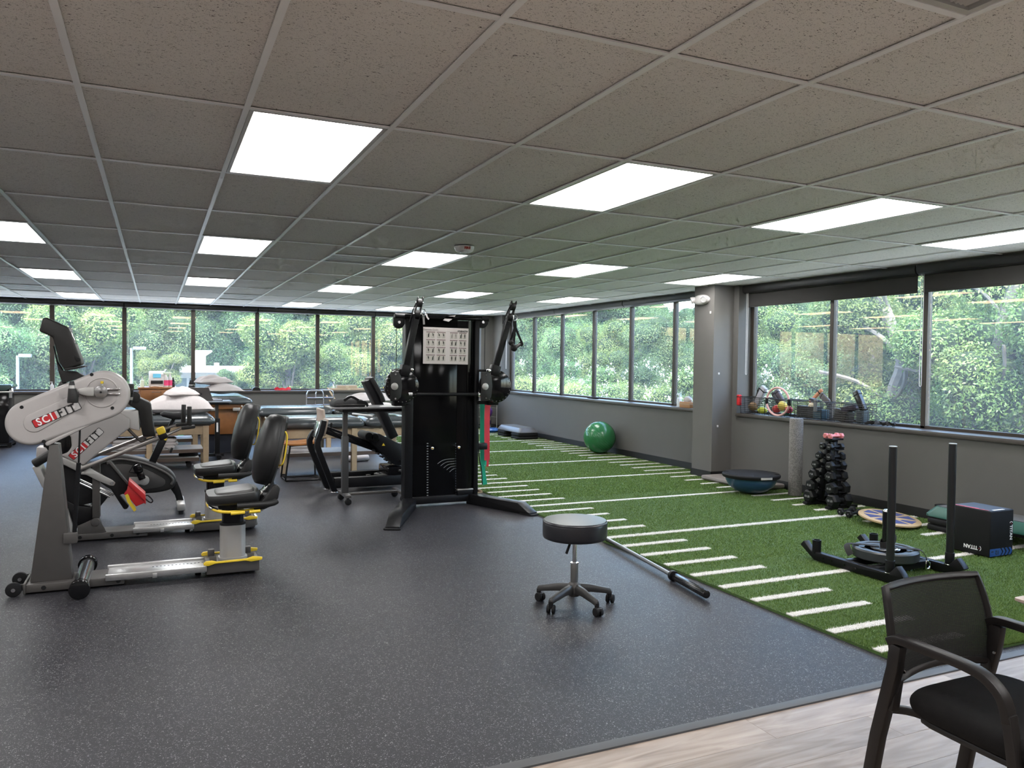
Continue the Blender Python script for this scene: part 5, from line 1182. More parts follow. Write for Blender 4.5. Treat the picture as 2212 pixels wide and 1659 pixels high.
MB().strip([(q.x - .15, 16.21, SILL + .012), (q.x - .11, 16.2, SILL + .045), (q.x - .06, 16.22, SILL + .018), (q.x, 16.2, SILL + .03), (q.x + .06, 16.21, SILL + .015), (q.x + .12, 16.2, SILL + .045), (q.x + .16, 16.22, SILL + .012), (q.x + .09, 16.24, SILL + .01), (q.x - .05, 16.24, SILL + .02), (q.x - .14, 16.23, SILL + .01)], .05, .004, up=(0, 1, .2), smooth=4).build('strip', band_red, rb)
for pa, pb, za, zb, yo, lab in ((711, 792, 0, .045, 0, 'long flat cardboard box on the far sill behind the black bag'), (727, 770, .047, .105, .01, 'smaller cardboard box on top of the long flat box')):
    a, b_ = sill_y(pa, 838).x, sill_y(pb, 838).x; th = thing('cardboard_box', lab, 'box', ((a + b_) / 2, 16.24, SILL + za))
    MB().bb((a, 16.16 + yo, SILL + za), (b_, 16.33, SILL + zb)).build('carton', mat('cardboard', (0.42, 0.33, 0.24), 0.8, 0, 0.08, 8), th, bevel=.003); MB().bb(((a + b_) / 2 - .03, 16.158 + yo, SILL + za + .002), ((a + b_) / 2 + .03, 16.161 + yo, SILL + zb - .002)).build('tape', mat('packing_tape', (0.5, 0.42, 0.30), 0.3), th)
q = sill_y(836, 838); th = thing('yellow_clip', 'small yellow plastic clip on the far sill left of the cable tower', 'clip', (q.x, 16.22, SILL)); MB().box((q.x, 16.22, SILL + .03), (.12, .05, .05)).box((q.x - .06, 16.22, SILL + .05), (.06, .04, .03)).build('clip_body', yellow_p, th, bevel=.008)
# walker (folded) and two dowels
wk = thing('walking_frame', 'folded silver walking frame standing below the far windows', 'walker', (2.98, 15.75, 0)); frame_alu = mat('walker_aluminium', (0.62, 0.62, 0.66), 0.25, 0.75, 0.03, 8)
def side(xa, xb, y, lean): return [(xa - lean, y, .03), (xa, y, .70), (xa + .01, y, .83), (xa + .06, y, .885), (xb - .06, y, .885), (xb - .01, y, .83), (xb, y, .70), (xb + lean, y, .03)]
for xa, xb, y, ln in ((2.70, 3.03, 15.70, .02), (2.89, 3.245, 15.78, .04)):
    MB().tube(side(xa, xb, y, ln), .0125, 8, smooth=4).build('side_frame', frame_alu, wk); MB().cyl((xa + .005, y, .74), (xb - .005, y, .74), .010, n=8).build('cross_tube', frame_alu, wk); MB().cyl((xa, y, .60), (xb, y, .60), .007, n=8).build('cross_tube', frame_alu, wk)
    MB().cyl((xa + .09, y, .885), (xb - .09, y, .885), .017, n=10).build('hand_grip', mat('grey_foam', (0.25, 0.25, 0.26), 0.7), wk)
    for x in (xa - ln, xb + ln): MB().cyl((x, y, 0), (x, y, .05), .017, n=10).build('rubber_tip', black_rubber, wk)
MB().bb((2.71, 15.72, .70), (3.22, 15.76, .73)).build('fold_bar', grey_metal, wk)
for k, (xa, xb) in enumerate(((3.19, 3.42), (3.15, 3.34))):
    MB_ = thing('wooden_dowel', ('pale wooden dowel leaning right of the walking frame, upper one', 'pale wooden dowel leaning right of the walking frame, lower one')[k], 'dowel', (xb + .25, 15.6, 0))
    MB().cyl((xa, 16.12 - .1 * k, .93 - .16 * k), (xb + .25, 15.55, .0), .016, n=10).build('stick', maple, MB_)
# silver tube lying on the near table
q0, q1 = PY(762, 893, 10.75), PY(803, 907, 10.30); th = thing('metal_tube', 'thin white tube lying across the nearer padded table', 'tube', (q1.x, 10.4, .735))
MB().cyl((q0.x, 10.75, .752), (q1.x, 10.22, .752), .014, n=12).build('tube_body', white_plastic, th); MB().cyl((q1.x, 10.215, .752), (q1.x, 10.222, .752), .009, n=10).build('tube_end', black_rubber, th)
# white rolled item on floor under tables
q = PZ(768, 997); th = thing('rolled_towels', 'white rolled towels lying on the floor under the padded tables', 'towels', (q.x, q.y, 0))
for dx, L in ((-.09, .12), (.10, .2)): MB().cyl((q.x + dx - L / 2, q.y, .045), (q.x + dx + L / 2, q.y + .03, .045), .045, n=16).build('roll', linen, th, bevel=.012)
# cart at left picture edge
q = PZ(20, 968); ct = thing('rolling_cart', 'black rolling cart with pale handle bar at the left picture edge', 'cart', (q.x - .2, q.y, 0)); cx1 = PY(27, 900, q.y).x; yc_ = q.y
MB().bb((cx1 - .62, yc_, .09), (cx1 - .05, yc_ + .55, .93)).build('body', black_gloss, ct, bevel=.01); MB().prism([(cx1 - .62, .93), (cx1 - .09, .93), (cx1 - .0, .99), (cx1 - .02, 1.03), (cx1 - .62, 1.03)], 'y', yc_ - .02, yc_ + .57).build('top', mat('smoked_top', (0.05, 0.08, 0.08), 0.12), ct, bevel=.008)
MB().tube([(cx1 - .6, yc_ - .10, .915), (cx1 - .02, yc_ - .10, .915), (cx1 + .01, yc_ - .08, .93), (cx1, yc_ - .02, .97)], .013, 8, smooth=3).build('handle_bar', white_plastic, ct); MB().bb((cx1 - .035, yc_ - .06, .82), (cx1, yc_ - .03, .95)).build('handle_bracket', silver, ct)
MB().bb((cx1 - .6, yc_ + .02, .05), (cx1 - .02, yc_ + .5, .09)).build('base', black_metal, ct)
for x in (cx1 - .05, cx1 - .55):
    for y in (yc_ + .06, yc_ + .46): MB().cyl((x, y - .015, .032), (x, y + .015, .032), .032, n=14).build('castor', black_rubber, ct)

# ================================================================== CENTRE: chair, press machine, over-bed table, cable tower
C3 = crop(540, 780, 360 / 1757); CP = crop(640, 860, 260 / 1725)
# plywood chair with sled base
ch = thing('plywood_chair', 'plywood chair on black sled frame beside the padded table', 'chair', (1.66, 9.9, 0)); ply = mat('orange_plywood', (0.40, 0.17, 0.055), 0.35, 0, 0.12, 14)
MB().strip([(1.42, 9.95, .468), (1.44, 9.95, .462), (1.60, 9.95, .455), (1.80, 9.95, .475)], .42, .022, up=(0, 0, 1), smooth=4).build('seat', ply, ch, bevel=.006)
MB().strip([(1.80, 9.95, .44), (1.865, 9.95, .60), (1.89, 9.95, .78), (1.88, 9.95, .88)], .40, .035, up=(1, 0, 0), smooth=5).build('backrest', mat('beige_plywood', (0.50, 0.40, 0.33), 0.4), ch, bevel=.012)
for y in (9.77, 10.13):
    MB().tube([(1.80, y, .45), (1.50, y, .44), (1.485, y, .42), (1.435, y, .05), (1.445, y, .014), (1.47, y, .012), (1.84, y, .012), (1.855, y, .03), (1.84, y, .45), (1.88, y, .75)], .011, 8, smooth=3).build('sled_frame', black_metal, ch)
MB().cyl((1.44, 9.77, .012), (1.44, 10.13, .012), .010, n=8).build('cross_bar', black_metal, ch); MB().cyl((1.84, 9.77, .012), (1.84, 10.13, .012), .010, n=8).build('cross_bar', black_metal, ch)
# leg press style machine: y between 8.72 and 9.30
ya, yb = 8.80, 9.04
pm = thing('leg_curl_machine', 'black machine with bent twin posts, sloping rail and upright pad left of the tower', 'exercise machine', (2.2, 9.0, 0))
def pth(pts, y): return [Vector((a, y, b_)) for a, b_ in XZ(CP(pts), y)]
npost = pth([(395, 320), (345, 520), (305, 610), (303, 690), (335, 790), (548, 1425)], ya); fpost = pth([(262, 470), (215, 540), (190, 600), (192, 660), (225, 760), (450, 1350)], yb)
npost[-1].z = 0.01; fpost[-1].z = .01
MB().strip(npost, .06, .075, up=(0, 1, 0)).build('near_post', black_metal, pm, bevel=.006); MB().strip(fpost, .06, .075, up=(0, 1, 0)).build('far_post', black_metal, pm, bevel=.006)
for p_ in (npost[-1], fpost[-1]): MB().cyl((p_.x, p_.y, 0), (p_.x, p_.y, .014), .05, n=18).build('foot_disc', chrome, pm, bevel=.003)
u, v = npost[0], npost[2]; MB().beam(u + Vector((-.03, .13, -.02)), v + Vector((-.02, .13, .03)), .22, .02, up=(-1, 0, .3)).build('knee_plate', mat('mirror_grey', (0.45, 0.47, 0.46), 0.12, .9), pm, bevel=.004)
MB().beam(u + Vector((.05, .13, .01)), u + Vector((.01, .13, -.18)), .20, .03, up=(-1, 0, .3)).build('cushion_pad', mat('tan_pad', (0.30, 0.24, 0.20), 0.5), pm, bevel=.012)
r_ = pth([(380, 440), (1320, 780)], ya + .12); MB().strip(r_, .10, .085, up=(0, 0, 1)).build('slope_rail', black_gloss, pm, bevel=.02)
MB().strip([p_ + Vector((0, -.02, .047)) for p_ in r_], .02, .006).build('rail_guide', chrome, pm); MB().strip([p_ + Vector((0, .03, .047)) for p_ in r_], .015, .006).build('rail_guide', chrome, pm)
k_ = pth([(490, 395)], ya + .1)[0]; MB().cyl(k_ + Vector((0, 0, -.05)), k_ + Vector((.012, 0, .03)), .012, n=10).build('pull_pin', black_rubber, pm)
up_ = [Vector((a, ya + .14, b_)) for a, b_ in XZ(C3([(1205, 185), (1225, 200), (1505, 800)]), ya + .14)]
MB().strip([up_[1], up_[2]], .095, .20, up=(0, 1, 0)).build('pad_arm', black_metal, pm, bevel=.01)
d_ = (up_[2] - up_[1]).normalized(); nrm_ = Vector((d_.z, 0, -d_.x)) * -1
pa_ = [up_[1] + Vector((.03, 0, .03)), up_[1] + d_ * .22 + Vector((.05, 0, .025)), up_[1] + d_ * .30 + Vector((.045, 0, .02))]
MB().strip(pa_, .055, .26, up=(0, 1, 0), smooth=4).build('head_pad', vinyl_pad, pm, bevel=.02)
hubp = XZ(CP([(1060, 610), (1090, 545), (1140, 520), (1200, 515), (1420, 625), (1560, 680), (1600, 760), (1590, 900), (1490, 968), (1420, 960), (1340, 890), (1250, 800), (1110, 680)]), ya)
MB().prism(cat2(hubp, 2), 'y', ya, ya + .24).build('pivot_housing', black_metal, pm, bevel=.01)
for a in ((1025, 545), (1108, 560)):
    q = pth([a], ya)[0]; MB().cyl((q.x, ya - .06, q.z), (q.x, ya + .30, q.z), .050, n=20).build('roller', black_rubber, pm, bevel=.01); MB().cyl((q.x, ya - .068, q.z), (q.x, ya - .058, q.z), .043, n=20).build('roller_cap', chrome, pm)
for a in ((1170, 598), (1478, 902)): q = pth([a], ya)[0]; MB().cyl((q.x, ya - .008, q.z), (q.x, ya, q.z), .014, n=12).build('pivot_bolt', chrome, pm)
w3 = pth([(1228, 682), (1272, 682), (1250, 642)], ya - .002); MB().add([*w3, *[p_ + Vector((0, .001, 0)) for p_ in w3]], [(0, 1, 2), (5, 4, 3), (0, 3, 4, 1), (1, 4, 5, 2), (2, 5, 3, 0)]).build('warning_label', yellow_p, pm)['label'] = 'yellow warning triangle'
for k in range(5):
    q = pth([(1100 + k * 60, 745 + k * 46)], ya + .05)[0]; MB().cyl((q.x, q.y - .06, q.z), (q.x, q.y + .06, q.z), .012, n=8).build('adjustment_tooth', black_metal, pm)
b0_ = pth([(560, 1300), (1590, 1270)], ya + .03); MB().bb((b0_[0].x - .02, ya - .02, .05), (b0_[1].x + .05, ya + .06, .165)).build('base_beam', black_metal, pm, bevel=.006); MB().bb((b0_[0].x - .02, yb + .2, .05), (b0_[1].x + .05, yb + .28, .165)).build('base_beam', black_metal, pm, bevel=.006)
for a, r in (((1030, 1150), .165), ((1260, 1085), .12)):
    q = pth([a], ya + .18)[0]; dd = MB().cyl((q.x, ya + .18, q.z - .012), (q.x, ya + .18, q.z + .008), r, n=36).build('swivel_disc', dark_plastic, pm, bevel=.004); MB().cyl((q.x, ya + .18, .16), (q.x, ya + .18, q.z - .012), .03, n=14).build('disc_stem', chrome, dd)
    for k in range(5): MB().box((q.x + .07 * math.cos(k * 1.25), ya + .18 + .07 * math.sin(k * 1.25), q.z + .011), (.03, .02, .008)).build('grip_stud', black_rubber, dd)
MB().bb((b0_[1].x - .25, ya, .16), (b0_[1].x + .02, ya + .40, .26)).build('gear_block', black_gloss, pm, bevel=.02); MB().cyl((b0_[1].x - .12, ya - .01, .22), (b0_[1].x + .03, ya - .01, .2), .014, n=10).build('gear_rod', chrome, pm)
# over-bed table
ot = thing('overbed_table', 'grey C-frame over-bed table on castors with a thin dark top', 'table', (1.95, 8.2, 0)); ycol = 8.14
xl_, xr_ = PY(713, 873, 8.05).x, PY(876, 873, 8.05).x
MB().bb((xl_, 7.98, .985), (xr_, 8.40, 1.008)).build('table_top', mat('grey_laminate', (0.16, 0.16, 0.165), 0.3), ot, bevel=.008); MB().bb((xl_ + .12, 8.02, .955), (xr_ - .05, 8.36, .986)).build('under_tray', black_metal, ot)
xp = PY(745, 1000, ycol).x
MB().bb((xp - .025, ycol - .025, .55), (xp + .022, ycol + .02, .96)).build('inner_column', grey_metal, ot); MB().bb((xp - .033, ycol - .032, .10), (xp + .033, ycol + .03, .70)).build('column', mat('dark_grey_column', (0.05, 0.05, 0.052), .45), ot, bevel=.004)
MB().beam((xp - .09, 8.12, .95), (xp - .01, 8.12, .985), .01, .008).build('height_lever', chrome, ot)
MB().bb((xp - .03, 7.95, .075), (xp + .03, 8.34, .105)).build('base_cross', grey_metal, ot, bevel=.004); MB().bb((xp, ycol - .02, .075), (2.40, ycol + .02, .10)).build('base_bar', grey_metal, ot, bevel=.004); MB().bb((2.36, 7.95, .075), (2.41, 8.34, .10)).build('base_cross', grey_metal, ot, bevel=.004)
for x, y in ((xp, 7.98), (xp, 8.32), (2.385, 7.98), (2.385, 8.32)):
    c_ = MB().cyl((x, y - .02, .034), (x, y + .02, .034), .034, n=16).build('castor', black_rubber, ot, bevel=.006); MB().cyl((x, y, .04), (x, y, .08), .010, n=8).build('castor_stem', black_metal, c_)
bg_ = thing('shoulder_bag', 'flat black laptop bag lying on the over-bed table', 'bag', (PY(752, 868, 8.15).x, 8.18, 1.008)); bxl, bxr = PY(719, 868, 8.1).x, PY(788, 868, 8.1).x
secs = [[((bxl + bxr) / 2 + a * s, 8.17 + b_ * s2, 1.008 + z) for a, b_ in rrect(bxr - bxl, .30, .05, 4)] for z, s, s2 in ((0, .96, .96), (.02, 1.0, 1.0), (.05, .97, .97), (.072, .80, .85), (.08, .55, .6))]
loft(secs).build('bag_body', mat('black_nylon', (0.014, 0.014, 0.015), .75, 0, .2, 20, .4, 40), bg_, angle=70)
MB().strip([(bxl + .1, 8.03, 1.075), (bxl + .17, 8.02, 1.115), (bxl + .25, 8.03, 1.078)], .025, .006, up=(0, 1, 0), smooth=4).build('handle', black_rubber, bg_); MB().strip([(bxr - .1, 8.02, 1.06), (bxr - .02, 8.01, 1.055), (bxr + .02, 8.05, 1.015)], .03, .005, up=(0, 1, 0), smooth=4).build('strap', black_rubber, bg_)
MB().tube([(bxl + .02, 8.025, 1.03), ((bxl + bxr) / 2, 8.012, 1.035), (bxr - .02, 8.025, 1.03)], .004, 6, smooth=3).build('zip', grey_metal, bg_)
# ---------------- dual cable tower
tower_m = mat('tower_smoked_acrylic', (0.004, 0.004, 0.0045), .10, 0, .05, 4, spec=.13)
TF = 7.60; tx0, tx1 = 2.28, 3.08; tzt = 1.965
tw = thing('cable_tower', 'tall glossy black dual cable tower with two raised arms in the middle', 'exercise machine', ((tx0 + tx1) / 2, TF + .3, 0))
MB().bb((tx0, TF - .01, .045), (tx0 + .085, TF + .12, tzt - .03)).build('front_post', black_metal, tw, bevel=.008)
MB().bb((tx1 - .05, TF - .01, .06), (tx1, TF + .12, tzt - .03)).build('front_post', black_metal, tw, bevel=.008)
gl = MB().bb((tx0 + .086, TF + .012, .10), (tx1 - .24, TF + .03, tzt - .04)).build('front_panel', tower_m, tw, bevel=.004)
cvx = [(tx1 - .24, TF + .012)] + [(tx1 - .24 + .19 * k / 10, TF + .012 - .035 * math.sin(PI * k / 10)) for k in range(1, 10)] + [(tx1 - .05, TF + .012), (tx1 - .05, TF + .05), (tx1 - .24, TF + .05)]
MB().prism(cvx, 'z', .16, tzt - .05).build('curved_cover', tower_m, tw, angle=60)
MB().prism([(tx1 - .23, .10), (tx1 - .06, .11), (tx1 - .055, .165), (tx1 - .235, .155)], 'y', TF - .02, TF + .05).build('cover_foot', black_metal, tw, bevel=.01); MB().bb((tx1 - .235, TF - .028, .155), (tx1 - .06, TF + .03, .168)).build('cover_trim', silver, tw, bevel=.003)
MB().bb((tx0 + .03, TF + .125, .10), (tx1 - .03, TF + .15, tzt - .06)).build('rear_panel', tower_m, tw)
MB().bb((tx0 - .01, TF - .03, tzt - .045), (tx1 + .02, TF + .17, tzt)).build('top_cap', tower_m, tw, bevel=.01)
MB().bb((tx0 + .02, TF, .03), (tx1 - .02, TF + .16, .11)).build('base_block', black_metal, tw, bevel=.01)
for x in (tx0 + .03, tx1 + .01): MB().cyl((x, TF - .03, .03), (x, TF - .03, .055), .045, n=20).build('foot_flange', black_metal, tw); MB().cyl((x, TF - .03, .05), (x, TF - .03, .07), .016, n=12).build('anchor_bolt', chrome, tw)
def foot(p0, p1, w):
    a, b_ = Vector((*p0, 0)), Vector((*p1, 0)); d = (b_ - a).normalized(); s = Vector((-d.y, d.x, 0))
    L = (b_ - a).length
    prof = [(0, .0), (0, .105), (L - .16, .105), (L - .03, .035), (L, .025), (L, 0.0)]
    vv = [a + d * u + Vector((0, 0, z)) + s * (sg * w / 2) for sg in (-1, 1) for u, z in prof]; n = len(prof)
    MB().add(vv, [tuple(range(n)), tuple(range(2 * n - 1, n - 1, -1))] + [(k, n + k, n + (k + 1) % n, (k + 1) % n) for k in range(n)]).build('floor_foot', black_metal, tw, bevel=.006)
    e = a + d * (L - .06); MB().prism([(e.x + d.x * u + s.x * v, e.y + d.y * u + s.y * v) for u, v in ((-.06, -w * .58), (.09, -w * .58), (.10, -w * .4), (.10, w * .4), (.09, w * .58), (-.06, w * .58))], 'z', 0, .014).build('foot_pad', black_rubber, tw)
foot((2.34, 7.60), (1.90, 6.68), .13); foot((3.02, 7.66), (3.36, 6.83), .12)
# weight stack marks, knobs, decoration
wl = MB()
for k in range(21):
    q = PY(924, 958 + k * 5.6, TF + .010); wl.bb((q.x - .010, TF + .009, q.z - .004), (q.x + .006, TF + .012, q.z + .004))
wl.build('weight_numbers', mat('dim_white_print', (0.35, 0.35, 0.35), .5), gl); sl = MB()
for k in range(21):
    q = PY(984.5, 958 + k * 5.4, TF + .010); sl.bb((q.x - .003, TF + .009, q.z - .006), (q.x + .003, TF + .012, q.z + .006))
sl.build('pin_slot', mat('slot_blue_grey', (0.05, 0.06, 0.08), .4), gl)
for px, py in ((932, 968), (989, 966)):
    q = PY(px, py, TF); kn = MB().cyl((q.x, TF - .035, q.z), (q.x, TF + .012, q.z), .017, n=18).build('selector_knob', chrome, tw, bevel=.004); MB().cyl((q.x, TF - .037, q.z), (q.x, TF - .034, q.z), .010, n=14).build('knob_centre', mat('brass', (0.6, 0.36, 0.08), .35, .6), kn)
sw_ = MB()
for k in range(5):
    pts = [PY(946 + k * 6.5, 1002 + k * 4.4, TF), PY(960 + k * 4.5, 993.5 + k * 5.2, TF), PY(983, 991 + k * 5.3, TF)]
    sw_.strip([Vector((p_.x, TF + .010, p_.z)) for p_ in pts], .003, .006, up=(0, 1, 0), smooth=5)
sw_.build('swoosh_print', mat('dim_white_print', (0.35, 0.35, 0.35), .5), gl)
# top brackets with pulleys
for s, x in ((-1, tx0), (1, tx1)):
    q0, q1 = (PY(853, 683, TF), PY(877, 684, TF)) if s < 0 else (PY(1034, 690, TF), PY(1056, 690, TF))
    tb2 = MB().cyl((q0.x, TF + .02, q0.z), (q1.x + (0.03 if s < 0 else 0), TF + .02, q1.z), .032, n=18).build('bracket_tube', black_metal, tw, bevel=.006)
    c = PY(862 if s < 0 else 1043, 696, TF); MB().prism([(c.x - .055, c.z + .05), (c.x + .06, c.z + .05), (c.x + .06, c.z - .02)] + [(c.x + .055 * math.cos(a), c.z - .01 - .055 * math.sin(a)) for a in (.3, .9, 1.57, 2.2, 2.8)] + [(c.x - .055, c.z)], 'y', TF - .005, TF + .045).build('pulley_guard', black_metal, tw, bevel=.004)
    MB().cyl((c.x, TF - .012, c.z), (c.x, TF - .004, c.z), .014, n=12).build('pulley_bolt', chrome, tw)
    cx_ = PY(857.5 if s < 0 else 1049, 740, TF).x; MB().cyl((cx_, TF + .02, c.z), (cx_, TF + .02, 1.36), .003, n=6).build('cable', black_rubber, tw)
# swing arms
def swing(s):
    CL = crop(820, 640, 140 / 893) if s < 0 else crop(980, 640, 170 / 1085)
    if s < 0: pv, top, base, col = (275, 1230), (530, 150), (345, 1030), (140, 1040, 280, 1440)
    else: pv, top, base, col = (560, 1250), (790, 200), (560, 1030), (365, 1045, 500, 1440)
    y = TF - .10
    c = PY(*CL([pv])[0], y); a, b_ = PY(*CL([top])[0], y), PY(*CL([base])[0], y)
    m0, m1 = PY(*CL([col[:2]])[0], y - .02), PY(*CL([col[2:]])[0], y - .02)
    # mounting plate
    fl = MB().prism([(m0.x, m0.z), (m1.x - .03 * 1, m0.z), (m1.x, m0.z - .04), (m1.x + .012, (m0.z + m1.z) / 2), (m1.x, m1.z + .04), (m1.x - .04, m1.z), (m0.x, m1.z)], 'y', y - .055, y - .040).build('pivot_plate', dark_plastic, tw, bevel=.003)
    hb = MB(); hc_ = Vector(((m0.x + m1.x) / 2 - .015, y - .06, (m0.z + m1.z) / 2))
    MB().cyl(hc_ + Vector((0, -.012, 0)), hc_ + Vector((0, .01, 0)), .036, n=24).build('pivot_cap', silver, tw, bevel=.008)
    for dz in (-.12, .12): MB().cyl(hc_ + Vector((.01, -.004, dz)), hc_ + Vector((.01, .01, dz)), .009, n=10).build('plate_bolt', chrome, fl)
    # drum
    dc_ = Vector((c.x + (.02 if s < 0 else .01), y, hc_.z)); MB().cyl((dc_.x, y - .035, dc_.z), (dc_.x, y + .05, dc_.z), .17, n=48).build('pivot_drum', black_gloss, tw, bevel=.008)
    hb = MB()
    for k in range(24):
        t = k * 2 * PI / 24; hb.cyl((dc_.x + .155 * math.cos(t), y - .037, dc_.z + .155 * math.sin(t)), (dc_.x + .155 * math.cos(t), y - .034, dc_.z + .155 * math.sin(t)), .006, n=6)
    hb.build('index_holes', grey_metal, tw)
    MB().bb((dc_.x - .06, y + .04, dc_.z - .2), (dc_.x + .06, TF + .06, dc_.z + .17)).build('drum_carrier', black_metal, tw, bevel=.01)
    MB().bb((min(dc_.x, tx0 if s < 0 else tx1) - .02, TF - .02, dc_.z - .19), (max(dc_.x, tx0 if s < 0 else tx1) + .05, TF + .05, dc_.z - .15)).build('carrier_bar', black_metal, tw, bevel=.004)
    MB().bb((min(dc_.x, tx0 if s < 0 else tx1) - .02, TF - .02, dc_.z + .15), (max(dc_.x, tx0 if s < 0 else tx1) + .05, TF + .05, dc_.z + .175)).build('carrier_bar', black_metal, tw, bevel=.004)
    pk = Vector((dc_.x + (.09 if s < 0 else -.09), y - .06, dc_.z + .165)); MB().cyl(pk, pk + Vector((0, .06, 0)), .016, n=14).build('locking_pin', chrome, tw, bevel=.003)
    # arm tube
    dr = (a - b_).normalized()
    MB().beam(b_ - dr * .05, b_ + dr * .06, .09, .10, up=(0, 1, 0)).build('arm_socket', black_metal, tw, bevel=.006)
    MB().beam(b_, a - dr * .12, .062, .062, up=(0, 1, 0)).build('swing_arm', black_metal, tw, bevel=.008)
    # pulley head
    for o_ in (-.026, .026):
        pl = [a + dr * u + Vector((o_ * 1.0, 0, 0)) + Vector((0, v, 0)) for u, v in ((-.16, -.03), (.09, -.02), (.11, 0), (.09, .02), (-.16, .03))]
        pl2 = [p_ + Vector((.008, 0, 0)) for p_ in pl]; n = len(pl); MB().add(pl + pl2, [tuple(range(n)), tuple(range(2 * n - 1, n - 1, -1))] + [(k, n + k, n + (k + 1) % n, (k + 1) % n) for k in range(n)]).build('head_plate', black_metal, tw)
    for u in (-.07, .045):
        q = a + dr * u; MB().cyl(q + Vector((-.02, 0, 0)), q + Vector((.028, 0, 0)), .040, n=20).build('head_pulley', dark_plastic, tw, bevel=.004); MB().cyl(q + Vector((-.036, 0, 0)), q + Vector((.044, 0, 0)), .009, n=10).build('head_bolt', chrome, tw)
    MB().tube([a + dr * .06 + Vector((-.03, -.035, 0)), a - dr * .02 + Vector((-.055, -.04, 0)), a - dr * .15 + Vector((-.065, -.03, 0))], .006, 6, smooth=4).build('cable_guide', black_metal, tw)
    return a, dr
aL, dL = swing(-1); aR, dR = swing(1)
# carabiners, cable end strap on the left, handle on the right
q = aL - dL * .05 + Vector((.05, -.05, 0)); MB().tube([q + Vector((0, 0, .03)), q + Vector((.02, 0, .01)), q + Vector((.015, 0, -.03)), q + Vector((0, 0, -.045)), q + Vector((-.012, 0, -.02)), q + Vector((-.012, 0, .015))], .005, 8, closed=True, smooth=4).build('carabiner', chrome, tw); MB().strip([q + Vector((0, 0, -.04)), q + Vector((.005, 0, -.09)), q + Vector((.008, 0, -.125))], .02, .004, up=(0, 1, 0)).build('strap_end', mat('grey_webbing', (.3, .29, .29), .8), tw)
hd = thing('cable_stirrup', 'black strap handle hanging from the right arm of the cable tower', 'stirrup', PY(1108, 745, TF - .15))
yh = TF - .15; C4b = crop(980, 640, 170 / 1085)
def hp(*pts): return [PY(*C4b([p_])[0], yh) for p_ in pts]
t0, = hp((845, 300)); MB().tube([t0 + Vector((0, 0, .035)), t0 + Vector((.022, 0, .015)), t0 + Vector((.018, 0, -.03)), t0 + Vector((0, 0, -.045)), t0 + Vector((-.016, 0, -.02)), t0 + Vector((-.014, 0, .02))], .0055, 8, closed=True, smooth=4).build('carabiner', chrome, hd)
l1, = hp((775, 640)); r1_, = hp((945, 655)); m1_, = hp((815, 715)); s0, = hp((845, 420)); t1, = hp((838, 340))
MB().strip([t1, s0], .035, .012, up=(0, 1, 0)).build('strap_top', black_rubber, hd)
MB().strip([s0, l1], .022, .006, up=(0, 1, 0)).build('strap_side', black_rubber, hd); MB().strip([s0, r1_], .022, .006, up=(0, 1, 0)).build('strap_side', black_rubber, hd); MB().strip([s0 + Vector((-.005, -.01, 0)), m1_ + Vector((0, -.01, 0))], .028, .006, up=(0, 1, 0)).build('strap_side', black_rubber, hd)
MB().cyl(m1_ + Vector((0, -.03, 0)), r1_ + Vector((0, .03, 0)), .018, n=16).build('hand_grip', dark_plastic, hd, bevel=.004); MB().cyl(l1 + Vector((0, -.05, -.01)), m1_ + Vector((0, -.04, 0)), .016, n=14).build('hand_grip', dark_plastic, hd, bevel=.004)
for p_, r in ((l1, .030), (m1_, .036), (r1_, .026)): MB().ball(p_ + Vector((0, -.03 if p_ is not r1_ else .03, 0)), r, 16, 10).build('grip_end', black_rubber, hd)
# cross bar
q0, q1 = PY(886, 852, TF - .12), PY(1036, 852, TF - .12); cb = MB().cyl((q0.x, TF - .12, q0.z), (q1.x, TF - .12, q1.z), .017, n=16).build('cross_bar', black_metal, tw)
for q in (q0, q1): MB().cyl((q.x - .02, TF - .12, q.z), (q.x + .02, TF - .12, q.z), .022, n=14).build('bar_collar', chrome, cb)
# exercise poster
po = thing('exercise_chart', 'white exercise guide chart taped to the front of the cable tower', 'poster', PY(960, 788, TF - .03)); yp_ = TF - .027
TL, TR, BR, BL = [PY(*p_, yp_) for p_ in ((914, 706), (1012, 710), (1010.4, 787.5), (913.3, 785.5))]
def pp_(u, v, dy=0): 
    p_ = (TL * (1 - u) + TR * u) * (1 - v) + (BL * (1 - u) + BR * u) * v; return Vector((p_.x, yp_ - .004 - dy, p_.z))
def quad(b, u0, v0, u1, v1, dy):
    f = [pp_(u0, v0, dy), pp_(u1, v0, dy), pp_(u1, v1, dy), pp_(u0, v1, dy)]; k = [v + Vector((0, .0006, 0)) for v in f]; b.add(f + k, [(0, 1, 2, 3), (7, 6, 5, 4), (0, 4, 5, 1), (1, 5, 6, 2), (2, 6, 7, 3), (3, 7, 4, 0)])
b = MB(); quad(b, 0, 0, 1, 1, 0); b.build('sheet', mat('poster_paper', (0.60, 0.55, 0.53), .55, 0, .02, 5), po, smooth=False)
hd1, fr_, fg, cp_ = MB(), MB(), MB(), MB()
xs0 = (.065, .295, .585, .785); 
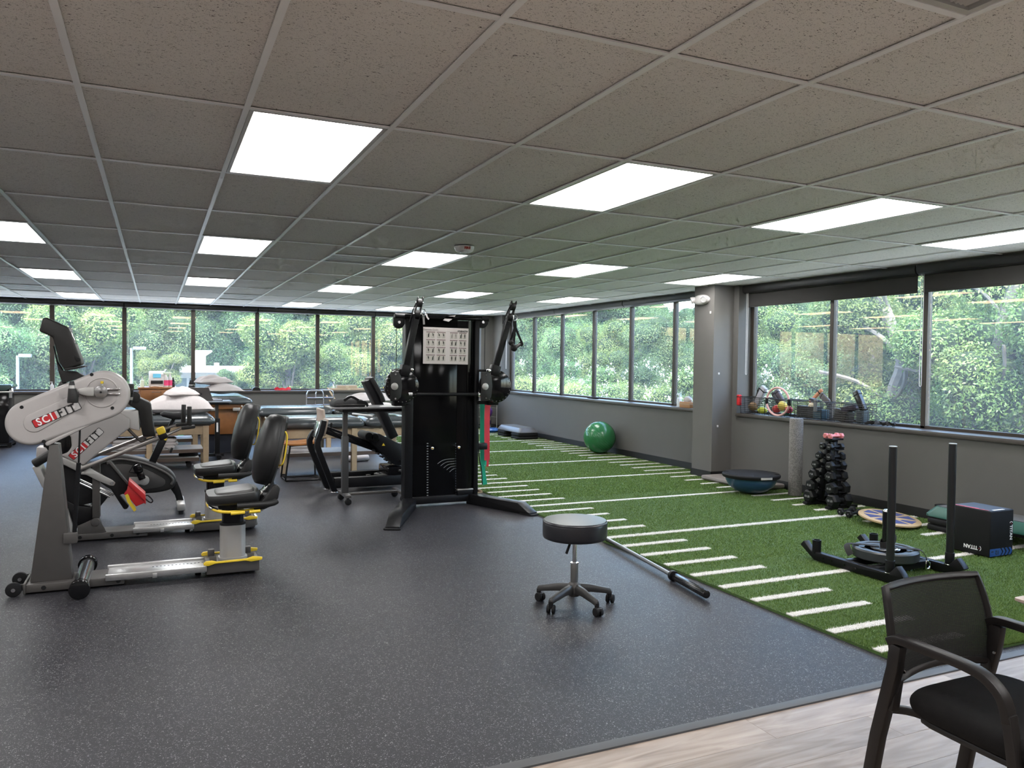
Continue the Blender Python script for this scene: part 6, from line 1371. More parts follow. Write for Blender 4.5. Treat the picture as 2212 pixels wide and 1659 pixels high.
for ci, u in enumerate(xs0):
    w = .195 if ci < 2 else .17
    for r in range(4):
        v = .125 + r * .208
        quad(hd1, u, v, u + w, v + .016, .0008)
        for h in range(2):
            uu = u + h * w / 2; quad(cp_, uu + .004, v + .022, uu + w / 2 - .004, v + .175, .0005)
            cx = uu + w * .26; 
            g_ = random.Random(ci * 31 + r * 7 + h)
            lean = g_.uniform(-.012, .012); tgt = fr_ if (ci == 2 and r == 0) else fg
            quad(tgt, cx - .006 + lean, v + .034, cx + .010 + lean, v + .058, .001); quad(tgt, cx - .010, v + .060, cx + .014, v + .105, .001); quad(tgt, cx - .004 - lean, v + .105, cx + .012, v + .145, .001); quad(fr_, cx - .03, v + .155, cx + .02, v + .162, .001)
hd1.build('chart_header', mat('maroon_print', (0.10, 0.035, 0.04), .5), po, smooth=False); cp_.build('chart_picture', mat('chart_tint', (0.50, 0.47, 0.42), .6), po, smooth=False)['kind'] = 'stuff'; fg.build('chart_figure', black_paint, po, smooth=False)['kind'] = 'stuff'; fr_.build('chart_figure_pale', mat('grey_print', (0.25, 0.22, 0.21), .5), po, smooth=False)
xd = (TR - TL).normalized(); gp = mat('grey_print', (0.25, 0.22, 0.21), .5)
text('Exercise Guide', .026, gp, po, frame(pp_(.165, .065, .0012), xd, (0, 0, 1)), extrude=.0003); text('STRENGTH', .022, black_paint, po, frame(pp_(.865, .085, .0012), xd, (0, 0, 1)), offset=.0008, extrude=.0003)
b = MB(); quad(b, .02, .098, .98, .101, .0006); b.build('rule_line', gp, po, smooth=False)
tape = mat('paper_tape', (0.58, 0.54, 0.54), .6)
sp_ = [PY(a, c, yp_) for a, c in ((957, 692), (963, 684), (985, 681), (976, 690), (969, 695))]
th = thing('paper_sheet', 'small slanted paper stuck to the top of the cable tower', 'paper', sp_[0]); n = len(sp_); v1 = [Vector((p_.x, yp_ - .003, p_.z)) for p_ in sp_]; MB().add(v1 + [v + Vector((0, .001, 0)) for v in v1], [tuple(range(n)), tuple(range(2 * n - 1, n - 1, -1))] + [(k, n + k, n + (k + 1) % n, (k + 1) % n) for k in range(n)]).build('sheet', tape, th, smooth=False)
th = thing('paper_strip', 'curled white paper strip at the top left of the cable tower', 'paper', PY(922, 690, yp_)); MB().strip([Vector((p_.x, yp_ - .004, p_.z)) for p_ in (PY(921, 678, yp_), PY(922, 684, yp_), PY(926, 690, yp_))], .016, .001, up=(0, 1, 0), smooth=4).build('strip', tape, th)
# elastic bands hanging at the right side
def hang(name, label, pts, w, m, y):
    P_ = [PY(a, c, y) for a, c in pts]; th = thing(name, label, 'band', (P_[-1].x, y, P_[-1].z)); MB().strip(P_, w, .004, up=(0, 1, 0), smooth=6).build('strip', m, th); return th
gb = hang('resistance_band', 'long green elastic band hanging at the right side of the cable tower', ((1041, 868), (1042, 900), (1041.5, 960), (1043, 1010), (1048, 1047)), .050, band_green, 7.86)
P2 = [PY(a, c, 7.87) for a, c in ((1043, 872), (1046, 920), (1046, 980), (1052, 1006))]; MB().strip(P2, .04, .004, up=(0, 1, 0), smooth=5).build('inner_loop', band_green, gb)
rb2 = hang('resistance_band', 'folded red elastic band hanging beside the green one', ((1056, 866), (1053, 880), (1052, 920), (1052, 994)), .062, band_red, 7.80)
MB().strip([PY(a, c, 7.81) for a, c in ((1053, 990), (1053.5, 1000), (1053, 1008))], .025, .004, up=(0, 1, 0)).build('loose_end', band_red, rb2)
MB().bb((tx1, TF + .05, .56), (tx1 + .13, TF + .12, .63)).build('side_hook', black_metal, tw, bevel=.01)
MB().tube([(tx1 + .01, 7.64, .8), (tx1 + .02, 7.62, .5), (tx1 + .05, 7.62, .35), (tx1 + .06, 7.62, .2)], .006, 6, smooth=4).build('cable_end', black_rubber, tw)
MB().tube([(tx1 - .02, TF + .10, 1.07), (tx1 + .06, 7.78, 1.065), (3.22, 7.86, 1.06), (3.30, 7.87, 1.055), (3.33, 7.80, 1.07)], .012, 8, smooth=4).build('band_peg', black_metal, tw)
# slant board
sb_ = thing('slant_board', 'wooden slant board with grippy top beside the tower at the turf edge', 'slant board', (3.34, 8.35, 0)); x1_ = 3.385
MB().bb((3.02, 8.20, .0), (x1_, 8.56, .018)).build('base_board', maple, sb_); MB().prism([(3.02, .12), (x1_ - .01, .02), (x1_, .03), (3.02, .14)], 'y', 8.20, 8.56).build('tilting_board', maple, sb_); MB().prism([(3.02, .14), (x1_ - .01, .031), (x1_ - .01, .034), (3.02, .144)], 'y', 8.21, 8.55).build('grip_surface', black_rubber, sb_)
MB().bb((3.10, 8.22, .018), (3.12, 8.54, .11)).build('prop', maple, sb_)

# ---------------- rolling stool
sc = PZ(1243, 1300); sx, sy = 2.342, 4.18
st_ = thing('rolling_stool', 'black padded round stool on five castors in the foreground', 'stool', (sx, sy, 0))
R0 = .1985
seat_m2 = mat('black_stool_vinyl', (0.018, 0.018, 0.022), .34, 0, .06, 9, .04, 220)
MB().lathe([(0, .440), (R0 * .92, .440), (R0 * .98, .446), (R0, .46), (R0 * 1.0, .528), (R0 * .985, .545), (R0 * .955, .553), (R0 * .6, .556), (0, .556)], 48, (sx, sy, -.022)).build('seat', seat_m2, st_, angle=50)
MB().lathe([(R0 * .985, .541), (R0 * 1.004, .539), (R0 * 1.004, .544), (R0 * .985, .548)], 48, (sx, sy, -.022)).build('seam_piping', seat_m2, st_)
MB().lathe([(0, .425), (.07, .425), (.07, .441), (0, .441)], 20, (sx, sy, -.022)).build('seat_plate', black_metal, st_)
MB().cyl((sx, sy, .25), (sx, sy, .415), .0135, n=18).build('gas_lift', chrome, st_); MB().cyl((sx, sy, .115), (sx, sy, .262), .024, n=22).build('column', mat('grey_lacquered_steel', (0.20, 0.20, 0.195), .3, .6), st_, bevel=.002); MB().cyl((sx, sy, .259), (sx, sy, .266), .0255, n=22).build('column_rim', chrome, st_)
lv = MB().tube([(sx - .02, sy - .03, .412), (sx - .045, sy - .035, .406), (sx - .060, sy - .04, .385)], .004, 6).build('lever_rod', black_metal, st_); MB().cyl((sx - .057, sy - .04, .392), (sx - .085, sy - .05, .338), .0085, n=10).build('lever_grip', black_rubber, st_, bevel=.003)
MB().lathe([(0, .06), (.032, .06), (.045, .09), (.040, .13), (.027, .145), (0, .145)], 24, (sx, sy, 0)).build('hub', grey_metal, st_)
leg_m = mat('dark_grey_nylon', (0.030, 0.029, 0.0285), .42, 0, .06, 10)
ends = [PZ(1193, 1328, .05), PZ(1288, 1328, .05), PZ(1168, 1296, .05), PZ(1313, 1303, .05)]
AN = [PI * (1.5 - .1) - .25 + k * 2 * PI / 5 for k in range(5)]
for k in range(5):
    a = math.radians(-83.5 + 72 * k); d = Vector((math.cos(a), math.sin(a), 0)); e = Vector((sx, sy, 0)) + d * .232
    secs = []
    for t, w, h, zc in ((.0, .045, .055, .108), (.35, .036, .045, .104), (.8, .030, .036, .086), (1.0, .030, .036, .078), (1.05, .020, .022, .074)):
        c = Vector((sx, sy, zc)) + d * (.03 + .202 * t); s = Vector((-d.y, d.x, 0)); secs.append([c + s * (u * w / 2) + Vector((0, 0, v * h / 2)) for u, v in ((-1, -1), (1, -1), (1, .2), (.5, 1), (-.5, 1), (-1, .2))])
    lg_ = loft(secs).build('leg', leg_m, st_, bevel=.003)
    sw = Vector((math.cos(a + .9 * k), math.sin(a + .9 * k), 0)); ax = Vector((-sw.y, sw.x, 0)); w0 = e + sw * .012
    cs_ = MB().cyl(w0 + Vector((0, 0, .0265)) - ax * .024, w0 + Vector((0, 0, .0265)) - ax * .006, .0265, n=20).cyl(w0 + Vector((0, 0, .0265)) + ax * .006, w0 + Vector((0, 0, .0265)) + ax * .024, .0265, n=20).build('castor', black_rubber, st_, bevel=.004)
    MB().cyl((e.x, e.y, .04), (e.x, e.y, .075), .014, n=12).build('castor_stem', black_rubber, cs_); MB().beam(w0 + Vector((0, 0, .04)) - ax * .02, w0 + Vector((0, 0, .04)) + ax * .02, .035, .022).build('castor_hood', leg_m, cs_, bevel=.006)
# ---------------- barbell at the turf edge
e1, e0 = PZ(1527, 1285, .035), PZ(1452, 1243, .035)
d = (Vector((e1.x, e1.y, 0)) - Vector((e0.x, e0.y, 0))).normalized(); e0 = Vector((e0.x, e0.y, .0)); e1 = Vector((e1.x, e1.y, 0))
bb_ = thing('barbell', 'long steel barbell lying along the turf edge behind the stool', 'barbell', (e0.x, e0.y, 0)); zb = .036
dirb = Vector((-.0, 1, 0)); far = e0 + (e0 - e1).normalized() * 1.62
bar_m = mat('barbell_steel', (0.30, 0.30, 0.30), .28, .9, .06, 30)
MB().cyl(e0 + Vector((0, 0, zb)), far + Vector((0, 0, zb)), .0145, n=16).build('shaft', bar_m, bb_)
for a, b_ in ((e0, e1), (far, far + (far - e0).normalized() * .42)):
    dd = (b_ - a).normalized(); sl_ = MB().cyl(a + dd * .03 + Vector((0, 0, zb)), b_ + Vector((0, 0, zb)), .025, n=20).build('sleeve', mat('black_chrome_sleeve', (0.05, 0.05, 0.05), .2, .8), bb_, bevel=.003)
    MB().cyl(a + Vector((0, 0, zb)), a + dd * .03 + Vector((0, 0, zb)), .036, n=20).build('collar', black_metal, bb_, bevel=.003)
    rb3 = MB()
    for k in range(20): t = 2 * PI * k / 20; s = Vector((-dd.y, dd.x, 0)); c = Vector((0, 0, zb + .0245 * math.sin(t))) + s * (.0245 * math.cos(t)); rb3.cyl(a + dd * .04 + c, b_ - dd * .01 + c, .0016, n=4, caps=False)
    rb3.build('knurl_ribs', black_gloss, sl_)
# fire detector on the ceiling
q = PZ(1003, 532, CEIL); fd = thing('fire_alarm_strobe', 'white round ceiling fire alarm strobe marked FIRE', 'alarm', (q.x, q.y, CEIL))
MB().lathe([(0, -.058), (.045, -.056), (.078, -.040), (.088, -.012), (.088, .0), (0, 0)], 36, (q.x, q.y, CEIL - .003)).build('housing', mat('bright_white_plastic', (.85, .84, .82), .35), fd, angle=50)
MB().ball((q.x - .01, q.y - .02, CEIL - .058), (.035, .035, .018), 18, 10).build('strobe_lens', mat('clear_lens', (0.75, 0.78, 0.78), .08), fd)
td = Vector((q.x, q.y, 0)).normalized(); sd2 = Vector((td.y, -td.x, 0))
text('FIRE', .030, mat('red_print', (0.5, 0.02, 0.02), .5), fd, frame(Vector((q.x, q.y, CEIL - .027)) - td * .0875 + sd2 * .028, sd2, Vector((0, 0, 1)) - td * .2), offset=.0015, extrude=.001)
# ================================================================== RIGHT SIDE: on and around the turf
GT = TZ + .010                                    # resting height on the turf pile
# exercise ball
br = .262; bc = (6.585, 10.98)
eb = thing('exercise_ball', 'large shiny green exercise ball by the right wall', 'exercise ball', (*bc, GT)); ball_m = mat('green_pvc_ball', (0.028, 0.155, 0.055), .2, 0, .06, 3, .02, 40)
MB().ball((*bc, GT + br), br, 48, 28).build('ball', ball_m, eb, angle=80)
rg = MB()
for k in range(-3, 4): 
    z = k * .032; r = math.sqrt(br * br - z * z) + .0006; R = Matrix.Rotation(.5, 3, 'X') @ Matrix.Rotation(.6, 3, 'Y'); rg.lathe([(r - .001, z - .002), (r + .0012, z), (r - .001, z + .002)], 48, (*bc, GT + br), R)
rg.build('moulded_ribs', ball_m, eb, angle=80); MB().cyl((bc[0] - .1, bc[1] - .21, GT + .36), (bc[0] - .103, bc[1] - .215, GT + .364), .01, n=10).build('plug', white_plastic, eb)
# aerobic step far
def step(label, x0, x1, y0, y1, top_m, risers, zt, name='aerobic_step'):
    th = thing(name, label, 'aerobic step', ((x0 + x1) / 2, (y0 + y1) / 2, GT))
    cx, cy_, w, d = (x0 + x1) / 2, (y0 + y1) / 2, x1 - x0, y1 - y0
    secs = [[(cx + a, cy_ + b_, z) for a, b_ in rrect(w - 2 * i, d - 2 * i * 1.2, .06, 4)] for z, i in ((zt - .09, 0.0), (zt - .07, .0), (zt - .02, .035), (zt, .05))]
    t = loft(secs).build('platform', top_m, th, angle=40)
    loft([[(cx + a, cy_ + b_, z) for a, b_ in rrect(w - .13, d - .16, .04, 4)] for z in (zt - .004, zt + .004)]).build('grip_mat', mat('step_mat_grey', (0.10, 0.105, 0.11), .6, 0, .05, 10, .3, 300), t)
    h = (zt - .09 - GT) / risers
    for yy in (y0 + .02, y1 - .40):
        for k in range(risers):
            z0 = GT + k * h; MB().prism(rrect(w + .02, .38, .06, 4, cx, yy + .19), 'z', z0, z0 + h * .82).build('riser', black_rubber, th, bevel=.012); MB().prism(rrect(w - .03, .33, .06, 4, cx, yy + .19), 'z', z0 + h * .75, z0 + h).build('riser_neck', black_rubber, th)
    return th
step('grey aerobic step on two stacks of black risers in the far turf corner', 6.28, 6.70, 13.42, 14.50, mat('grey_step_plastic', (0.12, 0.12, 0.13), .38), 2, .235)
teal = mat('teal_step_plastic', (0.025, 0.105, 0.082), .4)
s2 = step('teal aerobic step on black risers behind the black foam box', 6.38, 6.80, 3.55, 4.90, teal, 2, .235)
MB().prism(rrect(.12, .07, .03, 4, 6.56, 4.86), 'z', .215, .236).build('end_handle', black_rubber, s2)
# blue stability cushion
q = PZ(1071, 935, .03); bs = thing('balance_cushion', 'blue inflatable balance cushion left of the far grey step', 'balance cushion', (6.38, 15.05, GT))
MB().lathe([(0, .0), (.13, .005), (.185, .045), (.17, .075), (.12, .09), (0, .085)], 32, (6.40, 15.05, GT)).build('disc', mat('blue_pvc', (0.03, 0.10, 0.30), .2), bs, angle=60); MB().lathe([(.181, .040), (.188, .045), (.181, .05)], 32, (6.40, 15.05, GT)).build('seam', mat('blue_pvc', (0.03, 0.10, 0.30), .2), bs)
# ball rack in the far corner
rx, ry = 6.56, 15.72; bk_ = thing('ball_rack', 'thin metal wire ball rack standing in the far right corner', 'rack', (rx, ry, GT))
for x in (rx - .17, rx + .17):
    for y in (ry - .17, ry + .17): MB().cyl((x, y, GT), (x, y, .74), .008, n=8).build('post', silver, bk_)
for z in (.10, .30, .50, .70): MB().tube([(rx - .17, ry - .17, z), (rx + .17, ry - .17, z), (rx + .17, ry + .17, z), (rx - .17, ry + .17, z)], .006, 6, closed=True).build('ring', silver, bk_)
wh = thing('soccer_ball', 'white ball with black arrow marks on top of the corner rack', 'ball', (rx, ry, .70)); bcw = Vector((rx - .02, ry, .70 + .105)); MB().ball(bcw, .115, 28, 18).build('ball_skin', white_plastic, wh, angle=80)
mk = MB(); g = random.Random(3)
for k in range(34):
    d = Vector((g.gauss(0, 1), g.gauss(-.6, 1), g.gauss(0, 1))).normalized(); t = d.orthogonal().normalized(); R = Matrix.Rotation(g.uniform(0, 6), 3, d); t = R @ t; u = d.cross(t); c = bcw + d * .1155
    mk.beam(c, c + t * .028 - d * .003, .010, .002, up=d); mk.beam(c, c + (t * .2 + u).normalized() * .028 - d * .003, .010, .002, up=d)
mk.build('arrow_marks', black_paint, wh)
for nm, lab, z, r, col in (('red_ball', 'orange-red ball in the middle of the corner rack', .50, .115, (0.35, 0.05, 0.03)), ('purple_ball', 'purple ball in the lower part of the corner rack', .30, .135, (0.09, 0.035, 0.19)), ('dark_blue_ball', 'dark blue ball at the bottom of the corner rack', .10, .10, (0.02, 0.02, 0.10))):
    th = thing(nm, lab, 'ball', (rx, ry, z)); MB().ball((rx, ry, z + r * .80), r, 28, 18).build('ball_skin', mat(nm + '_pvc', col, .3, 0, .06, 5), th, angle=80); MB().cyl((rx - r * .7, ry - r * .72, z + r * .8), (rx - r * .71, ry - r * .735, z + r * .8), .01, n=8).build('valve', black_rubber, th)
# folded mat at the pillar
mt = thing('exercise_mat', 'brown-grey folded exercise mat lying at the foot of the pillar', 'mat', (6.62, 7.6, GT)); mm = mat('brown_grey_foam', (0.20, 0.175, 0.165), .6, 0, .05, 8)
for k in range(1): MB().bb((6.36, 7.10, GT), (6.84, 8.08, GT + .055)).build('mat_body', mm, mt, bevel=.02, seg=3)
MB().bb((6.355, 7.12, GT + .024), (6.365, 8.06, GT + .03)).build('mat_fold', mat('mat_edge', (0.3, 0.29, 0.28), .6), mt)
# half ball trainer, dome down
hx, hy = 6.235, 7.01; hb2 = thing('half_ball_trainer', 'blue half-ball balance trainer lying dome down with black platform up', 'balance trainer', (hx, hy, GT)); blue_d = mat('blue_dome_pvc', (0.028, 0.075, 0.15), .28, 0, .06, 6)
MB().lathe([(0, .0), (.10, .004), (.19, .035), (.255, .09), (.285, .15), (.293, .185), (0, .185)], 48, (hx, hy, GT)).build('dome', blue_d, hb2, angle=70)
MB().lathe([(.29, .180), (.315, .182), (.325, .195), (.325, .215), (.315, .226), (.30, .228), (.10, .236), (0, .237)], 48, (hx, hy, GT)).build('platform', black_rubber, hb2, angle=40)
for k in range(8): t = k * PI / 4 + .2; MB().cyl((hx + .26 * math.cos(t), hy + .26 * math.sin(t), GT + .229), (hx + .26 * math.cos(t), hy + .26 * math.sin(t), GT + .2325), .012, n=10).build('plug', black_metal, hb2)
for t in (2.3, 5.4): MB().prism([(hx + .285 * math.cos(t) + a, hy + .285 * math.sin(t) + b_) for a, b_ in rrect(.06, .03, .012, 3)], 'z', GT + .226, GT + .232).build('grip_slot', black_gloss, hb2)
lt = math.atan2(-hy, -hx) + .55; lbm = MB()
n_ = 8; vv = []
for z in (GT + .192, GT + .218):
    for k in range(n_ + 1): t = lt - .22 + .44 * k / n_; vv.append((hx + .327 * math.cos(t), hy + .327 * math.sin(t), z))
lbm.add(vv, [(k, k + 1, n_ + 2 + k, n_ + 1 + k) for k in range(n_)]); lbm.build('rim_label', mat('pale_rim_label', (0.5, 0.48, 0.46), .5), hb2)
# foam roller
fx, fy = 6.60, 6.70; fr = thing('foam_roller', 'tall grey speckled foam roller standing on end against the wall', 'foam roller', (fx, fy, GT))
def speck():
    m, t, b = _princ('speckled_grey_foam'); tc = t.nodes.new('ShaderNodeTexCoord'); v = t.nodes.new('ShaderNodeTexVoronoi'); v.inputs['Scale'].default_value = 190; t.links.new(tc.outputs['Object'], v.inputs['Vector'])
    sp = t.nodes.new('ShaderNodeSeparateColor'); t.links.new(v.outputs['Color'], sp.inputs[0]); r = ramp(t, [(.2, (.12, .113, .107)), (.5, (.19, .18, .17)), (.9, (.26, .245, .23))]); t.links.new(sp.outputs[0], r.inputs[0]); t.links.new(r.outputs[0], b.inputs['Base Color']); b.inputs['Roughness'].default_value = .9; return m
MB().lathe([(0, 0), (.072, 0), (.0745, .006), (.0745, .862), (.070, .872), (0, .874)], 36, (fx, fy, GT)).build('roll', speck(), fr, angle=50)
# dumbbell rack
xr0 = 6.34
ZL = [.098, .218, .338, .444, .540, .642]; YR = [5.905, 5.930, 5.955, 5.965, 5.975, 5.985]; YL = [6.215, 6.20, 6.18, 6.155, 6.12, 6.085]
rk = thing('dumbbell_rack', 'black A-frame dumbbell rack against the right wall', 'rack', (6.46, 6.06, GT))
for y, sy_ in ((5.93, -1), (6.19, 1)):
    MB().beam((6.46, y, GT + .03), (6.46, 6.06 + sy_ * .03, .735), .05, .05, up=(1, 0, 0)).build('upright', black_metal, rk, bevel=.004)
    MB().bb((6.26, y - .03 + sy_ * .02, GT), (6.66, y + .03 + sy_ * .02, GT + .028)).build('foot', black_metal, rk, bevel=.004)
MB().bb((6.43, 5.95, GT + .01), (6.49, 6.17, GT + .04)).build('base_bar', black_metal, rk); MB().bb((6.43, 6.0, .70), (6.49, 6.12, .74)).build('top_plate', black_metal, rk, bevel=.004)
hexm = mat('black_rubber_hex', (0.008, 0.0085, 0.009), .45, 0, .1, 20, spec=.25)
LBL = {0: '10', 1: '8', 2: '7', 3: '6', 4: '5', 5: '3'}
def dumbbell(label, c, L, r, m, d, num=None, group=None, rot=0.0, name='dumbbell'):
    d = Vector(d).normalized(); th = thing(name, label, 'dumbbell', (c[0], c[1], c[2] - r), group=group); c = Vector(c)
    s = d.cross(Vector((0, 0, 1))).normalized(); u = s.cross(d)
    for e in (-1, 1):
        secs = []
        for t, k in ((L / 2 - r * 1.25, .62), (L / 2 - r * 1.1, .92), (L / 2 - r * .7, 1.0), (L / 2 - r * .28, 1.0), (L / 2 - r * .08, .86), (L / 2, .74)):
            secs.append([c + d * (e * t) + s * (r * k * math.cos(rot + PI / 3 * j)) + u * (r * k * math.sin(rot + PI / 3 * j)) for j in range(6)])
        loft(secs).build('head', m, th, angle=25)
    MB().cyl(c - d * (L / 2 - r), c + d * (L / 2 - r), r * .36, n=12).build('handle', m, th)
    if num:
        f = c - d * (L / 2 + .0008); text(num, r * .42, mat('pale_number', (.30, .30, .30), .5), th, frame(f, -s if False else s, u) if s.dot(_R) > 0 else frame(f, -s, u), name='weight_number', offset=.0008, extrude=.0004)
    return th
WN = ['bottom', 'second', 'third', 'fourth', 'fifth', 'sixth']
for k, z in enumerate(ZL):
    r = .074 - .007 * k; L = .27 - .014 * k
    for side, yy in (('right', YR[k]), ('left', YL[k])):
        dumbbell('black hex dumbbell on the %s level from the floor, %s column of the rack' % (WN[k], side), (xr0 + L / 2 - .01 * (5 - k), yy, z + .012), L, r, hexm, (1, 0, 0), LBL[k] + ' LB' if k else '10 LB', 'black dumbbells on the rack', rot=(k * .4) % 1.0)
        MB().bb((6.40, yy - .045, z - r * .5), (6.52, yy + .045, z - r * .34)).build('cradle', black_metal, rk, bevel=.004)
        MB().bb((6.43, min(yy, 6.06) , z - r * .5 - .012), (6.49, max(yy, 6.06), z - r * .34 - .012)).build('cradle_arm', black_metal, rk)
pk_m = mat('pink_vinyl', (0.66, 0.20, 0.20), .45, 0, .05, 10)
for yy, lab in ((5.985, 'pink vinyl dumbbell on top of the rack, right one'), (6.045, 'pink vinyl dumbbell on top of the rack, left one')):
    dumbbell(lab, (6.44, yy, .768), .19, .030, pk_m, (1, 0, 0), None, 'pink dumbbells on top of the rack')
MB().bb((6.36, 5.955, .725), (6.52, 6.075, .742)).build('top_tray', black_metal, rk, bevel=.004)
for xy0, xy1, lab in (((6.115, 5.615), (6.36, 5.66), 'small black dumbbell on the turf before the rack, left one'), ((6.09, 5.49), (6.30, 5.52), 'small black dumbbell on the turf before the rack, right one')):
    a, b_ = Vector((*xy0, GT + .036)), Vector((*xy1, GT + .036)); dumbbell(lab, (a + b_) / 2, (b_ - a).length, .038, hexm, b_ - a, '4', 'small dumbbells on the turf')
# wobble board
wx, wy = 6.235, 5.14; wbd = thing('wobble_board', 'round wooden wobble board with blue triangular grips', 'balance board', (wx, wy, GT)); tl = Matrix.Rotation(math.radians(5.5), 3, Vector((_cy, -_sy, 0))) @ Matrix.Rotation(math.radians(4), 3, Vector((_sy, _cy, 0)))
woodw = mat('pale_birch', (0.46, 0.33, 0.18), .45, 0, .1, 14); zc = GT + .055
MB().lathe([(0, -.012), (.262, -.012), (.270, -.006), (.270, .006), (.262, .012), (0, .012)], 56, (wx, wy, zc), tl).build('disc', woodw, wbd, angle=40)
MB().lathe([(0, -.053), (.05, -.05), (.09, -.036), (.11, -.012), (0, -.012)], 28, (wx, wy, zc), tl).build('rocker', woodw, wbd, angle=60)
blu = mat('blue_grip_tape', (0.045, 0.06, 0.19), .7, 0, .08, 60)
for k in range(8):
    a0, a1 = k * PI / 4 + .10, k * PI / 4 + PI / 4 - .10; am = (a0 + a1) / 2
    tri = [(.055 * math.cos(am), .055 * math.sin(am)), (.225 * math.cos(a0), .225 * math.sin(a0)), (.225 * math.cos(a1), .225 * math.sin(a1))] if k % 2 else [(.11 * math.cos(a0 - .05), .11 * math.sin(a0 - .05)), (.225 * math.cos(a0), .225 * math.sin(a0)), (.225 * math.cos(a1), .225 * math.sin(a1)), (.11 * math.cos(a1 - .3), .11 * math.sin(a1 - .3))]
    b = MB().prism(tri, 'z', .0115, .0135); b.v = [tuple(Vector((wx, wy, zc)) + tl @ Vector(p_)) for p_ in b.v]; b.build('grip_patch', blu, wbd, smooth=False)
b = MB().cyl((0, 0, .011), (0, 0, .0145), .022, n=20); b.v = [tuple(Vector((wx, wy, zc)) + tl @ Vector(p_)) for p_ in b.v]; b.build('centre_cap', maple, wbd)
# foam plyo box with print
ax0, ax1, ay0, ay1, az1 = 5.865, 6.145, 3.925, 4.262, .385
pb = thing('plyo_box', 'black foam plyometric box with white TITAN print and blue corner', 'plyo box', ((ax0 + ax1) / 2, (ay0 + ay1) / 2, GT)); foam_b = mat('black_box_vinyl', (0.007, 0.007, 0.008), .6, 0, .1, 12, .05, 200, spec=.25)
body = MB().bb((ax0, ay0, GT), (ax1, ay1, az1)).build('body', foam_b, pb, bevel=.010, seg=3)
MB().bb((ax0 + .012, ay0 + .012, az1 - .001), (ax1 - .012, ay1 - .012, az1 + .0012)).build('top_panel', mat('slate_top', (0.022, 0.025, 0.03), .55), body)
redt = MB().prism([(ax0 + .012, ay0 + .03), (ax0 + .03, ay0 + .03), (ax0 + .016, ay0 + .06), (ax0 + .034, ay0 + .075), (ax0 + .018, ay0 + .10), (ax0 + .040, ay0 + .125), (ax0 + .030, ay1 - .02), (ax0 + .012, ay1 - .012)], 'z', az1 + .0008, az1 + .0022).build('red_edge_print', mat('red_box_print', (0.5, 0.045, 0.06), .5), body, smooth=False); 
MB().bb((ax0 + .06, ay0 + .014, az1 + .0008), (ax0 + .19, ay0 + .034, az1 + .0022)).build('top_white_print', white_paint, body, smooth=False)
gm = mat('green_box_print', (0.05, 0.30, 0.10), .5)
for za, zb in ((.22, .365), (.165, .195), (.115, .145), (.065, .095)): MB().bb((ax0 - .0012, ay1 - .022, za), (ax0 + .0008, ay1 - .010, zb)).build('green_mark', gm, body, smooth=False)
# lettering on the left face is upside down, on the right face it runs downwards
def titan(o, xd, yd, s):
    text('TITAN', s, white_paint, body, frame(o, xd, yd), name='brand_lettering', offset=.0016, extrude=.0004, spacing=1.02)
    xd, yd = Vector(xd), Vector(yd); c = Vector(o) - xd * s * 1.82
    b = MB(); pts = [c + xd * (s * .30 * math.cos(a)) + yd * (s * .42 * math.sin(a)) for a in [PI * .55 + PI * .9 * k / 8 for k in range(9)]]; b.strip(pts, s * .12, .001, up=xd.cross(yd)); b.build('brand_mark', white_paint, body)
    q = c - xd * 0 + yd * s * .02; MB().beam(q, q + xd * s * .16, s * .12, .001, up=xd.cross(yd)).build('brand_mark_red', mat('red_box_print', (0.5, 0.045, 0.06), .5), body)
titan((ax0 - .0014, ay0 + .155, GT + .055), (0, 1, 0), (0, 0, -1), .040)
titan((ax1 - .032, ay0 - .0014, .205), (0, 0, -1), (1, 0, 0), .040)
blb = mat('blue_box_print', (0.02, 0.085, 0.30), .5); zb0, zb1 = GT + .006, GT + .064
MB().prism([(ax0 + .004, zb0), (ax0 + .125, zb0), (ax0 + .148, (zb0 + zb1) / 2), (ax0 + .125, zb1), (ax0 + .004, zb1)], 'y', ay0 - .0012, ay0 + .001).build('blue_panel', blb, body, smooth=False)
for k in range(3):
    x = ax0 + .14 + k * .042; MB().prism([(x, zb0), (x + .024, zb0), (x + .047, (zb0 + zb1) / 2), (x + .024, zb1), (x, zb1), (x + .023, (zb0 + zb1) / 2)], 'y', ay0 - .0012, ay0 + .001).build('blue_chevron', blb, body, smooth=False)
text('12', .045, black_paint, body, frame((ax0 + .088, ay0 - .0016, (zb0 + zb1) / 2), (-1, 0, 0), (0, 0, -1)), name='size_number', offset=.001, extrude=.0004); MB().bb((ax0 + .018, ay0 - .0018, (zb0 + zb1) / 2 + .004), (ax0 + .045, ay0 - .0008, (zb0 + zb1) / 2 + .012)).build('unit_mark', black_paint, body)
